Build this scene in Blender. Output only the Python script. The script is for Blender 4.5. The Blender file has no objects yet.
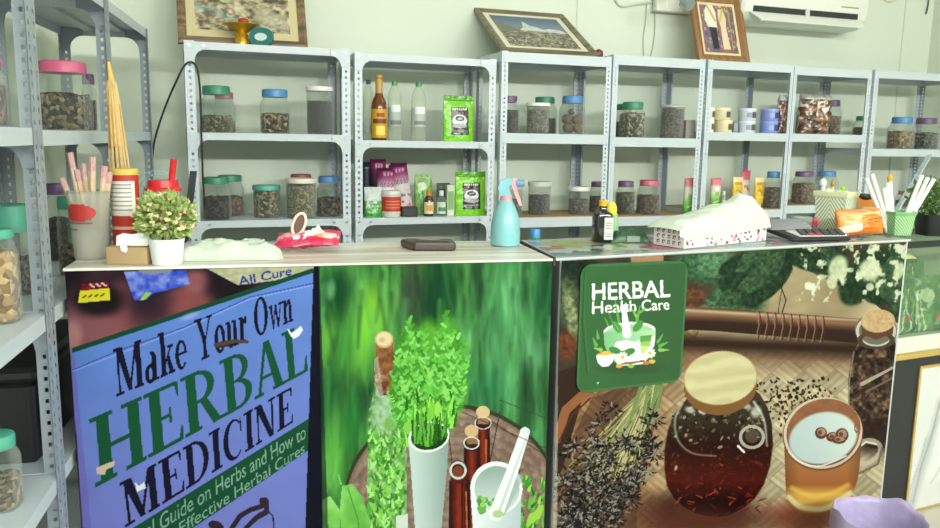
import bpy, math, random
import numpy as np
from mathutils import Vector, Matrix
random.seed(7)
SC = bpy.context.scene
COL = SC.collection

# ---------------------------------------------------------------- camera, world, lamps, exposure
FPX, CX, CY = 800.0, 470.0, 264.0
CAM = Vector((0, 0, 1.40))
YAW, PITCH, ROLL = math.radians(20), math.atan(126.5/800), math.radians(0.945)
FWD = Vector((math.sin(YAW)*math.cos(PITCH), math.cos(YAW)*math.cos(PITCH), -math.sin(PITCH)))
R0 = Vector((math.cos(YAW), -math.sin(YAW), 0))
U0 = R0.cross(FWD)
RGT = R0*math.cos(ROLL) + U0*math.sin(ROLL)
UPV = U0*math.cos(ROLL) - R0*math.sin(ROLL)
FH = Vector((math.sin(YAW), math.cos(YAW), 0))
cd = bpy.data.cameras.new('camera'); cd.sensor_width = 36; cd.lens = FPX*36/940; cd.clip_start = 0.02
cam = bpy.data.objects.new('camera', cd); COL.objects.link(cam)
cam.matrix_world = Matrix(((RGT.x, UPV.x, -FWD.x, CAM.x), (RGT.y, UPV.y, -FWD.y, CAM.y),
                           (RGT.z, UPV.z, -FWD.z, CAM.z), (0, 0, 0, 1)))
SC.camera = cam
w = bpy.data.worlds.new('world'); SC.world = w; w.use_nodes = True
w.node_tree.nodes['Background'].inputs[0].default_value = (0.95, 1.0, 0.98, 1)
w.node_tree.nodes['Background'].inputs[1].default_value = 0.58
SC.view_settings.view_transform = 'Standard'; SC.view_settings.look = 'None'
SC.view_settings.gamma = 1; SC.view_settings.use_curve_mapping = False
SC.view_settings.exposure = 0.27

def tube_light(loc, energy, rz=0, size=(1.2, 0.16)):
    l = bpy.data.lights.new('fluorescent_tube_light', 'AREA'); l.shape = 'RECTANGLE'
    l.size, l.size_y = size; l.energy = energy; l.color = (0.97, 1.0, 0.95)
    o = bpy.data.objects.new('fluorescent_tube_light', l); COL.objects.link(o)
    o.location = loc; o.rotation_euler = (0, 0, rz)
    return o
for fx_, fe_ in ((-0.6, 50), (0.9, 50), (2.4, 54), (3.9, 58)):
    tube_light((fx_, -2.3, 2.66), fe_).rotation_euler = (math.radians(72), 0, 0)      # row of tubes over the shop entrance
tube_light((0.2, -0.6, 2.74), 7)
tube_light((2.4, -0.6, 2.74), 7)
tube_light((1.2, 2.6, 2.74), 4)
tube_light((2.9, 2.6, 2.74), 4)

# ---------------------------------------------------------------- sight lines measured from the photograph
def ray(px, py):
    return FWD + RGT*((px-CX)/FPX) - UPV*((py-CY)/FPX)
def at_depth(px, py, d):
    r = ray(px, py); return CAM + r*(d/r.dot(FH))
def at_z(px, py, z):
    r = ray(px, py); return CAM + r*((z-CAM.z)/r.z)
def at_plane(px, py, p, n):
    r = ray(px, py); return CAM + r*((p-CAM).dot(n)/r.dot(n))
def depth(p): return (p-CAM).dot(FH)
def mpp(p): return (p-CAM).dot(FWD)/FPX          # metres covered by one photo pixel at p

# ---------------------------------------------------------------- materials
def lin(c):
    return tuple((x/12.92 if x <= 0.04045 else ((x+0.055)/1.055)**2.4) for x in [v/255 for v in c])
_M = {}
def nd(nt, t, **kw):
    n = nt.nodes.new(t)
    for k, v in kw.items(): setattr(n, k, v)
    return n
def mat(c, rough=0.5, metal=0.0, vary=0.05, scale=12, bump=0.0, spec=0.5, trans=0.0):
    key = ('m', tuple(c), rough, metal, vary, scale, bump, spec, trans)
    if key in _M: return _M[key]
    m = bpy.data.materials.new('surface'); m.use_nodes = True; nt = m.node_tree
    b = nt.nodes['Principled BSDF']; L = nt.links
    b.inputs['Roughness'].default_value = rough; b.inputs['Metallic'].default_value = metal
    b.inputs['Specular IOR Level'].default_value = spec
    tc = nd(nt, 'ShaderNodeTexCoord'); no = nd(nt, 'ShaderNodeTexNoise')
    no.inputs['Scale'].default_value = scale; no.inputs['Detail'].default_value = 3
    L.new(tc.outputs['Object'], no.inputs['Vector'])
    mx = nd(nt, 'ShaderNodeMix', data_type='RGBA')
    l = lin(c)
    mx.inputs[6].default_value = tuple(v*(1-vary) for v in l)+(1,)
    mx.inputs[7].default_value = tuple(min(1, v*(1+vary)) for v in l)+(1,)
    L.new(no.outputs['Fac'], mx.inputs[0]); L.new(mx.outputs[2], b.inputs['Base Color'])
    if bump:
        bp = nd(nt, 'ShaderNodeBump'); bp.inputs['Strength'].default_value = bump; bp.inputs['Distance'].default_value = 0.01
        L.new(no.outputs['Fac'], bp.inputs['Height']); L.new(bp.outputs['Normal'], b.inputs['Normal'])
    if trans:
        tr = nd(nt, 'ShaderNodeBsdfTransparent'); ms = nd(nt, 'ShaderNodeMixShader')
        ms.inputs[0].default_value = trans
        L.new(b.outputs[0], ms.inputs[1]); L.new(tr.outputs[0], ms.inputs[2])
        L.new(ms.outputs[0], nt.nodes['Material Output'].inputs['Surface'])
    _M[key] = m; return m
def glass(tint=(236, 243, 238), body=0.055, edge=0.45):
    """thin clear plastic or glass: mostly see-through, glossy towards grazing angles"""
    key = ('g', tint, body, edge)
    if key in _M: return _M[key]
    m = bpy.data.materials.new('clear_plastic'); m.use_nodes = True; nt = m.node_tree; L = nt.links
    nt.nodes.remove(nt.nodes['Principled BSDF'])
    tr = nd(nt, 'ShaderNodeBsdfTransparent'); tr.inputs[0].default_value = lin(tint)+(1,)
    gl = nd(nt, 'ShaderNodeBsdfPrincipled'); gl.inputs['Base Color'].default_value = lin((225, 232, 226))+(1,)
    gl.inputs['Roughness'].default_value = 0.12
    lw = nd(nt, 'ShaderNodeLayerWeight'); lw.inputs[0].default_value = 0.35
    mr = nd(nt, 'ShaderNodeMapRange'); mr.inputs[3].default_value = body; mr.inputs[4].default_value = edge
    no = nd(nt, 'ShaderNodeTexNoise'); no.inputs['Scale'].default_value = 30
    bp = nd(nt, 'ShaderNodeBump'); bp.inputs['Strength'].default_value = 0.15; bp.inputs['Distance'].default_value = 0.01
    L.new(no.outputs['Fac'], bp.inputs['Height']); L.new(bp.outputs['Normal'], gl.inputs['Normal'])
    ms = nd(nt, 'ShaderNodeMixShader')
    L.new(lw.outputs['Facing'], mr.inputs[0]); L.new(mr.outputs[0], ms.inputs[0])
    L.new(tr.outputs[0], ms.inputs[1]); L.new(gl.outputs[0], ms.inputs[2])
    L.new(ms.outputs[0], nt.nodes['Material Output'].inputs['Surface'])
    _M[key] = m; return m
def chunky(c1, c2, scale=70, bump=0.8, stretch=(1, 1, 1)):
    """dried plant pieces: cells of varying tone with dark gaps between pieces"""
    key = ('c', c1, c2, scale, stretch)
    if key in _M: return _M[key]
    m = bpy.data.materials.new('dried_pieces'); m.use_nodes = True; nt = m.node_tree; L = nt.links
    b = nt.nodes['Principled BSDF']; b.inputs['Roughness'].default_value = 0.85
    tc = nd(nt, 'ShaderNodeTexCoord'); mp = nd(nt, 'ShaderNodeMapping'); mp.inputs['Scale'].default_value = stretch
    L.new(tc.outputs['Object'], mp.inputs[0])
    vo = nd(nt, 'ShaderNodeTexVoronoi'); vo.inputs['Scale'].default_value = scale*1.6
    no = nd(nt, 'ShaderNodeTexNoise'); no.inputs['Scale'].default_value = scale*0.6
    L.new(mp.outputs[0], no.inputs[0])
    ad = nd(nt, 'ShaderNodeMixRGB'); ad.blend_type = 'ADD'; ad.inputs[0].default_value = 0.012
    L.new(mp.outputs[0], ad.inputs[1]); L.new(no.outputs['Color'], ad.inputs[2]); L.new(ad.outputs[0], vo.inputs['Vector'])
    cr = nd(nt, 'ShaderNodeValToRGB'); e = cr.color_ramp.elements; l1, l2 = lin(c1), lin(c2)
    e[0].position = 0.10; e[0].color = tuple(v*.42 for v in l1)+(1,); e[1].position = 0.95; e[1].color = tuple(min(1, v*1.05) for v in l2)+(1,)
    k = e.new(0.45); k.color = tuple(v*.75 for v in l1)+(1,)
    sp = nd(nt, 'ShaderNodeSeparateColor'); L.new(vo.outputs['Color'], sp.inputs[0]); L.new(sp.outputs[0], cr.inputs[0])
    L.new(cr.outputs[0], b.inputs['Base Color'])
    bp = nd(nt, 'ShaderNodeBump'); bp.inputs['Strength'].default_value = bump; bp.inputs['Distance'].default_value = 0.012; bp.invert = True
    L.new(vo.outputs['Distance'], bp.inputs['Height']); L.new(bp.outputs['Normal'], b.inputs['Normal'])
    _M[key] = m; return m
def slotted(c=(226, 234, 238)):
    """painted slotted angle: a row of punched oblong holes along the flange (UV: across, along in pitches)"""
    key = ('s', c)
    if key in _M: return _M[key]
    m = bpy.data.materials.new('slotted_angle_paint'); m.use_nodes = True; nt = m.node_tree; L = nt.links
    b = nt.nodes['Principled BSDF']; b.inputs['Base Color'].default_value = lin(c)+(1,); b.inputs['Roughness'].default_value = 0.38
    uv = nd(nt, 'ShaderNodeUVMap'); s = nd(nt, 'ShaderNodeSeparateXYZ'); L.new(uv.outputs[0], s.inputs[0])
    def M(op, a, bv=None):
        n = nd(nt, 'ShaderNodeMath', operation=op)
        for i, v in enumerate((a, bv)):
            if v is None: continue
            if isinstance(v, (int, float)): n.inputs[i].default_value = v
            else: L.new(v, n.inputs[i])
        return n.outputs[0]
    du = M('ABSOLUTE', M('SUBTRACT', s.outputs[0], 0.5)); dv = M('ABSOLUTE', M('SUBTRACT', M('FRACT', s.outputs[1]), 0.5))
    hole = M('MULTIPLY', M('LESS_THAN', du, 0.13), M('LESS_THAN', dv, 0.20))
    tr = nd(nt, 'ShaderNodeBsdfTransparent'); ms = nd(nt, 'ShaderNodeMixShader')
    L.new(hole, ms.inputs[0]); L.new(b.outputs[0], ms.inputs[1]); L.new(tr.outputs[0], ms.inputs[2])
    L.new(ms.outputs[0], nt.nodes['Material Output'].inputs['Surface'])
    _M[key] = m; return m
def stripes(c1, c2, freq=14, skew=1.0, chevron=True, duty=0.5, rough=0.5):
    """woven plastic: diagonal slits around the wall (UV)"""
    key = ('st', c1, c2, freq, skew, chevron, duty)
    if key in _M: return _M[key]
    m = bpy.data.materials.new('woven_plastic'); m.use_nodes = True; nt = m.node_tree; L = nt.links
    b = nt.nodes['Principled BSDF']; b.inputs['Roughness'].default_value = rough
    uv = nd(nt, 'ShaderNodeUVMap'); s = nd(nt, 'ShaderNodeSeparateXYZ'); L.new(uv.outputs[0], s.inputs[0])
    def M(op, a, bv=None):
        n = nd(nt, 'ShaderNodeMath', operation=op)
        for i, v in enumerate((a, bv)):
            if v is None: continue
            if isinstance(v, (int, float)): n.inputs[i].default_value = v
            else: L.new(v, n.inputs[i])
        return n.outputs[0]
    u = s.outputs[0]
    if chevron: u = M('PINGPONG', u, 0.25)
    t = M('FRACT', M('MULTIPLY', M('ADD', u, M('MULTIPLY', s.outputs[1], skew*0.25)), freq*4))
    f = M('LESS_THAN', t, duty)
    mx = nd(nt, 'ShaderNodeMix', data_type='RGBA'); mx.inputs[6].default_value = lin(c1)+(1,); mx.inputs[7].default_value = lin(c2)+(1,)
    L.new(f, mx.inputs[0]); L.new(mx.outputs[2], b.inputs['Base Color'])
    _M[key] = m; return m
def printed(rough=0.4, spec=0.35):
    """printed sheet: the ink colours are stored point by point on the sheet's own mesh"""
    key = ('p', rough, spec)
    if key in _M: return _M[key]
    m = bpy.data.materials.new('printed_sheet'); m.use_nodes = True; nt = m.node_tree
    b = nt.nodes['Principled BSDF']; b.inputs['Roughness'].default_value = rough; b.inputs['Specular IOR Level'].default_value = spec
    a = nd(nt, 'ShaderNodeAttribute', attribute_name='ink'); nt.links.new(a.outputs['Color'], b.inputs['Base Color'])
    _M[key] = m; return m
def woodgrain(c1, c2, axis=0, scale=3.0, rough=0.4, stretch=14):
    key = ('w', c1, c2, axis, scale, stretch)
    if key in _M: return _M[key]
    m = bpy.data.materials.new('wood_grain'); m.use_nodes = True; nt = m.node_tree; L = nt.links
    b = nt.nodes['Principled BSDF']; b.inputs['Roughness'].default_value = rough
    tc = nd(nt, 'ShaderNodeTexCoord'); mp = nd(nt, 'ShaderNodeMapping')
    sc = [stretch]*3; sc[axis] = 0.8; mp.inputs['Scale'].default_value = sc
    no = nd(nt, 'ShaderNodeTexNoise'); no.inputs['Scale'].default_value = scale; no.inputs['Detail'].default_value = 5
    cr = nd(nt, 'ShaderNodeValToRGB'); cr.color_ramp.elements[0].position = 0.35; cr.color_ramp.elements[1].position = 0.65
    cr.color_ramp.elements[0].color = lin(c1)+(1,); cr.color_ramp.elements[1].color = lin(c2)+(1,)
    L.new(tc.outputs['Object'], mp.inputs[0]); L.new(mp.outputs[0], no.inputs['Vector'])
    L.new(no.outputs['Fac'], cr.inputs[0]); L.new(cr.outputs[0], b.inputs['Base Color'])
    _M[key] = m; return m

# ---------------------------------------------------------------- mesh builder
class MB:
    def __init__(s): s.v = []; s.f = []; s.uv = {}
    def add(s, vs, fs, uvs=None):
        o = len(s.v); s.v += [tuple(x) for x in vs]
        for i, f in enumerate(fs):
            if uvs: s.uv[len(s.f)] = uvs[i]
            s.f.append(tuple(o+k for k in f))
        return s
    def box(s, a, b):
        x0, y0, z0 = a; x1, y1, z1 = b
        return s.add([(x0,y0,z0),(x1,y0,z0),(x1,y1,z0),(x0,y1,z0),(x0,y0,z1),(x1,y0,z1),(x1,y1,z1),(x0,y1,z1)],
                     [(0,3,2,1),(4,5,6,7),(0,1,5,4),(1,2,6,5),(2,3,7,6),(3,0,4,7)])
    def rbox(s, a, b, r=0.004, n=3):
        """box with rounded vertical edges and a small top/bottom chamfer"""
        x0, y0, z0 = a; x1, y1, z1 = b
        def ring(ins, z):
            pts = []
            rr = max(r-ins, 1e-4)
            for cx, cy, a0 in ((x1-r, y1-r, 0), (x0+r, y1-r, 90), (x0+r, y0+r, 180), (x1-r, y0+r, 270)):
                for k in range(n+1):
                    t = math.radians(a0+90*k/n); pts.append((cx+rr*math.cos(t), cy+rr*math.sin(t), z))
            return pts
        c = min(r*0.6, (z1-z0)*0.3)
        rings = [ring(c, z0), ring(0, z0+c), ring(0, z1-c), ring(c, z1)]
        m = len(rings[0]); vs = sum(rings, []); fs = [tuple(range(m-1, -1, -1))]
        for k in range(3):
            for i in range(m):
                j = (i+1) % m; fs.append((k*m+i, k*m+j, (k+1)*m+j, (k+1)*m+i))
        fs.append(tuple(3*m+i for i in range(m)))
        return s.add(vs, fs)
    def lathe(s, prof, n=28, sq=0.0, c=(0, 0), cap0=True, cap1=True, ax=1.0, ay=1.0, ridge=None):
        """turn a (radius, z) profile; sq>0 squares the plan towards a rounded square"""
        vs = []; fs = []; uvs = []
        for k, (r, z) in enumerate(prof):
            for i in range(n):
                t = 2*math.pi*i/n; ct, st = math.cos(t), math.sin(t)
                q = 1.0
                if sq: q = 1+sq*(1/max(abs(ct), abs(st))-1)
                if ridge: q *= 1+ridge*(1 if i % 2 else -1)
                vs.append((c[0]+r*q*ct*ax, c[1]+r*q*st*ay, z))
        for k in range(len(prof)-1):
            for i in range(n):
                j = (i+1) % n
                fs.append((k*n+i, k*n+j, (k+1)*n+j, (k+1)*n+i))
                uvs.append(((i/n, prof[k][1]), ((i+1)/n, prof[k][1]), ((i+1)/n, prof[k+1][1]), (i/n, prof[k+1][1])))
        if cap0: fs.append(tuple(range(n-1, -1, -1))); uvs.append(tuple((0, 0) for _ in range(n)))
        if cap1: fs.append(tuple((len(prof)-1)*n+i for i in range(n))); uvs.append(tuple((0, 0) for _ in range(n)))
        return s.add(vs, fs, uvs)
    def tube(s, pts, r, n=8, r1=None, cap=True):
        pts = [Vector(p) for p in pts]; m = len(pts); vs = []; fs = []
        up = Vector((0.13, 0.21, 1)).normalized()
        for k, p in enumerate(pts):
            d = (pts[min(k+1, m-1)]-pts[max(k-1, 0)]).normalized()
            a = d.cross(up)
            if a.length < 1e-3: a = d.cross(Vector((1, 0, 0)))
            a.normalize(); b = d.cross(a)
            rr = r if r1 is None else r+(r1-r)*k/(m-1)
            for i in range(n):
                t = 2*math.pi*i/n; vs.append(p+a*rr*math.cos(t)+b*rr*math.sin(t))
        for k in range(m-1):
            for i in range(n):
                j = (i+1) % n; fs.append((k*n+i, k*n+j, (k+1)*n+j, (k+1)*n+i))
        if cap: fs.append(tuple(range(n-1, -1, -1))); fs.append(tuple((m-1)*n+i for i in range(n)))
        return s.add(vs, fs)
    def prism(s, poly, y0, y1):
        """polygon in XZ pushed along Y"""
        n = len(poly); vs = [(x, y0, z) for x, z in poly]+[(x, y1, z) for x, z in poly]
        fs = [tuple(range(n)), tuple(range(2*n-1, n-1, -1))]
        for i in range(n):
            j = (i+1) % n; fs.append((i, i+n, j+n, j))
        return s.add(vs, fs)
    def ball(s, c, r, n=10, sc=(1, 1, 1), jit=0):
        vs = []; fs = []; m = n//2+1
        for k in range(m+1):
            ph = math.pi*k/m
            for i in range(n):
                t = 2*math.pi*i/n; q = r*(1+random.uniform(-jit, jit))
                vs.append((c[0]+q*sc[0]*math.sin(ph)*math.cos(t), c[1]+q*sc[1]*math.sin(ph)*math.sin(t), c[2]+q*sc[2]*math.cos(ph)))
        for k in range(m):
            for i in range(n):
                j = (i+1) % n; fs.append((k*n+i, (k+1)*n+i, (k+1)*n+j, k*n+j))
        return s.add(vs, fs)
    def build(s, name, material, parent=None, loc=(0, 0, 0), rz=0.0, smooth=True, angle=38):
        me = bpy.data.meshes.new(name); me.from_pydata(s.v, [], s.f); me.update()
        if s.uv:
            ul = me.uv_layers.new(name='UVMap')
            for p in me.polygons:
                q = s.uv.get(p.index)
                if q:
                    for k, li in enumerate(p.loop_indices): ul.data[li].uv = q[k]
        if smooth:
            me.shade_smooth(); me.set_sharp_from_angle(angle=math.radians(angle))
        me.materials.append(material)
        o = bpy.data.objects.new(name, me); COL.objects.link(o)
        o.location = loc; o.rotation_euler = (0, 0, rz)
        if parent: o.parent = parent
        return o
def tag(o, label, cat, group=None, kind=None):
    if label: o['label'] = label
    if cat: o['category'] = cat
    if group: o['group'] = group
    if kind: o['kind'] = kind
    return o
def thing(name, label, cat, loc=(0, 0, 0), rz=0.0, group=None):
    o = bpy.data.objects.new(name, None); o.empty_display_size = 0.05; COL.objects.link(o)
    o.location = loc; o.rotation_euler = (0, 0, rz)
    return tag(o, label, cat, group)
def struct(name, mb, m, **kw):
    return tag(mb.build(name, m, **kw), None, None, kind='structure')

# ---------------------------------------------------------------- ink painter for printed sheets
def vnoise(x, y, seed=0):
    xi = np.floor(x).astype(np.int64); yi = np.floor(y).astype(np.int64); fx = x-xi; fy = y-yi
    fx = fx*fx*(3-2*fx); fy = fy*fy*(3-2*fy)
    def h(a, b):
        n = (a*374761393+b*668265263+seed*974711) & 0xffffffff
        n = ((n ^ (n >> 13))*1274126177) & 0xffffffff
        return ((n ^ (n >> 16)) & 0xffff)/65535.0
    return (h(xi, yi)*(1-fx)+h(xi+1, yi)*fx)*(1-fy)+(h(xi, yi+1)*(1-fx)+h(xi+1, yi+1)*fx)*fy
def fbm(x, y, seed=0, o=3):
    t = 0; a = 0.5; s = 0
    for k in range(o): t = t+a*vnoise(x*2**k, y*2**k, seed+k); s += a; a *= 0.5
    return t/s
def smooth(P, m=5):
    Q = []; n = len(P)
    for k in range(n-1):
        p0 = P[max(k-1, 0)]; p1 = P[k]; p2 = P[k+1]; p3 = P[min(k+2, n-1)]
        for j in range(m):
            f = j/m; Q.append(tuple(.5*((2*b)+(c-a)*f+(2*a-5*b+4*c-d)*f*f+(3*b-a-3*c+d)*f**3) for a, b, c, d in zip(p0, p1, p2, p3)))
    return Q+[P[-1]]
class Art:
    def __init__(s, X, Y):
        s.X = X; s.Y = Y; s.C = np.zeros((X.size, 3))
    def put(s, idx, col, a):
        col = np.asarray(col, float)
        a = np.asarray(a)[..., None] if np.ndim(a) else a
        s.C[idx] = s.C[idx]*(1-a)+col*a
    def bb(s, x0, y0, x1, y1):
        return np.nonzero((s.X >= x0) & (s.X <= x1) & (s.Y >= y0) & (s.Y <= y1))[0]
    def inside(s, idx, contours):
        x = s.X[idx]; y = s.Y[idx]; r = np.zeros(idx.size, bool)
        for c in contours:
            n = len(c)
            for i in range(n):
                x0, y0 = c[i]; x1, y1 = c[(i+1) % n]
                if y0 == y1: continue
                r ^= ((y0 > y) != (y1 > y)) & (x < (x1-x0)*(y-y0)/(y1-y0)+x0)
        return r
    def poly(s, contours, col, a=1.0):
        if not isinstance(contours[0][0], (tuple, list, np.ndarray)): contours = [contours]
        P = np.concatenate([np.asarray(c, float) for c in contours])
        idx = s.bb(P[:, 0].min(), P[:, 1].min(), P[:, 0].max(), P[:, 1].max())
        if not idx.size: return idx
        idx = idx[s.inside(idx, contours)]
        if callable(col): col = col(s.X[idx], s.Y[idx])
        s.put(idx, col, a); return idx
    def ell(s, cx, cy, rx, ry, col, ang=0, soft=0.0, a=1.0, ring=None):
        R = max(rx, ry)*(1+soft)+1; idx = s.bb(cx-R, cy-R, cx+R, cy+R)
        if not idx.size: return idx
        t = math.radians(ang); dx = s.X[idx]-cx; dy = s.Y[idx]-cy
        u = (dx*math.cos(t)+dy*math.sin(t))/rx; v = (-dx*math.sin(t)+dy*math.cos(t))/ry
        d = np.sqrt(u*u+v*v)
        if ring: m = ((d < 1) & (d > 1-ring))*1.0
        elif soft: m = np.clip((1+soft-d)/(2*soft), 0, 1); m = m*m*(3-2*m)
        else: m = (d < 1)*1.0
        k = m > 0; idx = idx[k]; m = m[k]
        if callable(col): col = col(s.X[idx], s.Y[idx])
        s.put(idx, col, m*a); return idx
    def line(s, pts, w0, col, w1=None, a=1.0, soft=0.0):
        w1 = w0 if w1 is None else w1; n = len(pts)-1
        W = max(w0, w1)/2+soft+0.5
        P = np.asarray(pts, float)
        idx = s.bb(P[:, 0].min()-W, P[:, 1].min()-W, P[:, 0].max()+W, P[:, 1].max()+W)
        if not idx.size: return
        x = s.X[idx]; y = s.Y[idx]; m = np.zeros(idx.size)
        for i in range(n):
            (x0, y0), (x1, y1) = pts[i], pts[i+1]; dx, dy = x1-x0, y1-y0; q = dx*dx+dy*dy or 1e-9
            t = np.clip(((x-x0)*dx+(y-y0)*dy)/q, 0, 1)
            d = np.hypot(x-x0-t*dx, y-y0-t*dy); w = (w0+(w1-w0)*(i+t)/n)/2
            m = np.maximum(m, np.clip((w+soft-d)/(2*soft), 0, 1) if soft else (d < w)*1.0)
        k = m > 0; idx = idx[k]; m = m[k]
        if callable(col): col = col(s.X[idx], s.Y[idx])
        s.put(idx, col, m*a)
    def tone(s, fn, idx=None):
        i = slice(None) if idx is None else idx
        s.C[i] = fn(s.X[i], s.Y[i], s.C[i])
def quadmap(Q):
    """unit square (u right, v down) -> quad TL,TR,BR,BL (projective)"""
    (x0, y0), (x1, y1), (x2, y2), (x3, y3) = Q
    dx1, dx2, dx3 = x1-x2, x3-x2, x0-x1+x2-x3; dy1, dy2, dy3 = y1-y2, y3-y2, y0-y1+y2-y3
    den = dx1*dy2-dx2*dy1; g = (dx3*dy2-dx2*dy3)/den; h = (dx1*dy3-dx3*dy1)/den
    A = (x1-x0+g*x1, x3-x0+h*x3, x0, y1-y0+g*y1, y3-y0+h*y3, y0)
    def f(u, v):
        k = g*u+h*v+1; return ((A[0]*u+A[1]*v+A[2])/k, (A[3]*u+A[4]*v+A[5])/k)
    return f
# ---- Roman letters drawn as outlines: (width, [contour groups]), cap height 1, y up
def _ring(cx, cy, rx, ry, ix, iy, n=28):
    o = [(cx+rx*math.cos(2*math.pi*k/n), cy+ry*math.sin(2*math.pi*k/n)) for k in range(n)]
    i = [(cx+ix*math.cos(2*math.pi*k/n), cy+iy*math.sin(2*math.pi*k/n)) for k in range(n)]
    return [o, i]
def _rect(a, b, c, d): return [[(a, b), (c, b), (c, d), (a, d)]]
def _quad(*p): return [list(p)]
def _bowl(x, y0, y1, w, t, hr=0.06, n=14):
    cy = (y0+y1)/2; ry = (y1-y0)/2; o = []; i = []
    for k in range(n+1):
        a = -math.pi/2+math.pi*k/n
        o.append((x+w*math.cos(a), cy+ry*math.sin(a))); i.append((x+(w-t)*math.cos(a), cy+(ry-hr)*math.sin(a)))
    return [o+i[::-1]]
def _sv(x0, x1, y, h=0.065): return _rect(x0, y, x1, y+h)
T = 0.245
GL = {
 'H': (1.06, [_rect(.12,0,.12+T,1), _rect(.74,0,.74+T,1), _sv(0,.44,0), _sv(0,.44,.95), _sv(.62,1.06,0), _sv(.62,1.06,.95), _rect(.3,.47,.76,.54)]),
 'E': (.84, [_rect(.12,0,.12+T,1), _sv(0,.8,0), _sv(0,.76,.95), _rect(.3,.48,.58,.54), _quad((.72,0),(.84,0),(.84,.26),(.8,.26)), _quad((.7,1),(.8,1),(.8,.76),(.76,.76)), _rect(.54,.38,.6,.64)]),
 'R': (1.0, [_rect(.12,0,.12+T,1), _sv(0,.44,0), _sv(0,.5,.95), _bowl(.45,.46,1,.4,.2), _rect(.3,.46,.46,.52), _quad((.42,.5),(.62,.5),(.98,.0),(.74,.0)), _sv(.72,1.03,0)]),
 'B': (.9, [_rect(.12,0,.12+T,1), _sv(0,.5,0), _sv(0,.5,.95), _bowl(.45,.5,1,.36,.19), _bowl(.45,0,.54,.43,.2), _rect(.3,.5,.46,.55)]),
 'A': (1.0, [_quad((.40,1),(.60,1),(.97,0),(.69,0)), _quad((.41,1),(.51,1),(.20,0),(.10,0)), _rect(.2,.3,.72,.36), _sv(0,.3,0), _sv(.6,1.03,0)]),
 'L': (.84, [_rect(.12,0,.12+T,1), _sv(0,.8,0), _sv(0,.46,.95), _quad((.68,0),(.84,0),(.84,.34),(.79,.34))]),
 'M': (1.24, [_rect(.12,0,.21,1), _quad((.08,1),(.37,1),(.71,.02),(.53,.02)), _quad((.56,.06),(.66,.06),(1.0,1),(.9,1)), _rect(.9,0,.9+T,1), _sv(0,.34,0), _sv(0,.3,.95), _sv(.8,1.22,0), _sv(.95,1.22,.95)]),
 'D': (1.0, [_rect(.12,0,.12+T,1), _sv(0,.5,0), _sv(0,.5,.95), _bowl(.42,0,1,.56,.22)]),
 'I': (.46, [_rect(.13,0,.13+T,1), _sv(0,.46,0), _sv(0,.46,.95)]),
 'C': (.92, [[ [(.5+.46*math.cos(a),.5+.52*math.sin(a)) for a in np.linspace(.75,5.53,26)]+[(.56+.30*math.cos(a),.5+.45*math.sin(a)) for a in np.linspace(5.45,.83,26)] ], _rect(.8,.62,.86,.98)]),
 'N': (1.06, [_rect(.12,0,.21,1), _rect(.83,0,.92,1), _quad((.06,1),(.36,1),(.93,0),(.70,0)), _sv(0,.34,0), _sv(.7,1.05,.95), _sv(0,.3,.95)]),
 'Y': (1.0, [_quad((.1,1),(.32,1),(.6,.45),(.42,.42)), _quad((.8,1),(.9,1),(.58,.42),(.52,.45)), _rect(.4,0,.6,.47), _sv(0,.42,.95), _sv(.68,1.02,.95), _sv(.28,.72,0)]),
 'O': (.96, [_ring(.48,.5,.47,.52,.23,.45)]),
 'a': (.62, [_rect(.33,.0,.54,.5), _bowl(.28,.34,.68,.26,.2,.08), _ring(.24,.19,.26,.22,.08,.13), _rect(.5,0,.62,.06)]),
 'k': (.72, [_rect(.09,0,.31,1), _sv(0,.38,0), _sv(0,.2,.94), _quad((.26,.3),(.33,.26),(.62,.62),(.53,.62)), _quad((.34,.4),(.5,.44),(.7,0),(.48,0)), _sv(.42,.74,0), _sv(.42,.72,.6)]),
 'e': (.6, [[ [(.31+.3*math.cos(a),.33+.35*math.sin(a)) for a in np.linspace(0,5.6,26)]+[(.34+.14*math.cos(a),.33+.28*math.sin(a)) for a in np.linspace(5.5,0,26)] ], _rect(.16,.33,.58,.39)]),
 'o': (.64, [_ring(.32,.33,.32,.36,.11,.28)]),
 'u': (.72, [_rect(.06,.12,.28,.66), _rect(.42,0,.64,.66), _sv(0,.2,.61), _sv(.36,.5,.61), _sv(.5,.72,0), [[(.08,.2),(.26,.2),(.3,.08),(.44,.12),(.46,.04),(.26,-.02),(.12,.04)]]]),
 'r': (.52, [_rect(.08,0,.30,.66), _sv(0,.4,0), _sv(0,.2,.61), _quad((.26,.46),(.34,.6),(.48,.68),(.5,.5)), _ring(.43,.56,.09,.11,.0,.0)]),
 'w': (.94, [_quad((.06,.66),(.24,.66),(.36,0),(.26,0)), _quad((.26,0),(.34,0),(.5,.6),(.44,.66)), _quad((.4,.66),(.56,.66),(.72,0),(.6,0)), _quad((.62,0),(.7,0),(.9,.66),(.82,.66)), _sv(0,.3,.61), _sv(.72,.95,.61)]),
 'n': (.74, [_rect(.08,0,.30,.66), _rect(.46,0,.68,.48), _sv(0,.38,0), _sv(.4,.76,0), _sv(0,.2,.61), [[(.26,.5),(.4,.66),(.56,.66),(.66,.46),(.48,.42),(.42,.54),(.28,.42)]]]),
 ' ': (.36, []),
}
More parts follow.
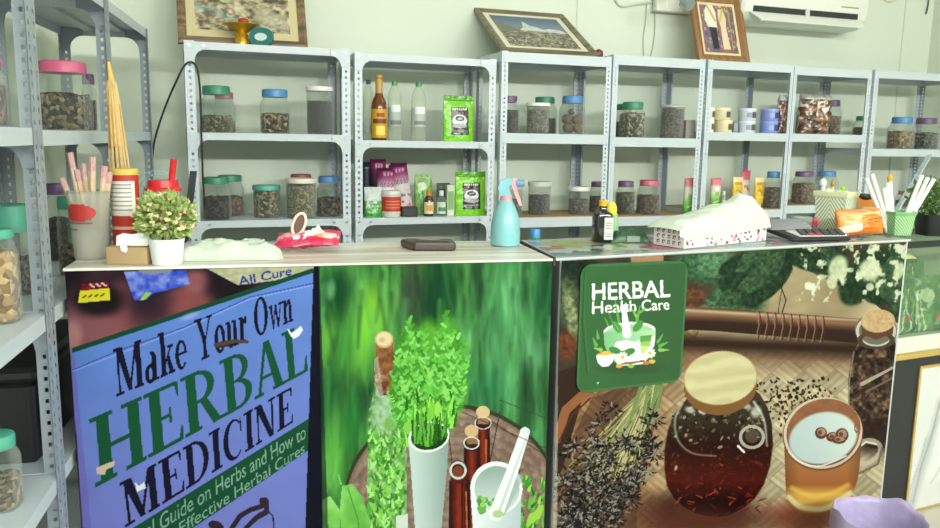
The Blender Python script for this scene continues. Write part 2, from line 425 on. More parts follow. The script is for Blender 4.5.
def roman(art, text, Q, col, gap=0.06):
    W = sum(GL[c][0]+gap for c in text)-gap; f = quadmap(Q); x = 0
    for ch in text:
        wd, groups = GL[ch]
        for g in groups:
            cs = []
            for c in g:
                pts = []
                for k in range(len(c)):
                    (a0, b0), (a1, b1) = c[k], c[(k+1) % len(c)]
                    m = 3 if math.hypot(a1-a0, b1-b0) > 0.3 else 1
                    for j in range(m): pts.append(f((x+a0+(a1-a0)*j/m)/W, 1-(b0+(b1-b0)*j/m)))
                cs.append(pts)
            art.poly(cs, col)
        x += wd+gap
_TX = {}
def text_tris(text, bold=0.0):
    if (text, bold) in _TX: return _TX[(text, bold)]
    cu = bpy.data.curves.new('t', 'FONT'); cu.body = text; cu.offset = bold; cu.resolution_u = 4
    o = bpy.data.objects.new('t', cu); COL.objects.link(o)
    dg = bpy.context.evaluated_depsgraph_get(); me = o.evaluated_get(dg).to_mesh()
    me.calc_loop_triangles(); V = [tuple(v.co[:2]) for v in me.vertices]
    tr = np.array([[V[i] for i in t.vertices] for t in me.loop_triangles])
    o.evaluated_get(dg).to_mesh_clear(); bpy.data.objects.remove(o); bpy.data.curves.remove(cu)
    mn = tr.reshape(-1, 2).min(0); mx = tr.reshape(-1, 2).max(0)
    tr = (tr-mn)/(mx-mn); _TX[(text, bold)] = tr
    return tr
def sans(art, text, Q, col, bold=0.0, a=1.0):
    """plain lettering: its bounding box is fitted to the quad"""
    f = quadmap(Q); q = np.asarray(Q); sub = art.bb(q[:, 0].min()-1, q[:, 1].min()-1, q[:, 0].max()+1, q[:, 1].max()+1)
    if not sub.size: return
    X, Y = art.X[sub], art.Y[sub]; hit = np.zeros(sub.size, bool)
    for t in text_tris(text, bold):
        p = [f(u, 1-v) for u, v in t]
        xs = [c[0] for c in p]; ys = [c[1] for c in p]
        k = np.nonzero((X >= min(xs)) & (X <= max(xs)) & (Y >= min(ys)) & (Y <= max(ys)))[0]
        if not k.size: continue
        x, y = X[k], Y[k]; r = np.ones(k.size, bool); s = None
        ar = (p[1][0]-p[0][0])*(p[2][1]-p[0][1])-(p[2][0]-p[0][0])*(p[1][1]-p[0][1])
        for i in range(3):
            (x0, y0), (x1, y1) = p[i], p[(i+1) % 3]
            r &= ((x1-x0)*(y-y0)-(y1-y0)*(x-x0))*(1 if ar > 0 else -1) >= 0
        hit[k[r]] = True
    art.put(sub[hit], col, a)
def sheet(name, P00, P10, P01, P11, nu, nv, paint, parent=None, coords=None, m=None, base=None, gain=1.0, ink=1.0):
    """flat printed sheet between four corners (bottom-left, bottom-right, top-left, top-right); the painter gets
    the sheet's artboard coordinates: coords(u, v) or (u, v) itself with v downwards"""
    u, v = np.meshgrid(np.linspace(0, 1, nu), np.linspace(0, 1, nv))
    u = u.ravel(); v = v.ravel()
    P = [np.asarray(p, float) for p in (P00, P10, P01, P11)]
    V = (P[0]*((1-u)*(1-v))[:, None]+P[1]*(u*(1-v))[:, None]+P[2]*((1-u)*v)[:, None]+P[3]*(u*v)[:, None])
    X, Y = coords(u, v) if coords else (u, 1-v)
    art = Art(X, Y); paint(art)
    if base is not None: V = V-np.asarray(base, float)
    i = np.arange((nv-1)*nu).reshape(nv-1, nu)[:, :-1].ravel()
    F = np.stack([i, i+1, i+1+nu, i+nu], 1)
    me = bpy.data.meshes.new(name)
    me.vertices.add(len(V)); me.vertices.foreach_set('co', V.ravel())
    me.loops.add(F.size); me.loops.foreach_set('vertex_index', F.ravel().astype(np.int32))
    me.polygons.add(len(F)); me.polygons.foreach_set('loop_start', np.arange(0, F.size, 4, dtype=np.int32))
    me.update(calc_edges=True); me.validate()
    c = np.clip(art.C/255.0, 0, 1); c = np.where(c <= 0.04045, c/12.92, ((c+0.055)/1.055)**2.4)**ink*gain
    at = me.attributes.new('ink', 'FLOAT_COLOR', 'POINT')
    at.data.foreach_set('color', np.concatenate([c, np.ones((len(c), 1))], 1).ravel().astype(np.float32))
    me.materials.append(m or printed())
    o = bpy.data.objects.new(name, me); COL.objects.link(o)
    if parent: o.parent = parent
    if base is not None: o.location = base
    return o
def project(p):
    d = Vector(p)-CAM; F = d.dot(FWD); return (CX+FPX*d.dot(RGT)/F, CY-FPX*d.dot(UPV)/F)
def board(P00, P10, P01, P11):
    """artboard units of a rectangular sheet: its four corners as measured on the photograph; a plain sheet-to-page mapping"""
    f = quadmap([project(P01), project(P11), project(P10), project(P00)])
    def c(u, v): return f(u, 1-v)
    return c
# ================================================================ ROOM
WHITE = mat((198, 208, 211), 0.42, vary=0.03, scale=4)
STEEL = mat((150, 160, 170), 0.45, vary=0.12, scale=9)
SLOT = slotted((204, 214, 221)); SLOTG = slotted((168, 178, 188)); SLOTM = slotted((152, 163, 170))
BLACK = mat((26, 27, 28), 0.45); DARK = mat((44, 42, 40), 0.5)
CARD = mat((176, 150, 108), 0.8, vary=0.08)
CLEAR = glass((242, 246, 242)); CLOUDY = glass((230, 234, 228), 0.09, 0.45)

def foot(px, py, d):
    p = at_depth(px, py, d); return Vector((p.x, p.y, 0))
def footy(px, y):
    p = at_plane(px, 130, Vector((0, y, 0)), Vector((0, 1, 0))); return Vector((p.x, p.y, 0))
RK = {  # front-left and front-right foot of every rack
 'r1': (footy(187, 3.575), footy(350.5, 3.575)), 'r2': (footy(355, 3.60), footy(495, 3.60)),
 'r3': (footy(500.5, 3.575), footy(608.8, 3.575)), 'r4': (footy(610.6, 3.575), footy(701.5, 3.575)),
 'r5': (footy(704.5, 3.575), footy(789.3, 3.575)), 'r6': (footy(790, 3.575), footy(867, 3.575)),
 'r7': (footy(870, 3.575), footy(968, 3.575)),
}
RD = {'r1': .36, 'r2': .36, 'r3': .34, 'r4': .34, 'r5': .36, 'r6': .36, 'r7': .36}
WY = max((b.y+RD[k]*(b-a).normalized().x) for k, (a, b) in RK.items() if k != 'r7')+0.05   # back wall
WY = max(WY, RK['r7'][1].y+RD['r7']+0.04)
L1 = foot(38, 130, 1.75); L3 = foot(152, 130, 3.28)
L2 = L1+(L3-L1)*((foot(107, 130, 2.52)-L1).length/(L3-L1).length)
LD = (L3-L1).normalized(); LN = Vector((-LD.y, LD.x, 0))           # along the left racks, and into the left wall
lw0 = L1+LN*0.40-LD*3.2; tw = (WY-lw0.y)/LD.y; lw1 = lw0+LD*tw
WALL = mat((214, 222, 205), 0.62, vary=0.035, scale=1.6, spec=0.3)
XR = 4.6; YF = -2.6
m = MB(); m.box((lw1.x-0.3, WY, 0), (XR+.1, WY+0.1, 2.8)); struct('wall_back', m, WALL)
m = MB()
a, b = lw0, lw1+LD*0.05; q = LN*0.1
m.add([(a.x,a.y,0),(b.x,b.y,0),(b.x+q.x,b.y+q.y,0),(a.x+q.x,a.y+q.y,0),(a.x,a.y,2.8),(b.x,b.y,2.8),(b.x+q.x,b.y+q.y,2.8),(a.x+q.x,a.y+q.y,2.8)],
      [(0,3,2,1),(4,5,6,7),(0,1,5,4),(1,2,6,5),(2,3,7,6),(3,0,4,7)])
struct('wall_left', m, WALL)
m = MB(); m.box((XR, YF, 0), (XR+0.1, WY, 2.8)); struct('wall_right', m, WALL)
m = MB(); m.box((lw0.x-.4, YF, -0.1), (XR+.1, WY+.1, 0)); struct('floor', m, mat((196, 190, 178), 0.35, vary=0.06, scale=3))
m = MB(); m.box((lw0.x-.4, YF, 2.8), (XR+.1, WY+.1, 2.9)); struct('ceiling', m, mat((236, 238, 232), 0.8))
# vertical joints between the wall panels
for px in (577, 905):
    p = at_plane(px, 10, Vector((0, WY, 0)), Vector((0, 1, 0)))
    m = MB(); m.box((p.x-.004, WY-.003, 0), (p.x+.004, WY, 2.8)); struct('trim_1', m, mat((198, 206, 190), 0.6))

# ---------------------------------------------------------------- slotted steel racks
class Rack: pass
def make_rack(label, A, B, D, shelves, lip=0.032, pw=(0.036, 0.036), gusset=0.0, liner=(), pitch=0.026, zt=None, bolts=False, side_gusset=False, group=None, sidem=None):
    """A, B: front-left and front-right foot; shelves: tops, highest first"""
    dx = (B-A); W = dx.length; dx.normalize(); rz = math.atan2(dx.y, dx.x)
    t = thing('slotted_steel_rack', label, 'rack', A, rz, group)
    zt = zt or shelves[0]+0.004
    def flange(mb, p, q, flip=False):     # p,q: plan ends of one flange
        n = zt/pitch
        vs = [(p[0], p[1], 0), (q[0], q[1], 0), (q[0], q[1], zt), (p[0], p[1], zt)]
        mb.add(vs, [(0, 1, 2, 3)], [((0, 0), (1, 0), (1, n), (0, n))])
    for x0, x1, y0, y1, fx, fy in ((0, pw[0], 0, .034, 0, 0), (W, W-pw[1], 0, .034, W, 0), (0, pw[0], D, D-.034, 0, D), (W, W-pw[1], D, D-.034, W, D)):
        mb = MB(); e = 0.0012
        flange(mb, (x0, fy), (x1, fy)); flange(mb, (fx, y0), (fx, y1))
        sy = 1 if fy == 0 else -1; sx = 1 if fx == 0 else -1
        flange(mb, (x0+sx*e, fy+sy*e), (x1, fy+sy*e)); flange(mb, (fx+sx*e, y0+sy*e), (fx+sx*e, y1))
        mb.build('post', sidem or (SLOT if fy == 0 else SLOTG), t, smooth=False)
    for k, z in enumerate(shelves):
        mb = MB(); e = 0.003; h = lip
        mb.box((e, e, z-.003), (W-e, D-e, z))
        mb.box((e, .0015, z-h), (W-e, .0035, z+.0005)); mb.box((e, D-.0035, z-h), (W-e, D-.0015, z+.0005))
        mb.box((.0015, e, z-h), (.0035, D-e, z+.0005)); mb.box((W-.0035, e, z-h), (W-.0015, D-e, z+.0005))
        for q in (0.33, 0.66): mb.box((e+.01, D*q-.02, z-.014), (W-e-.01, D*q+.02, z-.003))   # pressed stiffening ribs
        # the lip runs in front of the posts
        if k < 9: mb.box((pw[0]*.2, -.0022, z-h), (W-pw[1]*.2, -.0004, z)) if not gusset else None
        mb.build('shelf', WHITE, t, smooth=False)
        if k in liner:
            mb = MB(); mb.box((.006, .006, z), (W-.006, D-.006, z+.004)); mb.build('shelf_liner', mat((168, 140, 100), 0.75, vary=0.12, scale=6), t, smooth=False)
        if gusset:
            for sx, x in ((1, 0), (-1, W)):
                def plate(mb, f):
                    g = gusset; pts = [(0, 0), (g+pw[0], 0)]
                    pts += [(pw[0]+g-g*math.sin(q), -lip-g+g*math.cos(q)) for q in np.linspace(0, math.pi/2, 7)]
                    pts += [(0, -lip-g)]
                    f(mb, pts)
                mb = MB(); front = not side_gusset
                def pf(mb, pts):
                    P = [(x+sx*a, z+b) for a, b in pts]; mb.prism(P if sx > 0 else P[::-1], -.0028, -.0006)
                if front: plate(mb, pf); mb.build('gusset', WHITE, t, smooth=False)
                if side_gusset:
                    for y, sy in ((0, 1), (D, -1)):
                        mb = MB()
                        def ps(mb, pts):
                            n = len(pts); xx = x+sx*.004
                            vs = [(xx, y+sy*a, z+b) for a, b in pts]+[(xx+sx*.002, y+sy*a, z+b) for a, b in pts]
                            fs = [tuple(range(n)), tuple(range(2*n-1, n-1, -1))]+[(i, i+n, (i+1) % n+n, (i+1) % n) for i in range(n)]
                            mb.add(vs, fs)
                        plate(mb, ps); mb.build('gusset', STEEL, t, smooth=False)
                if bolts:
                    for bx in (pw[0]*.5, pw[0]+gusset*.8):
                        mb = MB(); X = x+sx*bx
                        for r, y in ((.006, -.0045),):
                            vs = [(X+r*math.cos(q), -.0028, z-lip*.5+r*math.sin(q)) for q in np.linspace(0, 2*math.pi, 7)[:-1]]
                            vs += [(a*1, -.0065, c) for a, _, c in vs]
                            mb.add(vs, [tuple(range(11, 5, -1))]+[(i, (i+1) % 6, (i+1) % 6+6, i+6) for i in range(6)])
                        mb.build('bolt', mat((176, 184, 188), 0.3, 0.7), t, smooth=False)
    r = Rack(); r.o = t; r.A = A; r.u = dx; r.n = Vector((-dx.y, dx.x, 0)); r.rz = rz; r.W = W; r.D = D; r.z = shelves; r.liner = liner
    return r
def zat(rk, px, py, t=0.0):
    A, B = RK[rk]; u = (B-A).normalized(); return at_plane(px, py, A+Vector((-u.y, u.x, 0))*t, Vector((-u.y, u.x, 0))).z
def shelfz(rk, *rows):
    return [sum(zat(rk, x, y) for x, y in pts)/len(pts) for pts in rows]
Z1 = shelfz('r1', [(195, 41), (345, 50)], [(195, 132.5), (345, 135)], [(210, 221), (340, 219)])+[0.66, 0.30]
Z2 = shelfz('r2', [(362, 52), (490, 61)], [(362, 140), (488, 142.3)], [(367, 216.5), (480, 218.2)])+[0.66, 0.30]
Z3 = shelfz('r3', [(510, 54), (603, 55)], [(510, 134.3), (600, 133.8)], [(518, 219.8), (595, 215)])+[0.62, 0.28]
Z4 = shelfz('r4', [(620, 55.7), (695, 59)], [(620, 138.5), (690, 137.5)], [(640, 218.4), (690, 214)])+[0.62, 0.28]
Z5 = shelfz('r5', [(715, 59.6), (785, 65.5)], [(712, 133.3), (783, 132.6)], [(720, 212), (770, 208.5)])+[0.62, 0.28]
Z6 = shelfz('r6', [(800, 67.2), (862, 70)], [(793, 133.7), (860, 135)], [(800, 206.5), (850, 204)])+[0.62, 0.28]
Z7 = shelfz('r7', [(880, 71.2), (938, 73)], [(874, 148.5), (938, 150)])+[1.02, 0.62, 0.28]
r1 = make_rack('white rack with rounded corner plates, leftmost along the back wall, black cable on its post', *RK['r1'], RD['r1'], Z1, .030, (.040, .036), .045, bolts=True)
r2 = make_rack('white rack with rounded corner plates, holding tall bottles and green coffee pouches', *RK['r2'], RD['r2'], Z2, .031, (.034, .033), .045, bolts=True)
r3 = make_rack('white rack carrying the leaning mountain picture on its top', *RK['r3'], RD['r3'], Z3, .047, (.032, .028), liner=(2,), pitch=.021)
r4 = make_rack('narrow white rack just right of the rack under the mountain picture', *RK['r4'], RD['r4'], Z4, .046, (.029, .030), liner=(2,), pitch=.021)
r5 = make_rack('narrow white rack holding the short cream and blue cans', *RK['r5'], RD['r5'], Z5, .042, (.030, .018), liner=(2,), pitch=.021)
r6 = make_rack('narrow white rack between the rack of cans and the rightmost rack', *RK['r6'], RD['r6'], Z6, .043, (.020, .028), liner=(2,), pitch=.021)
r7 = make_rack('white rack at the right edge of the row, cut off by the picture edge', *RK['r7'], RD['r7'], Z7, .042, (.030, .030), pitch=.021)
ZL = [1.80, 1.40, 1.00, 0.62, 0.26]
lc = make_rack('gray slotted rack nearest the camera, cut off by the left edge of the picture', L1-LD*0.76, L1-LD*.003, .32, [1.80, 1.405, 1.00, .62, .26], .036, (.034, .034), .05, side_gusset=True, sidem=SLOTM)
la = make_rack('gray slotted rack holding the big pink-lidded jar at upper left', L1, L2-LD*.003, .32, [1.80, 1.40, 1.00, .62, .26], .034, (.034, .034), .05, side_gusset=True, sidem=SLOTM)
lb = make_rack('gray slotted rack at left, farthest from the camera, arched empty bay showing the wall', L2, L3, .32, [1.80, 1.40, 1.00, .62, .26], .032, (.034, .034), .05, side_gusset=True, sidem=SLOTM)

# ---------------------------------------------------------------- counter
ZC = 1.08
cA, cB, cC = at_z(65, 268.5, ZC), at_z(556, 258.5, ZC), at_z(911, 239.5, ZC)
def unit(a, b): d = (b-a); d.z = 0; return d.normalized()
uL = unit(cA, cB); nL = Vector((-uL.y, uL.x, 0)); wL = (cB-cA).length
uR = unit(cB, cC); nR = Vector((-uR.y, uR.x, 0)); wR = (cC-cB).length
rzL = math.atan2(uL.y, uL.x); rzR = math.atan2(uR.y, uR.x)
dL = (at_z(340, 243, ZC)-cA).dot(nL)
ct = thing('counter', 'long shop counter with pale wood-grain top, left of the magazine-covered one', 'counter', (cA.x, cA.y, 0), rzL)
# right counter: its left end is cut at a slant
qL = at_z(520, 240.5, ZC); dR = (qL-cB).dot(nR); kx = (qL-cB).dot(uR)
ct2 = thing('counter', 'shop counter with colourful printed sheet on top and tea poster on its front', 'counter', (cB.x, cB.y, 0), rzR)
P = [(0, 0), (wR, 0), (wR-.02, dR), (kx, dR)]
def slab(mb, P, z0, z1):
    n = len(P); mb.add([(x, y, z0) for x, y in P]+[(x, y, z1) for x, y in P], [tuple(range(n-1, -1, -1)), tuple(range(n, 2*n))]+[(i, (i+1) % n, (i+1) % n+n, i+n) for i in range(n)])
qx = (qL-cA).dot(uL)-.012; qy = (qL-cA).dot(nL)
xe = lambda y: wL-.010+(qx-wL)*y/qy
mb = MB(); slab(mb, [(-.004, -.004), (xe(-.004), -.004), (xe(dL), dL), (-.004, dL)], ZC-.006, ZC); mb.build('countertop', woodgrain((188, 180, 164), (240, 238, 226), 0, 2.4, .3), ct, smooth=False)
mb = MB(); slab(mb, [(0, .006), (xe(.006)-.004, .006), (xe(dL-.03)-.004, dL-.03), (0, dL-.03)], 0, ZC-.0061); mb.build('body', BLACK, ct, smooth=False)
mb = MB(); slab(mb, P, ZC-.006, ZC+.0006); mb.build('countertop', mat((190, 196, 190), .35), ct2, smooth=False)
mb = MB(); slab(mb, [(.016, .006), (wR-.006, .006), (wR-.03, dR-.03), (kx+.06, dR-.03)], 0, ZC-.0061); mb.build('body', mat((176, 182, 182), .5), ct2, smooth=False)
mb = MB()
for q0, q1 in (((0, 0), (kx, dR)),):
    d = Vector((q1[0]-q0[0], q1[1]-q0[1], 0)).normalized(); s_ = Vector((d.y, -d.x, 0))*.004
    slab(mb, [(q0[0]-.008, q0[1]), (q0[0], q0[1]), (q1[0], q1[1]), (q1[0]-.008, q1[1])], ZC-.02, ZC+.003)
mb.build('edge_trim', DARK, ct2, smooth=False)
def onL(px, py, z=ZC): return at_z(px, py, z)
# ================================================================ POSTERS ON THE COUNTER FRONT
rnd = random.Random(3)
def lerp(a, b, t):
    a = np.asarray(a, float); b = np.asarray(b, float); t = np.asarray(t)
    return a+(b-a)*(t[..., None] if t.ndim else t)
def ramp(t, stops):
    out = np.zeros((t.size, 3))
    xs = [s[0] for s in stops]
    for c in range(3): out[:, c] = np.interp(t, xs, [s[1][c] for s in stops])
    return out
def poster(name, label, s0, s1, base, u, n, zb, zt, paint, step=0.0018, gain=.70, ink=1.04):
    p0 = base+u*s0-n*.0065; p1 = base+u*s1-n*.0065
    P = [Vector((p.x, p.y, z)) for z in (zb, zt) for p in (p0, p1)]
    mid = (P[0]+P[1])/2
    o = sheet(name, P[0], P[1], P[2], P[3], int((s1-s0)/step), int((zt-zb)/step), paint, coords=board(*P), base=mid, gain=gain, ink=ink, m=printed(.38, .05))
    return tag(o, label, 'poster')

# ---- the herbal medicine book poster
def paint_book(A):
    X, Y = A.X, A.Y
    n = fbm(X/34, Y/30, 5)
    A.C[:] = lerp((34, 26, 34), (84, 56, 66), np.clip((n-.35)*2, 0, 1))
    for cx, cy, rx, ry, c, an in ((108, 330, 34, 22, (150, 92, 94), -20), (84, 316, 20, 26, (134, 84, 92), 0), (120, 300, 12, 18, (120, 66, 74), 10), (176, 300, 22, 12, (150, 82, 84), -15),
                              (196, 282, 14, 12, (158, 96, 98), 0), (72, 336, 10, 16, (176, 128, 126), 0), (150, 322, 22, 14, (108, 62, 72), 0), (190, 306, 26, 9, (140, 78, 80), -20)):
        A.ell(cx, cy, rx, ry, c, an, .5, .85)
    A.ell(98, 300, 26, 16, (20, 18, 20), 0, .4, .9); A.ell(150, 300, 22, 22, (40, 30, 40), 0, .5, .7)
    A.ell(232, 285, 24, 22, (28, 22, 28), 0, .5, .9)
    blue = lambda x, y: lerp((40, 70, 190), (150, 160, 225), np.clip(fbm(x/7, y/7, 9)*1.6-.35, 0, 1))
    A.poly([(124, 272), (186, 270), (190, 284), (168, 290), (152, 294), (146, 300), (134, 300)], blue)
    A.poly([(140, 300), (146, 292), (152, 293), (144, 300)], (150, 200, 60))
    A.poly([(206, 268), (318, 258), (318, 275), (248, 284), (238, 285)], lambda x, y: lerp((206, 200, 170), (150, 160, 120), fbm(x/5, y/3, 4)))
    sans(A, 'All Cure', [(237, 277), (292, 266), (292, 275), (239, 286)], (44, 56, 150), .02)
    # small sticker
    A.poly([(82, 284), (108, 281), (109, 288), (80, 291)], lambda x, y: lerp((180, 30, 50), (60, 20, 30), fbm(x/3, y/3, 2)))
    for k in range(3): A.line([(90+k*6, 284.5-k*.6), (94+k*6, 287-k*.6)], 1.6, (232, 190, 190))
    A.poly([(80, 291), (109, 288), (110, 300), (78, 303)], (214, 208, 46))
    for k in range(4): A.line([(83+k*6, 297.5-k*.5), (86+k*6, 295.5-k*.5)], 1.8, (90, 88, 40))
    A.poly([(136, 268), (176, 267), (170, 272), (150, 274), (140, 272)], (140, 142, 140))
    # book cover
    band = [(72, 348), (313, 268), (314, 272.5), (72.5, 353)]
    A.poly([(70, 350), (314, 268), (302, 700), (96, 700)], lambda x, y: lerp(lerp((90, 136, 210), (100, 134, 208), np.clip((x-80)/230, 0, 1)), (116, 126, 200), np.clip((y-300)/200, 0, 1))*(.965+.07*fbm(x/40, y/26, 3))[:, None])
    A.poly([(95, 700), (70, 348), (73.5, 347), (108, 700)], (110, 108, 186), .8)
    A.poly(band, (24, 74, 52))
    A.line([(72.5, 370), (120, 350), (185, 327), (250, 297), (314, 283)], 1.1, (62, 82, 160)); A.line([(72.5, 371.5), (185, 328.6), (250, 299), (314, 285)], 1, (160, 178, 240), a=.7)
    A.ell(190, 316, 9, 3, (170, 180, 230), -20, .6, .6)
    dk = (26, 24, 46); gn = (26, 84, 56)
    roman(A, 'Make Your Own', [(113, 350), (291.5, 286), (293, 321), (116.5, 397)], dk, .05)
    roman(A, 'HERBAL', [(89, 420.5), (304, 324), (308, 371), (95, 488)], gn, .03)
    roman(A, 'MEDICINE', [(119.5, 484), (292, 387), (293, 422.5), (125, 528)], dk, .05)
    A.poly([(96, 551), (310.5, 417.5), (309, 450), (98, 592)], (26, 78, 54))
    lt = (150, 188, 168)
    sans(A, 'Practical Guide on Herbs and How to', [(104, 549), (305, 424), (306, 438), (105, 566)], lt, 0, .8)
    sans(A, 'Simple & Effective Herbal Cures', [(112, 566), (304, 442), (305, 456), (114, 583)], lt, 0, .8)
    # plant drawing below the band
    A.line([(232, 528), (240, 516), (250, 510), (262, 506), (262, 500), (266, 500), (267, 512), (256, 518), (246, 528)], 5, (52, 40, 54))
    A.line([(258, 514), (266, 510), (273, 516), (274, 530)], 1.6, (52, 44, 70)); A.ell(216, 526, 8, 5, (50, 40, 54), 20)
    for k in range(9): A.line([(200+k*8, 540+k % 3*4), (210+k*8, 530+(k*5) % 9)], 3, (52, 60, 60), 1)
    # torn spots
    A.line([(216, 345), (224, 343), (236, 341), (247, 342)], 4.5, (86, 66, 52), 3); A.line([(219, 347), (230, 345)], 2, (60, 46, 38))
    for c in ([(287, 328), (292, 333), (296, 330), (301, 326), (303, 330), (299, 336), (294, 339), (290, 335)], [(135, 482), (139, 486), (144, 482), (146, 488), (141, 490), (137, 492)]): A.poly(c, (226, 230, 234))
    A.poly([(96, 468), (108, 463), (115, 461), (114, 466), (106, 470), (105, 475), (97, 474)], (198, 184, 160))
    A.poly([(314, 250), (330, 250), (352, 700), (300, 700)], (20, 22, 36))
sM = (at_z(316, 264, ZC-.02)-cA).dot(uL)
poster('book_poster', 'blue poster of a herbal medicine book, with green and black title lettering slanting upward', .001, sM, cA, uL, nL, .03, ZC-.0068, paint_book)

# ---- green herb poster
def paint_herbs(A):
    X, Y = A.X, A.Y
    n = fbm(X/15, Y/58, 11, 4); n2 = fbm(X/5, Y/34, 21, 3); n3 = fbm(X/38, Y/60, 31, 2)
    t = np.clip((n*.55+n2*.25+n3*.35-.33)*1.9, 0, 1)
    g1 = ramp(t, [(0, (26, 50, 38)), (.35, (46, 92, 48)), (.65, (72, 140, 68)), (1, (128, 200, 104))])
    g2 = ramp(t, [(0, (28, 58, 40)), (.4, (52, 100, 56)), (.7, (80, 148, 92)), (1, (134, 200, 140))])
    A.C[:] = lerp(g1, g2, np.clip((X-400)/110, 0, 1))
    for cx, cy, rx, ry, c, a in ((371, 318, 15, 32, (140, 214, 62), .8), (362, 345, 12, 30, (120, 204, 66), .6), (344, 345, 10, 30, (70, 150, 52), .6), (338, 290, 16, 26, (14, 58, 34), .8), (410, 290, 14, 34, (96, 96, 80), .35),
                             (440, 285, 14, 40, (18, 74, 40), .6), (537, 350, 9, 16, (120, 176, 132), .5), (500, 330, 12, 44, (96, 176, 116), .45), (545, 300, 10, 40, (12, 60, 34), .7), (326, 340, 7, 22, (130, 208, 70), .6), (331, 290, 4, 9, (150, 200, 160), .6),
                             (326, 400, 14, 30, (24, 88, 44), .7), (338, 440, 12, 34, (112, 196, 74), .6), (352, 420, 10, 30, (30, 110, 50), .6), (488, 390, 20, 24, (40, 120, 80), .5)):
        A.ell(cx, cy, rx, ry, c, 6, .7, a)
    for k in range(70):
        x = rnd.uniform(318, 560); y = rnd.uniform(255, 400); L = rnd.uniform(25, 75)
        c = rnd.choice([(78, 146, 78), (44, 92, 52), (112, 186, 104), (28, 58, 42), (92, 166, 112)])
        A.line([(x, y), (x+rnd.uniform(-8, 8), y+L)], rnd.uniform(2, 5), c, 1, .45, 2.5)
    # tree-slice board
    def bark(x, y):
        d = np.hypot((x-452)/108, (y-505)/100); r = fbm(x/6, y/5, 41)
        rings = .5+.5*np.sin(d*70+r*5)
        return lerp(lerp((112, 92, 80), (172, 152, 136), r), (88, 68, 58), np.clip(rings*.45-.12, 0, 1))
    A.ell(452, 505, 109, 101, (52, 64, 40)); A.ell(452, 506, 106, 98, bark)
    for q in ((500, 412, 478, 520), (470, 408, 540, 452), (520, 470, 500, 528), (446, 410, 456, 500)): A.line([(q[0], q[1]), (q[2], q[3])], 1.2, (78, 52, 46), 1)
    # glass bottle stuffed with herb
    A.poly(smooth([(374, 368), (395, 368), (396, 388), (402, 405), (406, 425), (407, 560), (406, 700)])+smooth([(366, 700), (367, 560), (368, 425), (371, 406), (374, 388), (374, 370)]), lambda x, y: ramp(fbm(x/3.2, y/4, 51), [(.2, (58, 110, 48)), (.5, (112, 168, 88)), (.8, (170, 206, 150))]))
    for k in range(260):
        x = rnd.uniform(369, 402); y = rnd.uniform(430, 560); A.line([(x, y), (x+rnd.uniform(-5, 5), y-rnd.uniform(3, 9))], 3, rnd.choice([(92, 172, 60), (130, 204, 84), (62, 130, 46), (166, 230, 130)]), .8)
    A.ell(384, 412, 13, 22, (176, 206, 184), 0, .5, .6); A.ell(389, 424, 5, 7, (120, 176, 80), 0, .4, .8)
    A.poly([(376, 350), (394, 352), (394, 394), (380, 396), (374, 380)], lambda x, y: ramp(fbm(x/4, y/4, 61), [(.25, (84, 50, 30)), (.6, (140, 92, 60)), (.9, (196, 170, 140))]))
    A.poly([(375, 340), (393.5, 340), (393, 370), (377, 372)], lambda x, y: ramp(fbm(x/5, y/5, 63), [(.25, (120, 76, 44)), (.7, (158, 108, 70))]))
    A.ell(384, 339.5, 9.2, 8.4, (196, 174, 130)); A.ell(384, 339, 7.6, 6.9, (224, 208, 164)); A.ell(382, 340, 3, 2.4, (200, 182, 138))
    A.poly([(374, 360), (378, 356), (381, 380), (384, 398), (376, 396)], (196, 206, 190), .5)
    # feathery bush
    base = (428, 450)
    tips = [(409, 318), (402, 335), (446, 311), (465, 341), (467, 357), (458, 335), (418, 332), (424, 328), (434, 345), (452, 332), (396, 350), (393, 372), (390, 392), (392, 410), (398, 424), (462, 372), (464, 388), (458, 402), (452, 420), (440, 330), (412, 345), (428, 352), (405, 385), (445, 372), (420, 385), (436, 392), (410, 405), (448, 400), (402, 362), (456, 352), (430, 372), (414, 368), (440, 358)]
    A.ell(428, 392, 31, 54, lambda x, y: lerp((58, 132, 34), (112, 186, 62), fbm(x/3.5, y/4.5, 57)), 0, .22, .97)
    for q in ((410, 360, 13, 34), (446, 352, 15, 34), (428, 350, 14, 30), (400, 390, 10, 26), (456, 384, 11, 30)): A.ell(*q, lambda x, y: lerp((66, 146, 38), (120, 194, 66), fbm(x/3.5, y/4.5, 58)), 0, .3, .9)
    for k, (tx, ty) in enumerate(tips):
        bx = base[0]+(tx-428)*.35; by = 440-abs(tx-428)*.2
        c = rnd.choice([(88, 166, 60), (104, 184, 72), (72, 146, 48)])
        P = [(bx, by), ((bx+tx)/2+(tx-bx)*.12, (by+ty)/2+6), (tx, ty)]
        A.line(P, 7, c, 2.2)
        for s in range(30):
            f = .15+.85*s/30; x = P[0][0]*(1-f)**2+2*P[1][0]*f*(1-f)+tx*f*f; y = P[0][1]*(1-f)**2+2*P[1][1]*f*(1-f)+ty*f*f
            sd = 1 if s % 2 else -1; c2 = rnd.choice([(108, 192, 78), (140, 214, 108), (92, 174, 66), (122, 204, 92), (64, 136, 46), (78, 154, 56)])
            A.line([(x, y), (x+sd*rnd.uniform(3, 7)*(1.15-f*.6), y-rnd.uniform(2, 6))], 3.6, c2, 2.8)
    for k in range(40):
        x = rnd.uniform(404, 455); y = rnd.uniform(400, 448); A.line([(x, y), (x+rnd.uniform(-3, 3), y-12)], 3.5, rnd.choice([(40, 110, 24), (150, 226, 90), (90, 180, 44)]), 1.5)
    A.ell(409, 428, 6, 6.5, (136, 200, 90)); A.ell(431, 413, 3.4, 11, (130, 200, 70), 12); A.ell(439, 411, 3.2, 10, (150, 216, 90), -8)
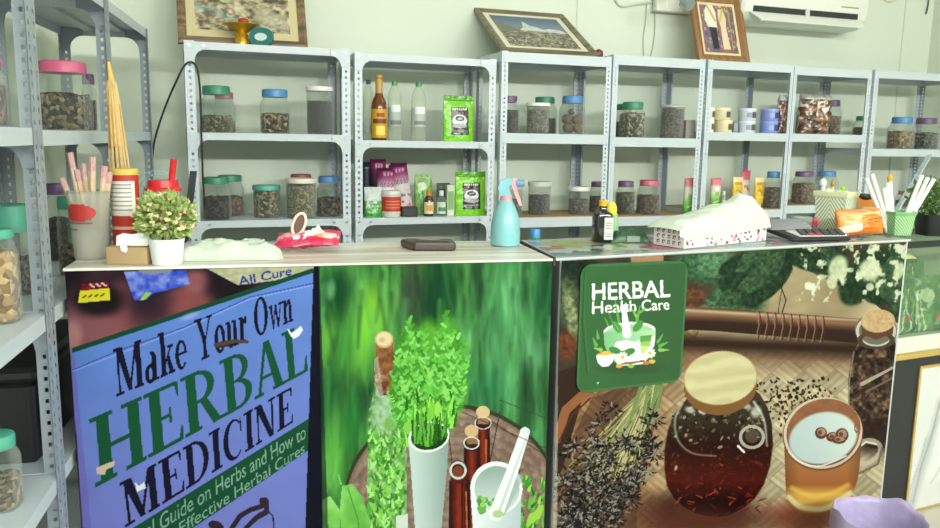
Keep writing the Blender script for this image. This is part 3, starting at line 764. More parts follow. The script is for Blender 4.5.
    # white cone vase
    def vase(x, y): return lerp((196, 216, 210), (140, 162, 156), np.clip((x-410-(y-440)*.06)/38, 0, 1)**1.2)
    A.poly([(408, 437), (449.5, 427), (447, 470), (441.5, 528), (438, 640), (418, 640), (415, 528), (411, 470)], vase)
    A.ell(429, 437, 20.6, 15, (236, 242, 240), -12); A.ell(429.3, 436.5, 18.6, 13.4, (30, 66, 24), -12)
    A.poly([(410, 434), (447, 424), (447, 412), (410, 420)], (74, 160, 40), .0)
    for k in range(46):
        x = rnd.uniform(413, 446); A.line([(x, 444-(x-429)*.2-abs(x-429)*.4+rnd.uniform(-3, 3)), (x+rnd.uniform(-4, 4), 426-rnd.uniform(0, 14))], 2.6, rnd.choice([(58, 124, 40), (96, 172, 64), (44, 96, 32), (112, 190, 80)]), 1.3)
    # brown bottles
    def amber(cx, wd): return lambda x, y: ramp(np.abs(x-cx)/wd+.25*fbm(x/4, y/7, 77), [(0, (150, 58, 34)), (.4, (110, 40, 28)), (.9, (48, 22, 20))])
    A.poly([(476, 424), (490, 424), (490, 640), (476, 640)], amber(483, 7)); A.poly([(464, 444), (480, 444), (480, 640), (464, 640)], amber(472, 8))
    A.poly([(449, 480), (470, 480), (471, 640), (448, 640)], amber(459, 11))
    A.ell(483, 423, 8.5, 7, (50, 34, 30)); A.ell(471.5, 444, 8.5, 7.5, (52, 36, 32))
    A.poly([(466, 430), (478, 430), (478, 444), (467, 444)], (150, 112, 76)); A.ell(471.5, 431, 6.8, 6.2, (208, 178, 136))
    A.poly([(477, 412), (489, 412), (489, 424), (478, 424)], (158, 120, 84)); A.ell(483, 412, 6.8, 6, (214, 188, 148))
    A.ell(471.5, 443, 8.2, 6.5, (214, 220, 214), ring=.16); A.ell(483, 423, 8.6, 6.5, (206, 204, 196), ring=.14)
    A.poly([(450, 470), (466, 470), (466, 484), (451, 484)], (84, 34, 22)); A.ell(458, 470, 9, 9.6, (58, 30, 24)); A.ell(458, 470.5, 8.6, 9, (206, 208, 202), ring=.26); A.ell(458, 471.5, 5, 5.5, (122, 66, 44))
    A.line([(466, 492), (467, 528)], 1.5, (206, 120, 84), a=.8); A.line([(462, 482), (462, 528)], 1.2, (40, 14, 14), a=.8); A.line([(486, 440), (486, 466)], 1.6, (206, 112, 70), a=.8)
    # mortar and pestle
    A.poly([(470.5, 492), (522, 480), (521, 520), (516, 560), (480, 560), (473, 530)], lambda x, y: lerp((226, 236, 238), (182, 200, 206), np.clip((x-480)/42, 0, 1)))
    A.ell(496.5, 488, 26, 26.5, (230, 238, 240), -10); A.ell(497, 489, 22.5, 23, lambda x, y: lerp((150, 172, 164), (206, 220, 218), np.clip((y-468)/40, 0, 1)), -10)
    for k in range(18): A.ell(484+rnd.uniform(-5, 12), 506+rnd.uniform(-8, 6), 3, 2.4, rnd.choice([(112, 176, 82), (150, 206, 110), (84, 150, 64)]), rnd.uniform(0, 90))
    A.line([(519, 478), (501, 511)], 8, (160, 180, 176), 11, .7); A.line([(525, 432), (512, 472), (496, 514)], 9.5, (236, 243, 242), 14); A.line([(527, 436), (499, 512)], 2, (194, 208, 208), 3, .8)
    A.ell(498, 514, 5.5, 4, (176, 206, 150)); A.ell(525, 431, 4.8, 3.6, (214, 226, 226))
    # leaves in the lower corners
    def leafc(x, y): return ramp(fbm(x/22, y/26, 91), [(.2, (80, 156, 62)), (.5, (116, 190, 84)), (.85, (176, 236, 146))])
    A.poly([(342, 486), (352, 484), (362, 496), (370, 520), (372, 600), (344, 600), (340, 510)], leafc); A.line([(348, 488), (358, 520), (362, 560)], 1.2, (70, 150, 60))
    A.poly([(322, 500), (330, 496), (340, 510), (342, 600), (318, 600), (319, 510)], leafc); A.line([(341, 484), (338, 474)], 2, (130, 200, 100), 1)
    for k in range(60):
        x = rnd.uniform(522, 552); y = rnd.uniform(482, 560)-(x-522)*.2; A.line([(x, y), (x+rnd.uniform(-3, 6), y-rnd.uniform(4, 10))], 3.4, rnd.choice([(58, 150, 44), (96, 190, 66), (36, 110, 34), (150, 216, 84)]), 1.2)
    for k in range(3): A.ell(530+k*5, 520-k*4, 2.6, 8, (156, 206, 84), 20)
    A.poly([(396, 516), (408, 514), (408, 640), (396, 640)], (206, 222, 210))
    A.line([(500, 400), (560, 424)], .8, (60, 60, 50)); A.line([(462, 412), (545, 448)], .8, (70, 60, 54))
    A.poly([(553.5, 250), (560, 250), (560, 640), (548.5, 640)], (14, 22, 18)); A.poly([(312, 255), (319, 255), (332, 640), (312, 640)], (18, 26, 30), .55)
poster('herb_poster', 'green poster of fresh herbs in a white vase with brown bottles and a mortar', sM+.002, wL-.012, cA, uL, nL, .03, ZC-.0068, paint_herbs)

# ---- tea poster on the right counter
def paint_tea(A):
    X, Y = A.X, A.Y
    # woven tray
    def weave(x, y):
        u = (x+y*1.15)/30; v = (x-y*1.25)/34
        k = (np.floor(u)+np.floor(v)) % 2
        st = np.where(k > 0, np.sin((x-y*1.25)*.62), np.sin((x+y*1.15)*.62))
        ed = np.minimum(np.minimum(u % 1, 1-u % 1), np.minimum(v % 1, 1-v % 1))
        q = np.clip(.5+.20*st+.7*(fbm(x/14, y/14, 3)-.5), 0, 1)
        c = lerp(lerp((128, 96, 68), (184, 146, 106), q), lerp((166, 152, 120), (218, 210, 180), q), np.clip((x-610)/130+(y-430)/900, 0, 1))
        c = c*(np.where(k > 0, 1.0, .9)*np.clip(.84+ed*3, 0, 1))[:, None]
        return c
    A.C[:] = weave(X, Y)
    A.ell(700, 560, 150, 210, (104, 70, 48), 0, a=0)
    # tray rim and dark left edge
    A.poly([(556, 256), (600, 256), (585, 390), (562, 470), (556, 480)], (66, 50, 40))
    A.line([(556, 440), (566, 410), (586, 392)], 9, (150, 104, 72), 9); A.line([(556, 448), (570, 418), (590, 398)], 1.5, (92, 60, 42))
    # background top: foliage, board
    A.poly([(556, 240), (920, 230), (920, 330), (690, 330), (556, 372)], lambda x, y: lerp((58, 52, 44), (96, 84, 66), fbm(x/16, y/12, 7)))
    A.poly([(700, 330), (720, 292), (790, 262), (870, 300), (905, 330), (905, 350), (690, 350)], lambda x, y: lerp((140, 126, 98), (198, 186, 152), np.clip(fbm(x/50+y/90, y/26, 17)*1.4-.2, 0, 1)))
    A.line([(680, 356), (905, 362)], 22, (120, 88, 66), 16, .75, 14)
    for cx, cy, rx, ry, c, an in ((575, 272, 22, 20, (40, 58, 44), 0), (566, 300, 14, 24, (92, 112, 84), 0), (572, 318, 6, 30, (150, 160, 120), -10), (566, 346, 12, 14, (120, 74, 52), 0),
                              (700, 268, 30, 16, (70, 110, 78), 10), (690, 300, 18, 16, (112, 76, 56), 0), (716, 262, 22, 14, (100, 140, 104), -10), (742, 300, 24, 20, (60, 96, 66), 0), (724, 296, 26, 12, (84, 122, 88), -40)):
        A.ell(cx, cy, rx, ry, (lambda x, y, c=c: lerp(tuple(.55*v for v in c), tuple(min(255, 1.3*v) for v in c), fbm(x/3, y/3, 29))), an, .35, .9)
    tex = lambda a, b, s: (lambda x, y: lerp(a, b, fbm(x/3, y/3, s)))
    for cx, cy, rx, ry, an in ((752, 264, 34, 13, -14), (772, 280, 30, 12, -48), (740, 292, 24, 12, 30), (806, 258, 26, 12, 20), (860, 278, 18, 30, 30), (890, 262, 26, 16, -10), (875, 292, 18, 12, 20), (900, 290, 12, 26, 10), (834, 262, 14, 16, 0)):
        A.ell(cx, cy, rx, ry, tex((18, 34, 24), (66, 96, 66), 13), an, .1, .96)
    def leaf(x0, y0, x1, y1, w_, c0, c1, sd):
        d = math.hypot(x1-x0, y1-y0); ux, uy = (x1-x0)/d, (y1-y0)/d; L = []; R_ = []
        for k in range(9):
            f = k/8; ww = w_*math.sin(math.pi*f**.8)*.5; L.append((x0+ux*d*f-uy*ww, y0+uy*d*f+ux*ww)); R_.append((x0+ux*d*f+uy*ww, y0+uy*d*f-ux*ww))
        A.poly(L+R_[::-1], tex(c0, c1, sd)); A.line([(x0, y0), (x1, y1)], 1.0, (104, 124, 92), .5, .3)
    for q in ((786, 250, 745, 296, 20), (784, 252, 728, 300, 14), (770, 248, 735, 272, 24), (742, 292, 716, 305, 18), (820, 250, 850, 272, 18), (900, 252, 880, 296, 20), (870, 262, 892, 306, 18), (905, 262, 893, 318, 16)): leaf(*q, (30, 50, 34), (96, 126, 92), 15)
    i = A.bb(786, 244, 908, 302); fl = fbm(A.X[i]/6.5, A.Y[i]/7.5, 19, 3); lim = .53+.10*np.clip((A.Y[i]-250)/50, 0, 1)+.12*np.clip((820-A.X[i])/34, 0, 1)
    A.put(i, lerp((150, 166, 126), (222, 226, 202), np.clip((fl-lim)*7, 0, 1)), np.clip((fl-lim)*14, 0, 1)*.92)
    for cx, cy, rx, ry, an in ((838, 268, 9, 13, 20), (870, 270, 11, 11, 20), (870, 287, 4, 4, 0), (899, 271, 5, 9, 20), (832, 282, 5, 7, 0)): A.ell(cx, cy, rx, ry, lambda x, y: lerp((176, 188, 150), (226, 228, 204), fbm(x/3, y/3, 44)), an, .25, .9)
    A.poly([(630, 254), (663, 252), (664, 266), (632, 268)], (176, 138, 108))
    A.line([(780, 284), (786, 300), (778, 326)], 1.2, (30, 24, 20)); A.line([(784, 276), (780, 300), (776, 326)], .8, (40, 30, 24))
    # wooden roller wound with cord
    A.line([(672, 342), (868, 350)], 16, (44, 28, 22), 16, .85, 6)
    A.line([(650, 317), (720, 320), (872, 332)], 21, (62, 44, 37), 25)
    A.line([(650, 312), (720, 314), (872, 325)], 9, (156, 122, 94), 8, .9, 4); A.line([(650, 308), (872, 321)], 2.5, (216, 206, 172), 2, .8, 1.5)
    for k in range(9):
        x = 757+k*8; A.line([(x, 312+k*.6), (x+2, 325+k*.6), (x-1, 338+k*.6)], 1.6, (158, 128, 104), 1, .75)
        A.line([(x+2.5, 312+k*.6), (x+4.5, 325+k*.6), (x+1.5, 338+k*.6)], 1.2, (84, 46, 34))
    # strewn tea bits
    for k in range(230):
        x = rnd.gauss(795, 24); y = rnd.gauss(398, 16)
        if x > 835 or y < 378: continue
        A.ell(x, y, rnd.uniform(.8, 2.4), rnd.uniform(.7, 1.6), rnd.choice([(46, 30, 22), (70, 50, 36), (34, 24, 20), (96, 72, 50)]), rnd.uniform(0, 180))
    # lavender bundle
    A.poly([(556, 470), (592, 398), (640, 380), (664, 388), (654, 430), (640, 480), (634, 560), (556, 560)], (62, 48, 40), .45)
    for k in range(60):
        x0 = rnd.uniform(648, 664); x1 = rnd.uniform(566, 640); y1 = rnd.uniform(440, 505)
        A.line([(x0, 382), ((x0+x1)/2+rnd.uniform(-6, 6), (384+y1)/2), (x1, y1)], 1.6, rnd.choice([(146, 150, 104), (176, 176, 128), (104, 112, 74), (190, 184, 144)]), 1)
    for q in ((642, 384), (650, 383), (658, 384), (662, 386)): A.line([q, (q[0]-rnd.uniform(8, 22), 424)], 4, (122, 146, 92), 2)
    heads = [(612, 410), (570, 452), (590, 438), (648, 424), (655, 418), (600, 424), (640, 440), (628, 446), (652, 440), (566, 476), (584, 470)]+[(rnd.uniform(556, 636), rnd.uniform(478, 530)) for _ in range(78)]+[(rnd.uniform(575, 660), rnd.uniform(436, 478)) for _ in range(22)]
    for hx, hy in heads:
        if hx > 560+ (560-hy)*.95+18: continue
        for k in range(24):
            a = rnd.uniform(0, 6.3); r = rnd.uniform(0, 9)
            A.line([(hx+r*math.cos(a), hy+r*math.sin(a)*1.2), (hx+(r+4)*math.cos(a), hy+(r+4)*math.sin(a))], 1.9, rnd.choice([(40, 36, 36), (58, 52, 52), (34, 31, 30), (28, 26, 26), (96, 90, 86), (150, 146, 136)]), 1.0)
    # corked jar at the right
    A.poly(smooth([(860, 340), (852, 358), (848, 384), (849, 410), (854, 432), (866, 446), (884, 448), (897, 438), (899, 400), (900, 360), (894, 340)]), lambda x, y: ramp(fbm(x/4, y/4, 55), [(.25, (34, 28, 24)), (.55, (84, 66, 52)), (.85, (150, 128, 104))]))
    A.ell(874, 436, 24, 18, (52, 38, 32), 0, .45, .85)
    A.line(smooth([(854, 352), (849, 384), (850, 412), (856, 436)]), 1.6, (170, 172, 160), a=.6); A.line([(862, 384), (896, 366)], 4, (176, 168, 150), 2); A.line([(866, 392), (896, 376)], 2, (120, 110, 96))
    A.ell(876, 330, 21, 17.5, (120, 116, 104)); A.ell(876, 331, 20, 16, (196, 196, 184), ring=.14); A.ell(876, 340, 19, 9, (86, 74, 62), ring=.3)
    A.poly([(861, 322), (894, 320), (893, 333), (876, 340), (862, 334)], (104, 76, 54)); A.ell(878, 321, 17, 11.5, lambda x, y: lerp((176, 148, 108), (214, 192, 152), fbm(x/2.2, y/2.2, 66)), -4)
    # round teapot with wooden lid
    def pot(x, y):
        t = (y-390)/128; c = ramp(t+.12*(fbm(x/6, y/4, 71)-.5), [(0, (70, 66, 54)), (.25, (58, 50, 40)), (.42, (46, 26, 20)), (.7, (84, 30, 20)), (.85, (40, 14, 12)), (1.1, (26, 12, 12))])
        g = np.clip((fbm(x/3, y/3, 72)-.62)*4, 0, 1)*np.clip(1-np.abs(t-.55)*3, 0, 1)
        return lerp(c, (150, 70, 44), g*.8)
    A.ell(700, 512, 62, 22, (60, 28, 20), 0, .5, .8)
    out = [(684, 402), (675, 413), (668, 430), (664.5, 450), (664.5, 470), (667, 486), (674, 499), (684, 508), (698, 515), (714, 518.5), (730, 516), (744, 508), (755, 498), (764, 484), (770, 466), (773, 444), (772, 424), (768, 408), (760, 394), (752, 388), (720, 384), (694, 390)]
    A.poly(out, pot); A.line(out[:16], 1.4, (96, 78, 62), 1.4, .5); A.line(out[8:14], 2.2, (120, 60, 40), 1, .5)
    for k in range(160):
        x = rnd.uniform(672, 764); y = rnd.gauss(420, 10); A.ell(x, y, rnd.uniform(1, 2.6), rnd.uniform(.8, 1.6), rnd.choice([(40, 34, 26), (110, 100, 76), (78, 66, 50), (150, 140, 112)]), rnd.uniform(0, 180))
    for k in range(46):
        x = rnd.uniform(674, 764); y = rnd.gauss(498, 10); A.line([(x, y), (x+rnd.uniform(-7, 7), y+rnd.uniform(-4, 4))], 1.8, rnd.choice([(166, 72, 44), (130, 48, 32), (96, 32, 24)]), 1, .8)
    A.line(smooth([(682, 404), (675, 420), (678, 440), (692, 453), (716, 456)]), 2.4, (186, 186, 170), 1, .75, 1); A.line(smooth([(754, 402), (764, 420), (767, 446)]), 2.6, (214, 214, 200), 1.4, .8, 1)
    A.ell(752, 437, 13, 12, (196, 196, 184), 0, ring=.24, a=.85); A.ell(752, 436, 7, 7, (120, 112, 96), a=.6); A.line([(738, 446), (744, 452)], 2, (230, 230, 220))
    for hx, hy, rx, ry in ((690, 410, 5, 3), (756, 412, 5, 6), (746, 406, 6, 3), (702, 412, 4, 2), (676, 468, 1.4, 2.5)): A.ell(hx, hy, rx, ry, (220, 222, 210), 20, .5, .7)
    A.poly([(684, 382), (757, 374), (757, 386), (742, 404), (716, 412), (692, 404), (684, 392)], (128, 96, 62))
    A.ell(720.5, 387, 36, 28, (132, 98, 60), -6)
    A.ell(720.5, 378, 37, 27, lambda x, y: lerp((188, 182, 140), (216, 210, 172), np.clip(.5+.5*np.sin((y+x*.15)/2.6+4*fbm(x/22, y/8, 81)), 0, 1)*.5+.25), -6); A.ell(720.5, 378, 37, 27, (176, 160, 118), -6, ring=.03)
    A.ell(690, 372, 6, 14, (206, 206, 196), -40, .4, .0)
    # glass mug of tea
    A.ell(805, 516, 38, 18, (132, 70, 50), 0, .6, .8); A.ell(700, 530, 60, 20, (96, 54, 40), 0, .6, .7)
    A.line(smooth([(858, 464), (870, 462), (879, 454), (880, 446), (874, 441), (864, 441), (856, 448)]), 4.5, (196, 190, 172), a=.75); A.line([(858, 474), (878, 464), (882, 448)], 2.2, (120, 100, 78), a=.8); A.line([(858, 448), (866, 442), (876, 444)], 2, (236, 234, 222), a=.8)
    def tea(x, y):
        c = ramp((y-440)/72, [(0, (150, 112, 80)), (.3, (172, 124, 80)), (.62, (166, 108, 62)), (.75, (214, 176, 92)), (.9, (206, 164, 86)), (1, (186, 134, 76))])
        return lerp(c, c*.72, np.clip((np.abs(x-823)-24)/18, 0, 1))
    A.poly([(784, 440), (862, 432)]+smooth([(861, 450), (858, 478), (850, 496), (834, 509), (812, 514), (796, 510), (787, 498), (785, 470)]), tea)
    A.line(smooth([(789, 497), (802, 507), (826, 508), (850, 493)]), 5, (222, 214, 176), a=.8, soft=1); A.line(smooth([(787, 501), (802, 512), (826, 512), (852, 497)]), 2, (150, 100, 62), a=.8)
    A.line(smooth([(792, 488), (812, 496), (832, 493), (848, 485)]), 4, (232, 202, 104), a=.7, soft=2)
    A.ell(823, 434, 40.5, 36.5, (122, 84, 62), -14); A.ell(823, 433, 39.5, 35.5, (206, 196, 176), -14, ring=.07)
    A.ell(824, 430, 37, 31, lambda x, y: lerp((134, 92, 68), (164, 116, 84), fbm(x/8, y/6, 91)), -14)
    A.ell(823, 438, 34.5, 25.5, lambda x, y: lerp((184, 200, 198), (210, 222, 216), np.clip((x-790)/70, 0, 1)), -14, .06)
    A.line(smooth([(789, 452), (800, 462), (820, 466), (846, 456)]), 1.6, (230, 232, 228), a=.8)
    for cx, cy, rx, ry in ((821, 433, 6, 6), (833, 437, 7, 5), (842, 435, 6.5, 7), (839, 440, 7, 4)):
        A.ell(cx, cy, rx, ry, (104, 70, 52)); A.ell(cx+.5, cy-1, rx*.7, ry*.65, (170, 140, 120)); A.ell(cx-1, cy-.5, rx*.35, ry*.35, (110, 80, 64))
    A.ell(857, 428, 3, 5, (150, 100, 70), 0, ring=.4)
    # bright border of the sheet
    A.poly([(552, 240), (558.5, 240), (556.5, 700), (546, 700)], (196, 200, 196), .55)
poster('tea_poster', 'brown poster of a tea pot, glass mug and lavender on a woven tray', 0.014, wR-.030, cB, uR, nR, .03, ZC-.0068, paint_tea, gain=.74, ink=1.16)

# ---- green sign plate fixed on the tea poster
def paint_sign(A):
    X, Y = A.X, A.Y
    A.C[:] = lerp((36, 92, 40), (30, 80, 36), np.clip((X-590)/100, 0, 1))
    A.line([(584, 270), (582, 320), (587, 374)], 1.2, (24, 66, 30)); A.line([(586, 272), (584.5, 320), (589, 372)], .8, (60, 118, 62), a=.7)
    wt = (244, 248, 242)
    sans(A, 'HERBAL', [(592, 283.5), (670, 279.5), (670.5, 297), (592.2, 300.5)], wt, .014)
    sans(A, 'Health Care', [(592, 301.5), (669, 299), (669.5, 309.5), (592.2, 314)], wt, .010)
    A.ell(632, 368, 34, 6, (26, 68, 30), 0, .3, .8)
    lf = [(58, 128, 52), (94, 164, 70), (130, 186, 90)]
    for x0, y0, x1, y1, w_, c in ((616, 330, 607, 310, 4, 0), (620, 328, 615, 300, 3.4, 1), (612, 334, 605, 318, 3, 1), (637, 320, 640, 306, 3.4, 1), (641, 312, 646, 308, 3, 1), (636, 316, 632, 309, 2.6, 2), (596, 345, 593, 338, 4, 1), (601, 350, 594, 348, 4, 2), (598, 338, 597, 330, 3, 1), (660, 346, 668, 342, 3.6, 1), (660, 350, 669, 350, 3.6, 2), (658, 342, 663, 334, 3, 1)):
        A.line([(x0, y0), (x1, y1)], w_, lf[c], .8)
    A.ell(629.5, 331, 26, 9, (232, 244, 230), -3); A.ell(629.5, 331.4, 23.6, 7, (150, 196, 150), -3)
    A.poly([(603.5, 332), (655.5, 330), (655, 342), (650, 356), (643, 364), (620, 366), (610, 358), (604.5, 345)], lambda x, y: lerp((120, 182, 124), (170, 212, 168), np.clip((x-604)/50, 0, 1)))
    A.poly([(612, 352), (616, 342), (626, 340), (636, 342), (646, 336), (655, 336), (654, 346), (648, 358), (643, 364), (618, 366)], (238, 246, 236))
    A.line([(624, 310), (627, 334)], 4.5, (242, 248, 242), 8.5); A.ell(624, 308.5, 4.2, 4, (242, 248, 242))
    for cx, cy, an in ((617, 327, 55), (638, 326, -50)): A.ell(cx, cy, 7, 3.6, (66, 140, 60), an)
    A.ell(617, 327, 6, .5, (110, 176, 90), 55)
    for cx, cy, an in ((615, 350.5, 20), (629, 352, -22), (624, 354, 0)): A.ell(cx, cy, 6.5, 3.4, (52, 128, 56), an)
    A.poly([(640, 340), (651, 339), (650, 351), (641, 351)], (134, 190, 96)); A.poly([(640, 336), (652, 335), (651, 341), (640, 342)], (84, 150, 64)); A.poly([(641, 346), (650.5, 346), (649, 354), (642, 354)], (190, 224, 110))
    for cx, cy in ((622.5, 357), (650, 353)):
        for k in range(10):
            a = k*.628; A.line([(cx, cy), (cx+5*math.cos(a), cy+4.6*math.sin(a))], 1.8, (248, 250, 246))
        A.ell(cx, cy, 1.9, 1.8, (226, 176, 50))
    A.line([(622, 364), (644, 361)], 2.2, (150, 84, 56))
    A.ell(605, 355, 8.6, 3, (214, 152, 52), -4); A.ell(606, 353.5, 5, 2.4, (232, 178, 66))
    A.poly([(596, 355.5), (614.5, 354.5), (612.5, 362), (608, 366.5), (602.5, 367), (598, 363)], (244, 246, 240))
    for cx, cy, c in ((619, 366, (214, 160, 60)), (631, 366, (132, 180, 84)), (652, 361.5, (222, 182, 70)), (646, 363, (190, 120, 60))): A.ell(cx, cy, 3.2, 2, c)
    A.ell(598, 383, .8, .8, (200, 210, 200))
pl, nn = cB-nR*.0085, nR
def onposter(px, py): return at_plane(px, py, pl, nn)
g00, g10, g01 = onposter(576, 389), onposter(683.5, 380), onposter(579, 265)
gw = (onposter(683, 330)-onposter(578, 330)).length; gh = onposter(630, 262.5).z-onposter(630, 387).z
gs = thing('sign_plate', 'dark green rounded sign reading HERBAL Health Care, fixed on the tea poster', 'sign', (0, 0, 0), 0)
gc = onposter(630, 387); cxs = (onposter(578, 330)-gc).dot(uR)
base = Vector((gc.x, gc.y, gc.z)); gs.location = base
x0 = cxs; x1 = cxs+gw; tilt = (onposter(683, 381).z-onposter(577, 389).z)/gw*.35
def gp(x, z, off): return uR*x-nR*off+Vector((0, 0, z+tilt*(x-(x0+x1)/2)))
mb = MB(); rr = .035; ring = []
for cx_, cz_, a0 in ((x1-rr, gh-rr, 0), (x0+rr, gh-rr, 90), (x0+rr, rr, 180), (x1-rr, rr, 270)):
    for k in range(9):
        a = math.radians(a0+90*k/8); ring.append((cx_+rr*math.cos(a), cz_+rr*math.sin(a)))
n = len(ring)
mb.add([gp(x, z, 0.0) for x, z in ring]+[gp(x, z, .004) for x, z in ring], [tuple(range(n)), tuple(range(2*n-1, n-1, -1))]+[(i, i+n, (i+1) % n+n, (i+1) % n) for i in range(n)])
mb.build('plate', mat((34, 88, 40), .35), gs, smooth=False)
q = [base+gp(x, z, .0046) for x, z in ((x0+.008, .008), (x1-.008, .008), (x0+.008, gh-.008), (x1-.008, gh-.008))]
# the printed face is trimmed to the plate's rounded outline
fo = sheet('printed_face', *q, 170, 200, paint_sign, gs, board(*q), printed(.35, .4), base=base, gain=.75); fo.location = (0, 0, 0)
import bmesh
bm = bmesh.new(); bm.from_mesh(fo.data); rm = []
for v in bm.verts:
    x = v.co.dot(uR); z = v.co.z-tilt*(x-(x0+x1)/2); rlim = rr-.002
    dx = max(x0+rr-x, x-(x1-rr), 0); dz = max(rr-z, z-(gh-rr), 0)
    if dx > 0 and dz > 0 and math.hypot(dx, dz) > rlim: rm.append(v)
bmesh.ops.delete(bm, geom=rm, context='VERTS'); bm.to_mesh(fo.data); bm.free()
# ================================================================ JARS, BOTTLES AND PACKETS ON THE RACKS
RR = {'r1': r1, 'r2': r2, 'r3': r3, 'r4': r4, 'r5': r5, 'r6': r6, 'r7': r7, 'lc': lc, 'la': la, 'lb': lb}
LIDS = {'green': (62, 136, 106), 'teal': (84, 172, 146), 'blue': (84, 138, 190), 'purple': (110, 82, 120), 'pink': (204, 104, 122), 'hotpink': (220, 106, 142),
        'white': (232, 232, 222), 'cream': (222, 220, 200), 'red': (164, 76, 84), 'gray': (196, 200, 194), 'clear': (206, 210, 200)}
def spot(rk, k, px, ytop, t, yrow=None):
    """where a thing stands on shelf k of a rack: point on the shelf, metres per pixel, its height"""
    r = RR[rk]; z = r.z[k]+(.0042 if k in r.liner else .0004); o = r.A+r.n*t
    if yrow is None: yrow = 131 if k == 1 else (215 if k == 2 else 60)
    p = at_plane(px, yrow, o, r.n); p.z = z
    return p, mpp(p), at_plane(px, ytop, o, r.n).z-z
def lumpy(mb, R, H, sq, n=22, amp=.10, m=6):
    prof = [(R*.9, 0), (R, .006)]+[(R, H*(k+1)/m) for k in range(m-1)]+[(R*.97, H), (R*.6, H*1.0), (R*.25, H*1.02)]
    o = len(mb.v); mb.lathe(prof, n, sq)
    for i in range(o+2*n, len(mb.v)):
        x, y, z = mb.v[i]; top = z > H*.9
        mb.v[i] = (x*(1+random.uniform(-.03, .0)), y*(1+random.uniform(-.03, .0)), z+(random.uniform(-amp, amp)*R if top else 0))
def make_jar(p, w, h, rz, label, style, lid, c1, c2, fill, scale=70, lid_h=.1, stretch=(1, 1, 1), group=None, name='storage_jar', contents=True):
    t = thing(name, label, 'jar', p, rz, group)
    R = w/2; lh = h*lid_h; sq = .42 if style == 'pet' else (.55 if style == 'square' else 0.0)
    R = R/(1+sq*.12)
    bh = h-lh*.8
    if style == 'pet':
        prof = [(R*.88, .0005), (R*.97, .006), (R, .02), (R, bh*.70), (R*.99, bh*.76), (R*.90, bh*.85), (R*.80, bh*.90), (R*.79, bh)]
        top = bh*.76; lr = R*.84; fillH = bh*fill
    else:
        prof = [(R*.90, .0005), (R*.95, .004), (R*.97, .02), (R, bh*.97), (R*.985, bh)]; top = bh*.95; lr = R*1.05; fillH = bh*fill
    mb = MB(); mb.lathe(prof, 30, sq, cap1=False); mb.build('jar_body', CLOUDY if style == 'cyl' else CLEAR, t)
    if contents:
        mb = MB(); lumpy(mb, R*.93, fillH, sq); o = mb.build('contents', chunky(c1, c2, scale, stretch=stretch), t, loc=(0, 0, .004), angle=60)
    mb = MB()
    if style == 'pet':
        mb.lathe([(lr*.98, h-lh), (lr, h-lh+.001)]+[(lr, h-lh*.22), (lr*.96, h-lh*.05), (lr*.86, h), (lr*.3, h)], 48, ridge=.012)
    else:
        mb.lathe([(lr, h-lh), (lr, h-lh*.15), (lr*.97, h), (lr*.9, h-.001), (lr*.3, h-.001)], 36, sq)
    mb.build('lid', glass((214, 220, 212), .5, .8) if lid == 'clear' else mat(LIDS[lid], .42, vary=.06), t)
    return t
BR, OL, GY, DK, TN, CR = (70, 58, 44), (118, 108, 78), (104, 102, 96), (52, 46, 40), (164, 132, 92), (188, 172, 130)
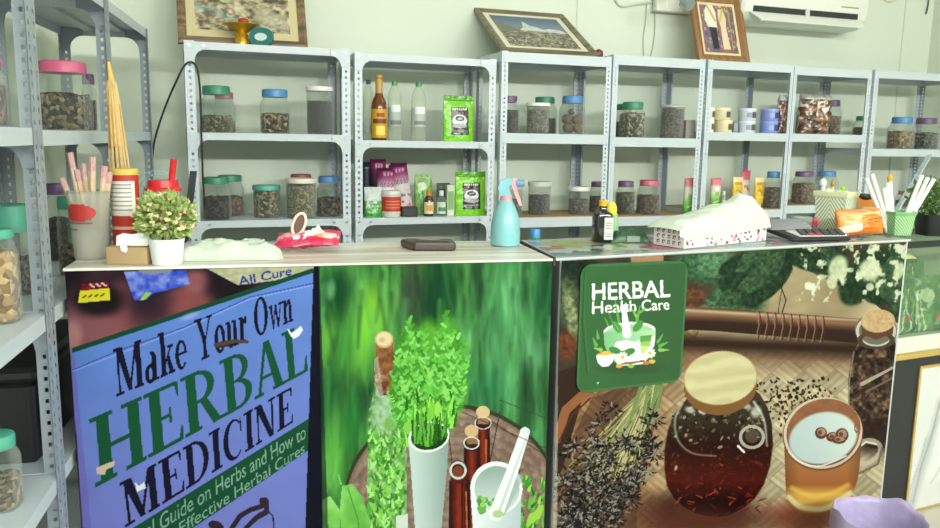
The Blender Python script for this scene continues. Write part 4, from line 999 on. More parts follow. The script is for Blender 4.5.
# rack, shelf, x0, x1, top row, set-back, style, lid, dark tone, light tone, fill, cell scale, lid share, label
JARS = [
 ('r1', 1, 201, 234, 86, .075, 'pet', 'green', (92, 88, 68), (164, 156, 116), .40, 60, .19, 'green-lidded jar of pale dried slices, left end of upper shelf beside the cable'),
 ('r1', 1, 214, 236, 92, .26, 'pet', 'pink', (96, 90, 74), (150, 140, 110), .35, 60, .17, 'jar with a pale pink lid half hidden behind the green-lidded jar of slices'),
 ('r1', 1, 260, 291, 89.5, .085, 'pet', 'blue', (58, 46, 34), (186, 160, 112), .50, 55, .18, 'blue-lidded jar half full of brown and cream pieces, middle of upper left shelf'),
 ('r1', 1, 307, 333, 87, .085, 'cyl', 'white', (74, 72, 72), (96, 94, 92), .72, 260, .09, 'tall white-lidded jar nearly full of fine dark gray seeds'),
 ('r1', 2, 202, 232, 177, .075, 'pet', 'green', (48, 42, 42), (80, 70, 64), .58, 45, .16, 'green-lidded jar of dark shrivelled fruit, left end of lower left shelf'),
 ('r1', 2, 217, 245, 175, .24, 'pet', 'green', (112, 84, 64), (158, 122, 94), .50, 60, .16, 'green-lidded jar of reddish brown bark, behind the jar of dark fruit'),
 ('r1', 2, 254, 280, 185, .14, 'cyl', 'teal', (62, 52, 34), (206, 184, 128), .92, 60, .15, 'short teal-lidded jar full of mixed brown and cream chips'),
 ('r1', 2, 287, 316, 178, .08, 'cyl', 'cream', (140, 126, 84), (206, 192, 142), .90, 90, .12, 'cream-lidded cylinder jar full of tan seeds, front of two'),
 ('r1', 2, 289, 314, 174, .26, 'pet', 'red', (120, 108, 76), (176, 160, 116), .60, 80, .14, 'jar with a dull red lid showing behind the jar of tan seeds'),
 ('r1', 2, 316.5, 342, 176, .14, 'pet', 'blue', (70, 62, 46), (144, 126, 88), .50, 55, .16, 'blue-lidded jar of olive brown slices, right end of lower left shelf'),
 ('r3', 1, 497.5, 518.5, 96, .10, 'pet', 'purple', (40, 36, 32), (74, 64, 54), .68, 45, .18, 'purple-lidded jar of dark pods partly behind a white post, spray bottle below'),
 ('r3', 1, 526, 549, 103, .065, 'cyl', 'white', (122, 112, 102), (176, 166, 152), .80, 90, .11, 'white-lidded jar of pale gray strips in front of a green-lidded one'),
 ('r3', 1, 532, 556, 97, .22, 'pet', 'green', (44, 40, 34), (84, 74, 58), .45, 60, .17, 'green-lidded jar standing behind the jar of pale gray strips'),
 ('r3', 2, 500, 522, 186, .10, 'cyl', 'clear', (62, 44, 34), (110, 78, 56), .55, 60, .10, 'jar of brown pieces half hidden behind the blue spray bottle'),
 ('r3', 2, 527.5, 550, 181.5, .13, 'cyl', 'gray', (66, 64, 64), (104, 102, 100), .62, 80, .13, 'gray-lidded jar of dark leaf, first right of the blue spray bottle'),
 ('r3', 2, 568, 588.5, 186.5, .11, 'cyl', 'white', (66, 64, 64), (150, 132, 124), .58, 80, .15, 'white-lidded jar of dark flakes, middle of the brown-lined shelf'),
 ('r3', 2, 588.5, 604, 181.5, .22, 'pet', 'purple', (64, 52, 42), (110, 90, 66), .55, 60, .18, 'purple-lidded jar mostly hidden behind the paired posts and the dark bottle'),
 ('r4', 2, 615, 634, 181, .12, 'pet', 'purple', (44, 40, 30), (124, 108, 72), .72, 60, .18, 'purple-lidded jar of dark leaves just right of the paired posts'),
 ('r4', 2, 636, 659, 180, .10, 'pet', 'pink', (76, 60, 44), (136, 110, 80), .60, 75, .17, 'pink-lidded jar of brown leaves right of a purple-lidded jar'),
 ('r4', 1, 619, 644.5, 102, .07, 'pet', 'green', (70, 64, 50), (186, 172, 134), .78, 50, .20, 'green-lidded jar of gray and cream root pieces, front of two'),
 ('r4', 1, 614, 632, 104, .22, 'pet', 'green', (60, 56, 46), (120, 108, 84), .5, 60, .18, 'green-lidded jar behind the jar of root pieces'),
 ('r4', 1, 660, 683.5, 105, .09, 'cyl', 'clear', (104, 94, 78), (150, 138, 114), .90, 110, .08, 'clear-lidded cylinder jar full of gray brown seeds'),
 ('r5', 2, 763, 778, 171.5, .075, 'pet', 'blue', (64, 54, 42), (130, 110, 80), .62, 60, .17, 'blue-lidded jar right of the yellow tubes, against the post'),
 ('r6', 2, 790.5, 812, 171.5, .10, 'pet', 'purple', (92, 68, 48), (168, 128, 90), .68, 70, .16, 'purple-lidded jar of brown shreds between two blue-lidded jars'),
 ('r6', 2, 813, 834, 171, .12, 'pet', 'blue', (150, 150, 130), (190, 186, 160), .12, 60, .17, 'almost empty blue-lidded jar above the cream woven basket'),
 ('r6', 1, 796, 812, 100, .25, 'pet', 'blue', (56, 56, 56), (96, 96, 92), .65, 60, .18, 'blue-lidded jar behind the shiny foil bags'),
 ('r6', 1, 822, 839, 100, .25, 'pet', 'purple', (84, 70, 52), (160, 130, 94), .60, 60, .18, 'purple-lidded jar right of the shiny foil bags'),
 ('r6', 1, 854, 872, 116, .28, 'pet', 'green', (58, 48, 36), (120, 94, 66), .45, 60, .24, 'small green-lidded jar seen between the two right posts'),
 ('r7', 1, 889.5, 913, 117, .09, 'pet', 'blue', (124, 98, 66), (186, 152, 106), .62, 55, .20, 'blue-lidded jar of tan curled slices on the rightmost rack'),
 ('r7', 1, 914, 937, 118, .09, 'pet', 'purple', (40, 40, 36), (130, 124, 104), .58, 60, .19, 'purple-lidded jar of dark green shreds at the right edge'),
 ('r7', 2, 895, 912, 191, .18, 'pet', 'pink', (110, 96, 84), (150, 130, 110), .4, 60, .2, 'pink-lidded jar behind the white rolled sticks'),
 ('la', 1, 38, 93, 63, .135, 'pet', 'hotpink', (78, 68, 66), (158, 140, 104), .58, 50, .17, 'big jar with a bright pink lid, high on the left rack'),
 ('lb', 1, 84, 98, 75, .10, 'pet', 'purple', (70, 56, 46), (110, 90, 70), .6, 60, .18, 'small jar with a dark purple lid, right of the big pink-lidded jar'),
 ('lc', 1, -38, 8, 57, .10, 'pet', 'hotpink', (96, 72, 56), (140, 108, 84), .62, 50, .12, 'pink-lidded jar cut off by the left edge, above the other left jars'),
 ('la', 2, 46, 70, 183, .17, 'pet', 'purple', (56, 50, 46), (90, 80, 70), .6, 60, .14, 'purple-lidded jar at the back, left of the cup of wrapped sticks'),
 ('la', 2, 57, 76, 196, .075, 'pet', 'teal', (110, 96, 74), (170, 150, 112), .42, 60, .16, 'small teal-lidded jar directly left of the cup of wrapped sticks'),
 ('la', 2, -14, 32, 204, .14, 'pet', 'teal', (96, 92, 84), (130, 124, 110), .5, 60, .30, 'large jar with a tall teal lid behind the left post'),
 ('lc', 2, -30, 13, 229, .075, 'pet', 'teal', (176, 134, 90), (214, 178, 130), .80, 38, .10, 'jar of big tan chips at the left edge on the corner shelf'),
 ('lc', 3, -22, 20, 430, .075, 'pet', 'teal', (120, 104, 80), (170, 148, 116), .45, 60, .18, 'teal-lidded jar on the lowest visible shelf at the left edge'),
]
for rk, k, x0, x1, yt, t, st, lid, c1, c2, fl, scl, lh, lab in JARS:
    yr = {1: 131, 2: 215, 3: 480}[k]
    p, s, h = spot(rk, k, (x0+x1)/2, yt, t, yr)
    make_jar(p, (x1-x0)*s, h, RR[rk].rz, lab, st, lid, c1, c2, fl, scl, lh, group='lidded jars of dried herbs on the racks')
# jar of whole round dried fruit
p, s, h = spot('r3', 1, 571.5, 96, .085)
wj = 25*s
make_jar(p, wj, h, r3.rz, 'blue-lidded jar holding a few big round brown dried fruits', 'pet', 'blue', DK, BR, .1, lid_h=.19, contents=False, group='lidded jars of dried herbs on the racks')
q = wj*.215
for dx_, dy_, dz_ in ((-.24, -.12, .24), (.2, -.16, .24), (.0, .22, .25), (-.2, .05, .62), (.22, -.02, .6), (-.02, .02, .95)):
    mb = MB(); mb.ball((0, 0, 0), q*(.62 if dz_ > .9 else 1), 14, (1, 1, .92), .03)
    c = p+r3.u*(dx_*wj)+r3.n*(dy_*wj)+Vector((0, 0, .004+dz_*wj*.9))
    tag(mb.build('dried_fruit', mat((104, 86, 62), .8, vary=.25, scale=60, bump=.4), loc=c, rz=random.random()*6), 'round brown dried fruit inside the blue-lidded jar', 'dried fruit', 'round dried fruits in the jar')

# ---------------------------------------------------------------- bottles
def arc(mb, r, z0, z1, a0, a1, n=10, c=(0, 0)):
    vs = []; fs = []
    for k in range(n+1):
        a = math.radians(a0+(a1-a0)*k/n-90)
        for z in (z0, z1): vs.append((c[0]+r*math.cos(a), c[1]+r*math.sin(a), z))
    for k in range(n): fs.append((2*k, 2*k+2, 2*k+3, 2*k+1))
    return mb.add(vs, fs)
WATERPROF = [(.86, 0), (.97, .015), (1, .04), (.98, .12), (1, .15), (.98, .2), (1, .24), (1, .58), (.96, .62), (1, .66), (.98, .72), (.86, .80), (.6, .88), (.42, .92), (.40, .94)]
def make_bottle(p, w, h, rz, name, label, prof, bodym, capc, cap=(.42, .93, 1.0), liquid=None, fill=.8, labs=(), group=None, sq=0):
    t = thing(name, label, 'bottle', p, rz, group); R = w/2
    mb = MB(); mb.lathe([(a*R, b*h+.0003) for a, b in prof], 28, sq); mb.build('bottle_body', bodym, t)
    if liquid:
        P = [(a*R*.94, b*h+.002) for a, b in prof if b <= fill]; mb = MB(); mb.lathe(P, 24, sq); mb.build('liquid', liquid, t)
    mb = MB(); r, a, b = cap; mb.lathe([(r*R, a*h), (r*R, (b-.01)*h), (r*R*.9, b*h)], 26, ridge=.015); mb.build('cap', mat(capc, .4), t)
    for col, z0, z1, a0, a1, off in labs:
        mb = MB(); arc(mb, R*(1.012+off), z0*h, z1*h, a0, a1); mb.build('label', mat(col, .5), t)
    return t
WATER = glass((246, 249, 238), .16, .5)
p, s, h = spot('r2', 1, 368.5, 80, .11); make_bottle(p, 10.5*s, h, r2.rz, 'water_bottle', 'clear bottle with a dark cap, left end of the shelf', WATERPROF, WATER, (70, 78, 74), labs=(((170, 190, 170), .14, .26, -80, 80, 0),), group='clear bottles on the second rack')
p, s, h = spot('r2', 1, 394.5, 81, .10); make_bottle(p, 14*s, h, r2.rz, 'water_bottle', 'clear green-capped bottle right behind the golden syrup bottle', WATERPROF, WATER, (84, 158, 96), labs=(((176, 184, 178), .24, .56, -85, 85, 0), ((226, 232, 224), .48, .60, -40, 40, .012), ((120, 130, 120), .27, .34, -50, 50, .012)), group='clear bottles on the second rack')
p, s, h = spot('r2', 1, 418.5, 82.5, .10); make_bottle(p, 15*s, h, r2.rz, 'water_bottle', 'clear green-capped bottle standing alone left of the green pouch', WATERPROF, WATER, (84, 158, 96), labs=(((184, 192, 184), .24, .56, -85, 85, 0), ((230, 236, 228), .46, .58, -40, 40, .012), ((128, 138, 126), .28, .34, -50, 50, .012)), group='clear bottles on the second rack')
SYR = [(.9, 0), (1, .02), (1, .50), (.92, .58), (.55, .68), (.42, .74), (.40, .93), (.46, .94), (.46, .955)]
p, s, h = spot('r2', 1, 379, 75, .045); make_bottle(p, 15.5*s, h, r2.rz, 'syrup_bottle', 'tall amber bottle with yellow label and gold neck on the second rack', SYR, mat((112, 58, 22), .12, vary=.1, spec=.6), (186, 150, 70), (.46, .72, 1.0),
    labs=(((206, 160, 30), .04, .48, -80, 80, 0), ((120, 60, 22), .26, .33, -60, 60, .012), ((240, 214, 96), .08, .22, -36, 36, .012), ((176, 60, 30), .36, .42, -30, 30, .012)))
# ---------------------------------------------------------------- pouches
def pillow(name, w, h, paint, parent=None, d=.03, nu=36, nv=48, seal=.10, taper=None, crumple=.0, m=None, base=(0, 0, 0), gusset=False, seed=0, back=(200, 200, 200), gain=1.0):
    """filled packet standing up: front towards -y; ink painted in (u, v) with v downwards"""
    u, v = np.meshgrid(np.linspace(0, 1, nu), np.linspace(0, 1, nv)); u = u.ravel(); v = v.ravel()
    eu = np.clip(1-np.abs(2*u-1)**2.6, 0, 1)**.6
    ev = np.clip((1-v)/max(seal, .01), 0, 1)**.8 if gusset else np.clip(np.minimum(v, 1-v)/max(seal, .01), 0, 1)**.7
    if gusset: ev = np.clip((1-seal-v)/(1-seal), 0, 1)**.55*(.85+.15*np.minimum(1, v*8))
    th = d/2*eu*ev+.0012
    if taper is not None: th = d/2*eu*np.array([taper(a) for a in v])+.0012
    x = (u-.5)*w; z = v*h
    no = (fbm(u*7+seed, v*8, 5+seed)-.5)*crumple
    V = np.concatenate([np.stack([x, -th+no, z], 1), np.stack([x, th+no, z], 1)])
    N = nu*nv; i = np.arange((nv-1)*nu).reshape(nv-1, nu)[:, :-1].ravel()
    F = [np.stack([i, i+1, i+1+nu, i+nu], 1), np.stack([N+i, N+i+nu, N+i+1+nu, N+i+1], 1)]
    e = []
    for k in range(nv-1): e += [(k*nu, (k+1)*nu, N+(k+1)*nu, N+k*nu), (k*nu+nu-1, N+k*nu+nu-1, N+(k+1)*nu+nu-1, (k+1)*nu+nu-1)]
    for k in range(nu-1): e += [(k, N+k, N+k+1, k+1), ((nv-1)*nu+k, (nv-1)*nu+k+1, N+(nv-1)*nu+k+1, N+(nv-1)*nu+k)]
    F = np.concatenate(F+[np.array(e)])
    art = Art(u, 1-v); paint(art)
    c = np.concatenate([art.C, np.tile(np.array(back, float), (N, 1))]) if back else np.concatenate([art.C, art.C])
    me = bpy.data.meshes.new(name); me.from_pydata(V.tolist(), [], F.tolist()); me.update()
    c = np.clip(c/255, 0, 1); c = np.where(c <= .04045, c/12.92, ((c+.055)/1.055)**2.4)*gain
    at = me.attributes.new('ink', 'FLOAT_COLOR', 'POINT'); at.data.foreach_set('color', np.concatenate([c, np.ones((len(c), 1))], 1).ravel().astype(np.float32))
    me.materials.append(m or printed(.3, .5)); me.shade_smooth()
    o = bpy.data.objects.new(name, me); COL.objects.link(o); o.location = base
    if parent: o.parent = parent
    return o
def paint_coffee(A):
    A.C[:] = lerp((104, 186, 26), (140, 216, 44), fbm(A.X*6, A.Y*8, 3))
    A.poly([(0, 0), (1, 0), (1, .10), (0, .10)], (86, 160, 22)); A.poly([(0, .10), (1, .10), (1, .115), (0, .115)], (60, 120, 14))
    A.ell(.08, .15, .03, .02, (210, 240, 140)); A.ell(.92, .15, .03, .02, (210, 240, 140))
    A.poly([(.22, .25), (.80, .25), (.80, .86), (.22, .86)], (44, 40, 40))
    for k in range(7): A.poly([(.27+k*.07, .27), (.325+k*.07, .27), (.315+k*.07, .325), (.275+k*.07, .325)], (224, 220, 214))
    A.ell(.34, .42, .10, .09, (96, 60, 44), 0, .3); A.ell(.66, .42, .10, .08, (84, 56, 44), 0, .3)
    A.ell(.51, .55, .24, .12, (214, 214, 216)); A.ell(.51, .50, .20, .085, (240, 240, 240)); A.ell(.51, .50, .155, .06, (30, 26, 26)); A.ell(.51, .50, .09, .025, (150, 156, 156)); A.ell(.51, .66, .25, .05, (160, 160, 164))
    A.poly([(.26, .75), (.76, .75), (.76, .79), (.26, .79)], (110, 106, 100)); A.poly([(.30, .81), (.52, .81), (.52, .84), (.30, .84)], (180, 176, 168)); A.poly([(.6, .80), (.72, .80), (.72, .845), (.6, .845)], (120, 124, 96))
def pouch(rk, k, x0, x1, yt, t, label, paint, d=.045, name='pouch', cat='pouch', group=None, rz=0, back=(110, 190, 30), lean=0, **kw):
    p, s, h = spot(rk, k, (x0+x1)/2, yt, t, {1: 131, 2: 215}[k])
    o = pillow(name, (x1-x0)*s, h, paint, d=d, base=p, back=back, **kw); o.rotation_euler = (lean, 0, RR[rk].rz+rz)
    return tag(o, label, cat, group)
FOIL = dict(m=printed(.28, .6))
pouch('r2', 1, 442, 474.5, 95.5, .07, 'bright green coffee pouch with dark cup label, on the upper shelf', paint_coffee, gusset=True, crumple=.006, nu=70, nv=90, group='green coffee pouches', rz=math.radians(3), **FOIL)
pouch('r2', 2, 453.5, 486, 171.5, .07, 'bright green coffee pouch with dark cup label, on the lower shelf', paint_coffee, gusset=True, crumple=.006, nu=70, nv=90, seed=4, group='green coffee pouches', rz=math.radians(3), **FOIL)
def paint_herbpack(c1, c2):
    def f(A):
        A.C[:] = lerp(c1, c2, np.clip((A.Y-.16)*4, 0, 1)); A.poly([(0, 0), (1, 0), (1, .08), (0, .08)], tuple(.8*v for v in c1))
        for k in range(3): A.poly([(.25+k*.18, .10), (.37+k*.18, .10), (.35+k*.18, .15), (.27+k*.18, .15)], (200, 150, 180))
        for k in range(5): A.ell(.18+k*.16, .36, .065, .045, (84, 60, 72), ring=.45)
        i = np.nonzero((A.Y > .5) & (fbm(A.X*9, A.Y*16, 8) > .56))[0]; A.put(i, (90, 74, 84), .8)
        A.ell(.7, .88, .2, .06, (226, 120, 150)); A.ell(.35, .86, .15, .05, (240, 214, 120))
    return f
MG = paint_herbpack((134, 34, 92), (214, 198, 200))
pouch('r2', 2, 370, 386, 159, .20, 'dark magenta tea packet standing at the back left, tallest of the four', paint_herbpack((128, 36, 90), (60, 36, 52)), d=.05, seal=.06, name='tea_packet', cat='packet', group='magenta tea packets', back=(110, 30, 76))
pouch('r2', 2, 377, 397, 168, .135, 'magenta and white tea packet directly behind the red tin', MG, d=.05, seal=.06, name='tea_packet', cat='packet', group='magenta tea packets', back=(110, 30, 76))
pouch('r2', 2, 390, 407, 163, .225, 'magenta tea packet whose top shows behind the front two', MG, d=.04, seal=.06, name='tea_packet', cat='packet', group='magenta tea packets', back=(110, 30, 76))
o = pouch('r2', 2, 395.5, 414, 165, .13, 'leaning magenta and white tea packet right of the red tin, tilted left', MG, d=.05, seal=.06, name='tea_packet', cat='packet', group='magenta tea packets', back=(110, 30, 76)); o.rotation_euler[1] = math.radians(-9); o.location.z += .0085
pouch('r2', 2, 362, 371, 162, .20, 'dark navy packet squeezed against the left post', lambda A: A.C.__setitem__(slice(None), (34, 38, 52)), d=.03, name='tea_packet', cat='packet', back=(34, 38, 52))
def paint_leafy(A):
    A.C[:] = lerp((92, 158, 70), (168, 206, 128), fbm(A.X*5, A.Y*6, 2))
    A.poly([(0, 0), (1, 0), (1, .16), (0, .16)], (150, 180, 120))
    for k in range(9): A.line([(.5, 1), (.1+.1*k, .35+.05*(k % 3))], .16, ((60, 140, 50), (110, 190, 80), (150, 210, 110))[k % 3], .02)
    A.ell(.4, .3, .25, .1, (206, 220, 180))
def paint_white_leafy(A):
    A.C[:] = (196, 208, 196); i = np.nonzero((A.Y > .45) & (fbm(A.X*8, A.Y*8, 6) > .45))[0]; A.put(i, (70, 160, 60), .85); A.poly([(0, .88), (1, .84), (1, 1), (0, 1)], (56, 150, 58))
pouch('r2', 2, 364, 382, 187, .07, 'white and green leafy bag at the left end, in front of the navy packet', paint_white_leafy, d=.05, gusset=True, name='leaf_packet', cat='packet', back=(120, 180, 110), crumple=.008)
pouch('r2', 2, 414, 432, 174, .15, 'green leafy packet behind the small brown bottle', paint_leafy, d=.05, gusset=True, name='leaf_packet', cat='packet', back=(120, 180, 110), crumple=.008)
pouch('r2', 2, 436, 450, 183, .2, 'gray packet half hidden behind the small clear bottle and green pouch', lambda A: A.C.__setitem__(slice(None), (112, 118, 108)), d=.03, name='leaf_packet', cat='packet', back=(110, 116, 106))
# red tin in a clear tub
p, s, h = spot('r2', 2, 391, 190.5, .07); t = thing('tea_tin', 'short clear tub with red printed wrapper, lower shelf of second rack', 'tub', p, r2.rz)
R = 10*s; mb = MB(); mb.lathe([(R*.93, .0005), (R, h*.12), (R, h*.86)], 30); mb.build('tub', mat((206, 206, 198), .35), t)
mb = MB(); arc(mb, R*1.015, h*.22, h*.78, -85, 85, 16); mb.build('wrapper', mat((196, 54, 44), .45), t)
for zz in (.34, .46, .58): mb = MB(); arc(mb, R*1.03, h*zz, h*(zz+.05), -45, 45, 10); mb.build('printed_line', mat((226, 140, 90), .45), t)
mb = MB(); mb.lathe([(R*1.04, h*.86), (R*1.04, h*.98), (R, h)], 30); mb.build('lid', mat((214, 216, 208), .35), t)
def small_box(rk, k, x0, x1, yt, t, dd, col, label, name='small_box', front=None):
    p, s, h = spot(rk, k, (x0+x1)/2, yt, t, {1: 131, 2: 215}[k]); th = thing(name, label, 'box', p, RR[rk].rz); w_ = (x1-x0)*s
    mb = MB(); mb.rbox((-w_/2, 0, 0), (w_/2, dd, h), .0015); mb.build('carton', mat(col, .5), th)
    mb = MB(); mb.rbox((-w_/2*.8, -.001, h*.2), (w_/2*.8, .0004, h*.8), .0003); mb.build('label_panel', mat(front or tuple(min(255, v+40) for v in col), .5), th)
    return th
small_box('r2', 2, 402, 418, 207, .03, .05, (36, 32, 32), 'flat black box lying right of the red tub', front=(60, 56, 54))
small_box('r2', 2, 447, 454.5, 185, .05, .03, (206, 214, 190), 'slim white and green carton left of the lower green coffee pouch', front=(130, 170, 110))
SM = [(.9, 0), (1, .03), (1, .60), (.8, .70), (.45, .78), (.42, .84)]
p, s, h = spot('r2', 2, 428.5, 190.5, .06); make_bottle(p, 10*s, h, r2.rz, 'oil_bottle', 'small brown bottle with orange cap and yellow picture label', SM, mat((72, 44, 26), .15, spec=.6), (214, 130, 50), (.5, .80, 1.0), labs=(((226, 214, 190), .1, .56, -80, 80, 0), ((226, 160, 40), .22, .44, -40, 40, .015)))
p, s, h = spot('r2', 2, 441, 190.5, .05); make_bottle(p, 9.5*s, h, r2.rz, 'oil_bottle', 'small clear bottle with white cap and green-white label', SM, CLOUDY, (226, 230, 224), (.5, .80, 1.0), labs=(((206, 222, 200), .1, .56, -80, 80, 0), ((90, 140, 90), .2, .36, -50, 50, .015)))
# ---------------------------------------------------------------- cans, tubes and bags on the right racks
def can(rk, k, xc, w_, z, h, t, body, motif, label, group):
    p, s, _ = spot(rk, k, xc, 120, t-.02); p.z += z*s; th = thing('short_can', label, 'can', p, RR[rk].rz+math.radians(-18), group); R = w_*s/2; H = h*s
    mb = MB(); mb.lathe([(R*.97, 0), (R, H*.04), (R, H*.84)], 32); mb.build('can_body', mat(body, .4), th)
    mb = MB(); mb.lathe([(R*1.03, H*.82), (R*1.03, H*.97), (R*.98, H*.995)], 32); mb.build('lid', mat(tuple(min(255, v+20) for v in body), .35), th)
    mb = MB(); arc(mb, R*1.01, H*.22, H*.70, 14, 80, 8); mb.build('printed_band', mat(motif, .5), th)
    mb = MB(); arc(mb, R*1.012, H*.25, H*.64, -22, 12, 8); mb.build('printed_picture', mat(tuple(int(.6*v+80) for v in body) if body[2] < 220 else (150, 160, 180), .5), th)
    return th
for xc, body, mot, nm in ((708.5, (226, 226, 214), (104, 84, 64), 'white can mostly hidden behind the left post, beside the cream cans'), (721.5, (226, 214, 168), (110, 84, 56), 'cream can'), (746, (206, 216, 226), (96, 92, 88), 'white and gray can'), (768.5, (132, 152, 214), (60, 70, 140), 'blue can')):
    for lv in (0, 1):
        place = ('at the bottom of its stack of two', 'on top of its stack of two')[lv]
        can('r5', 1, xc+(1.5 if nm == 'cream can' and lv == 0 else -1 if nm == 'cream can' else 0), 17 if xc != 708.5 else 10, lv*12.1, 12, .09, body, mot, (nm+' '+place) if 'hidden' not in nm else nm+(', lower' if lv == 0 else ', upper'), 'short cans stacked in pairs')
small_box('r5', 1, 733, 738.5, 121, .06, .05, (126, 136, 136), 'small gray-green box between cream cans and white cans', front=(150, 158, 156))
small_box('r4', 1, 685, 695.5, 120, .05, .06, (142, 140, 128), 'plain gray box beside the right post on upper shelf', front=(150, 148, 136))
def paint_foil(A):
    n = fbm(A.X*7, A.Y*8, 7); n2 = fbm(A.X*10+4, A.Y*10, 9)
    A.C[:] = ramp(n, [(.25, (58, 40, 30)), (.5, (120, 82, 58)), (.75, (176, 130, 96))])
    A.put(np.nonzero(n2 > .66)[0], (226, 222, 214), .9); A.put(np.nonzero(n2 < .3)[0], (34, 26, 22), .8)
    A.poly([(0, 0), (1, 0), (1, .16), (0, .13)], lambda x, y: lerp((150, 150, 140), (200, 202, 194), fbm(x*14, y*3, 3)))
pouch('r5', 1, 775.5, 785.5, 95, .045, 'shiny foil bag of brown slices left of the post above the tubes', paint_foil, d=.04, name='foil_bag', cat='bag', group='shiny foil bags', back=(180, 178, 170), crumple=.03, nu=60, nv=70, m=printed(.15, .8))
def paint_foil2(A):
    paint_foil(A); A.poly([(.38, .2), (.62, .17), (.63, .32), (.39, .34)], (232, 228, 220)); A.poly([(.44, .235), (.57, .22), (.57, .285), (.45, .295)], (170, 80, 60)); A.poly([(.55, .35), (.85, .3), (.6, .55)], (236, 236, 230))
pouch('r6', 1, 794, 832, 94, .12, 'large shiny foil bag of brown slices with small white tag, right of the post', paint_foil2, d=.10, name='foil_bag', cat='bag', group='shiny foil bags', back=(180, 178, 170), crumple=.03, nu=70, nv=70, seed=3, m=printed(.15, .8))
def paint_pg(A):
    A.C[:] = ramp(A.Y, [(0, (226, 120, 130)), (.2, (226, 140, 146)), (.28, (230, 214, 206)), (.5, (206, 220, 180)), (.75, (110, 180, 80)), (1, (80, 150, 60))])
    A.ell(.5, .35, .2, .08, (240, 236, 226)); A.poly([(.3, .45), (.7, .45), (.7, .6), (.3, .6)], (150, 190, 110)); A.line([(.2, .8), (.8, .75)], .06, (180, 220, 120))
pouch('r4', 2, 682, 693, 178, .05, 'pink and green sachet left of the paired posts', paint_pg, d=.03, name='sachet', cat='sachet', group='pink and green sachets', back=(150, 190, 120))
pouch('r5', 2, 708, 720, 178, .10, 'pink and green sachet right of the paired posts', paint_pg, d=.03, name='sachet', cat='sachet', group='pink and green sachets', back=(150, 190, 120))
p, s, h = spot('r5', 2, 722.5, 191, .07); make_bottle(p, 5*s, h, r5.rz, 'tiny_bottle', 'tiny white-capped bottle beside the pink and green sachet', SM, mat((150, 160, 130), .3), (226, 226, 220), (.6, .78, 1.0), labs=(((210, 214, 200), .1, .5, -70, 70, 0),))
def paint_tube(c1, c2, c3):
    def f(A):
        A.C[:] = lerp(c1, c2, np.clip((A.Y-.15)*5, 0, 1)); A.poly([(.15, .2), (.85, .2), (.85, .28), (.15, .28)], c3)
        for k in range(4): A.ell(.35+.1*k, .52+.06*(k % 2), .14, .07, (c3, (250, 224, 90), (140, 170, 60), c3)[k])
        A.poly([(.2, .74), (.8, .74), (.8, .79), (.2, .79)], (236, 226, 200))
    return f
def tube(x0, x1, yt, t, paint, capc, label, grp):
    p, s, h = spot('r5', 2, (x0+x1)/2, yt, t, 215); th = thing('cream_tube', label, 'tube', p, r5.rz, grp); w_ = (x1-x0)*s
    pillow('tube_body', w_, h*.86, paint, th, d=w_*.55, taper=lambda v: max(0, 1-v)**.6, base=(0, 0, h*.14), back=(220, 200, 120), nu=20, nv=30)
    mb = MB(); mb.lathe([(w_*.30, 0), (w_*.32, h*.13), (w_*.28, h*.145)], 20, ay=.8); mb.build('cap', mat(capc, .4), th)
YT = paint_tube((232, 216, 150), (226, 184, 44), (206, 140, 30)); PT = paint_tube((206, 84, 110), (222, 206, 200), (196, 110, 120))
tube(729.5, 741.5, 177, .10, YT, (232, 210, 120), 'yellow cream tube left of the pink-topped tube', 'cream tubes')
tube(738, 748.5, 170.5, .16, PT, (214, 120, 130), 'white tube with pink top between the yellow tubes', 'cream tubes')
tube(751.5, 762.5, 177.5, .10, YT, (232, 210, 120), 'yellow cream tube right of the pink-topped tube', 'cream tubes')
# black lidded box low in the left rack
p = la.A+la.u*.06+la.n*.06; t = thing('storage_box', 'black storage box low on the left rack behind the post', 'box', (p.x, p.y, la.z[3]+.0005), la.rz)
mb = MB(); mb.rbox((0, 0, 0), (.52, .22, .20), .02); mb.build('box_body', BLACK, t)
mb = MB(); mb.rbox((-.008, -.008, .20), (.528, .228, .235), .02); mb.build('lid', mat((36, 38, 38), .4), t)
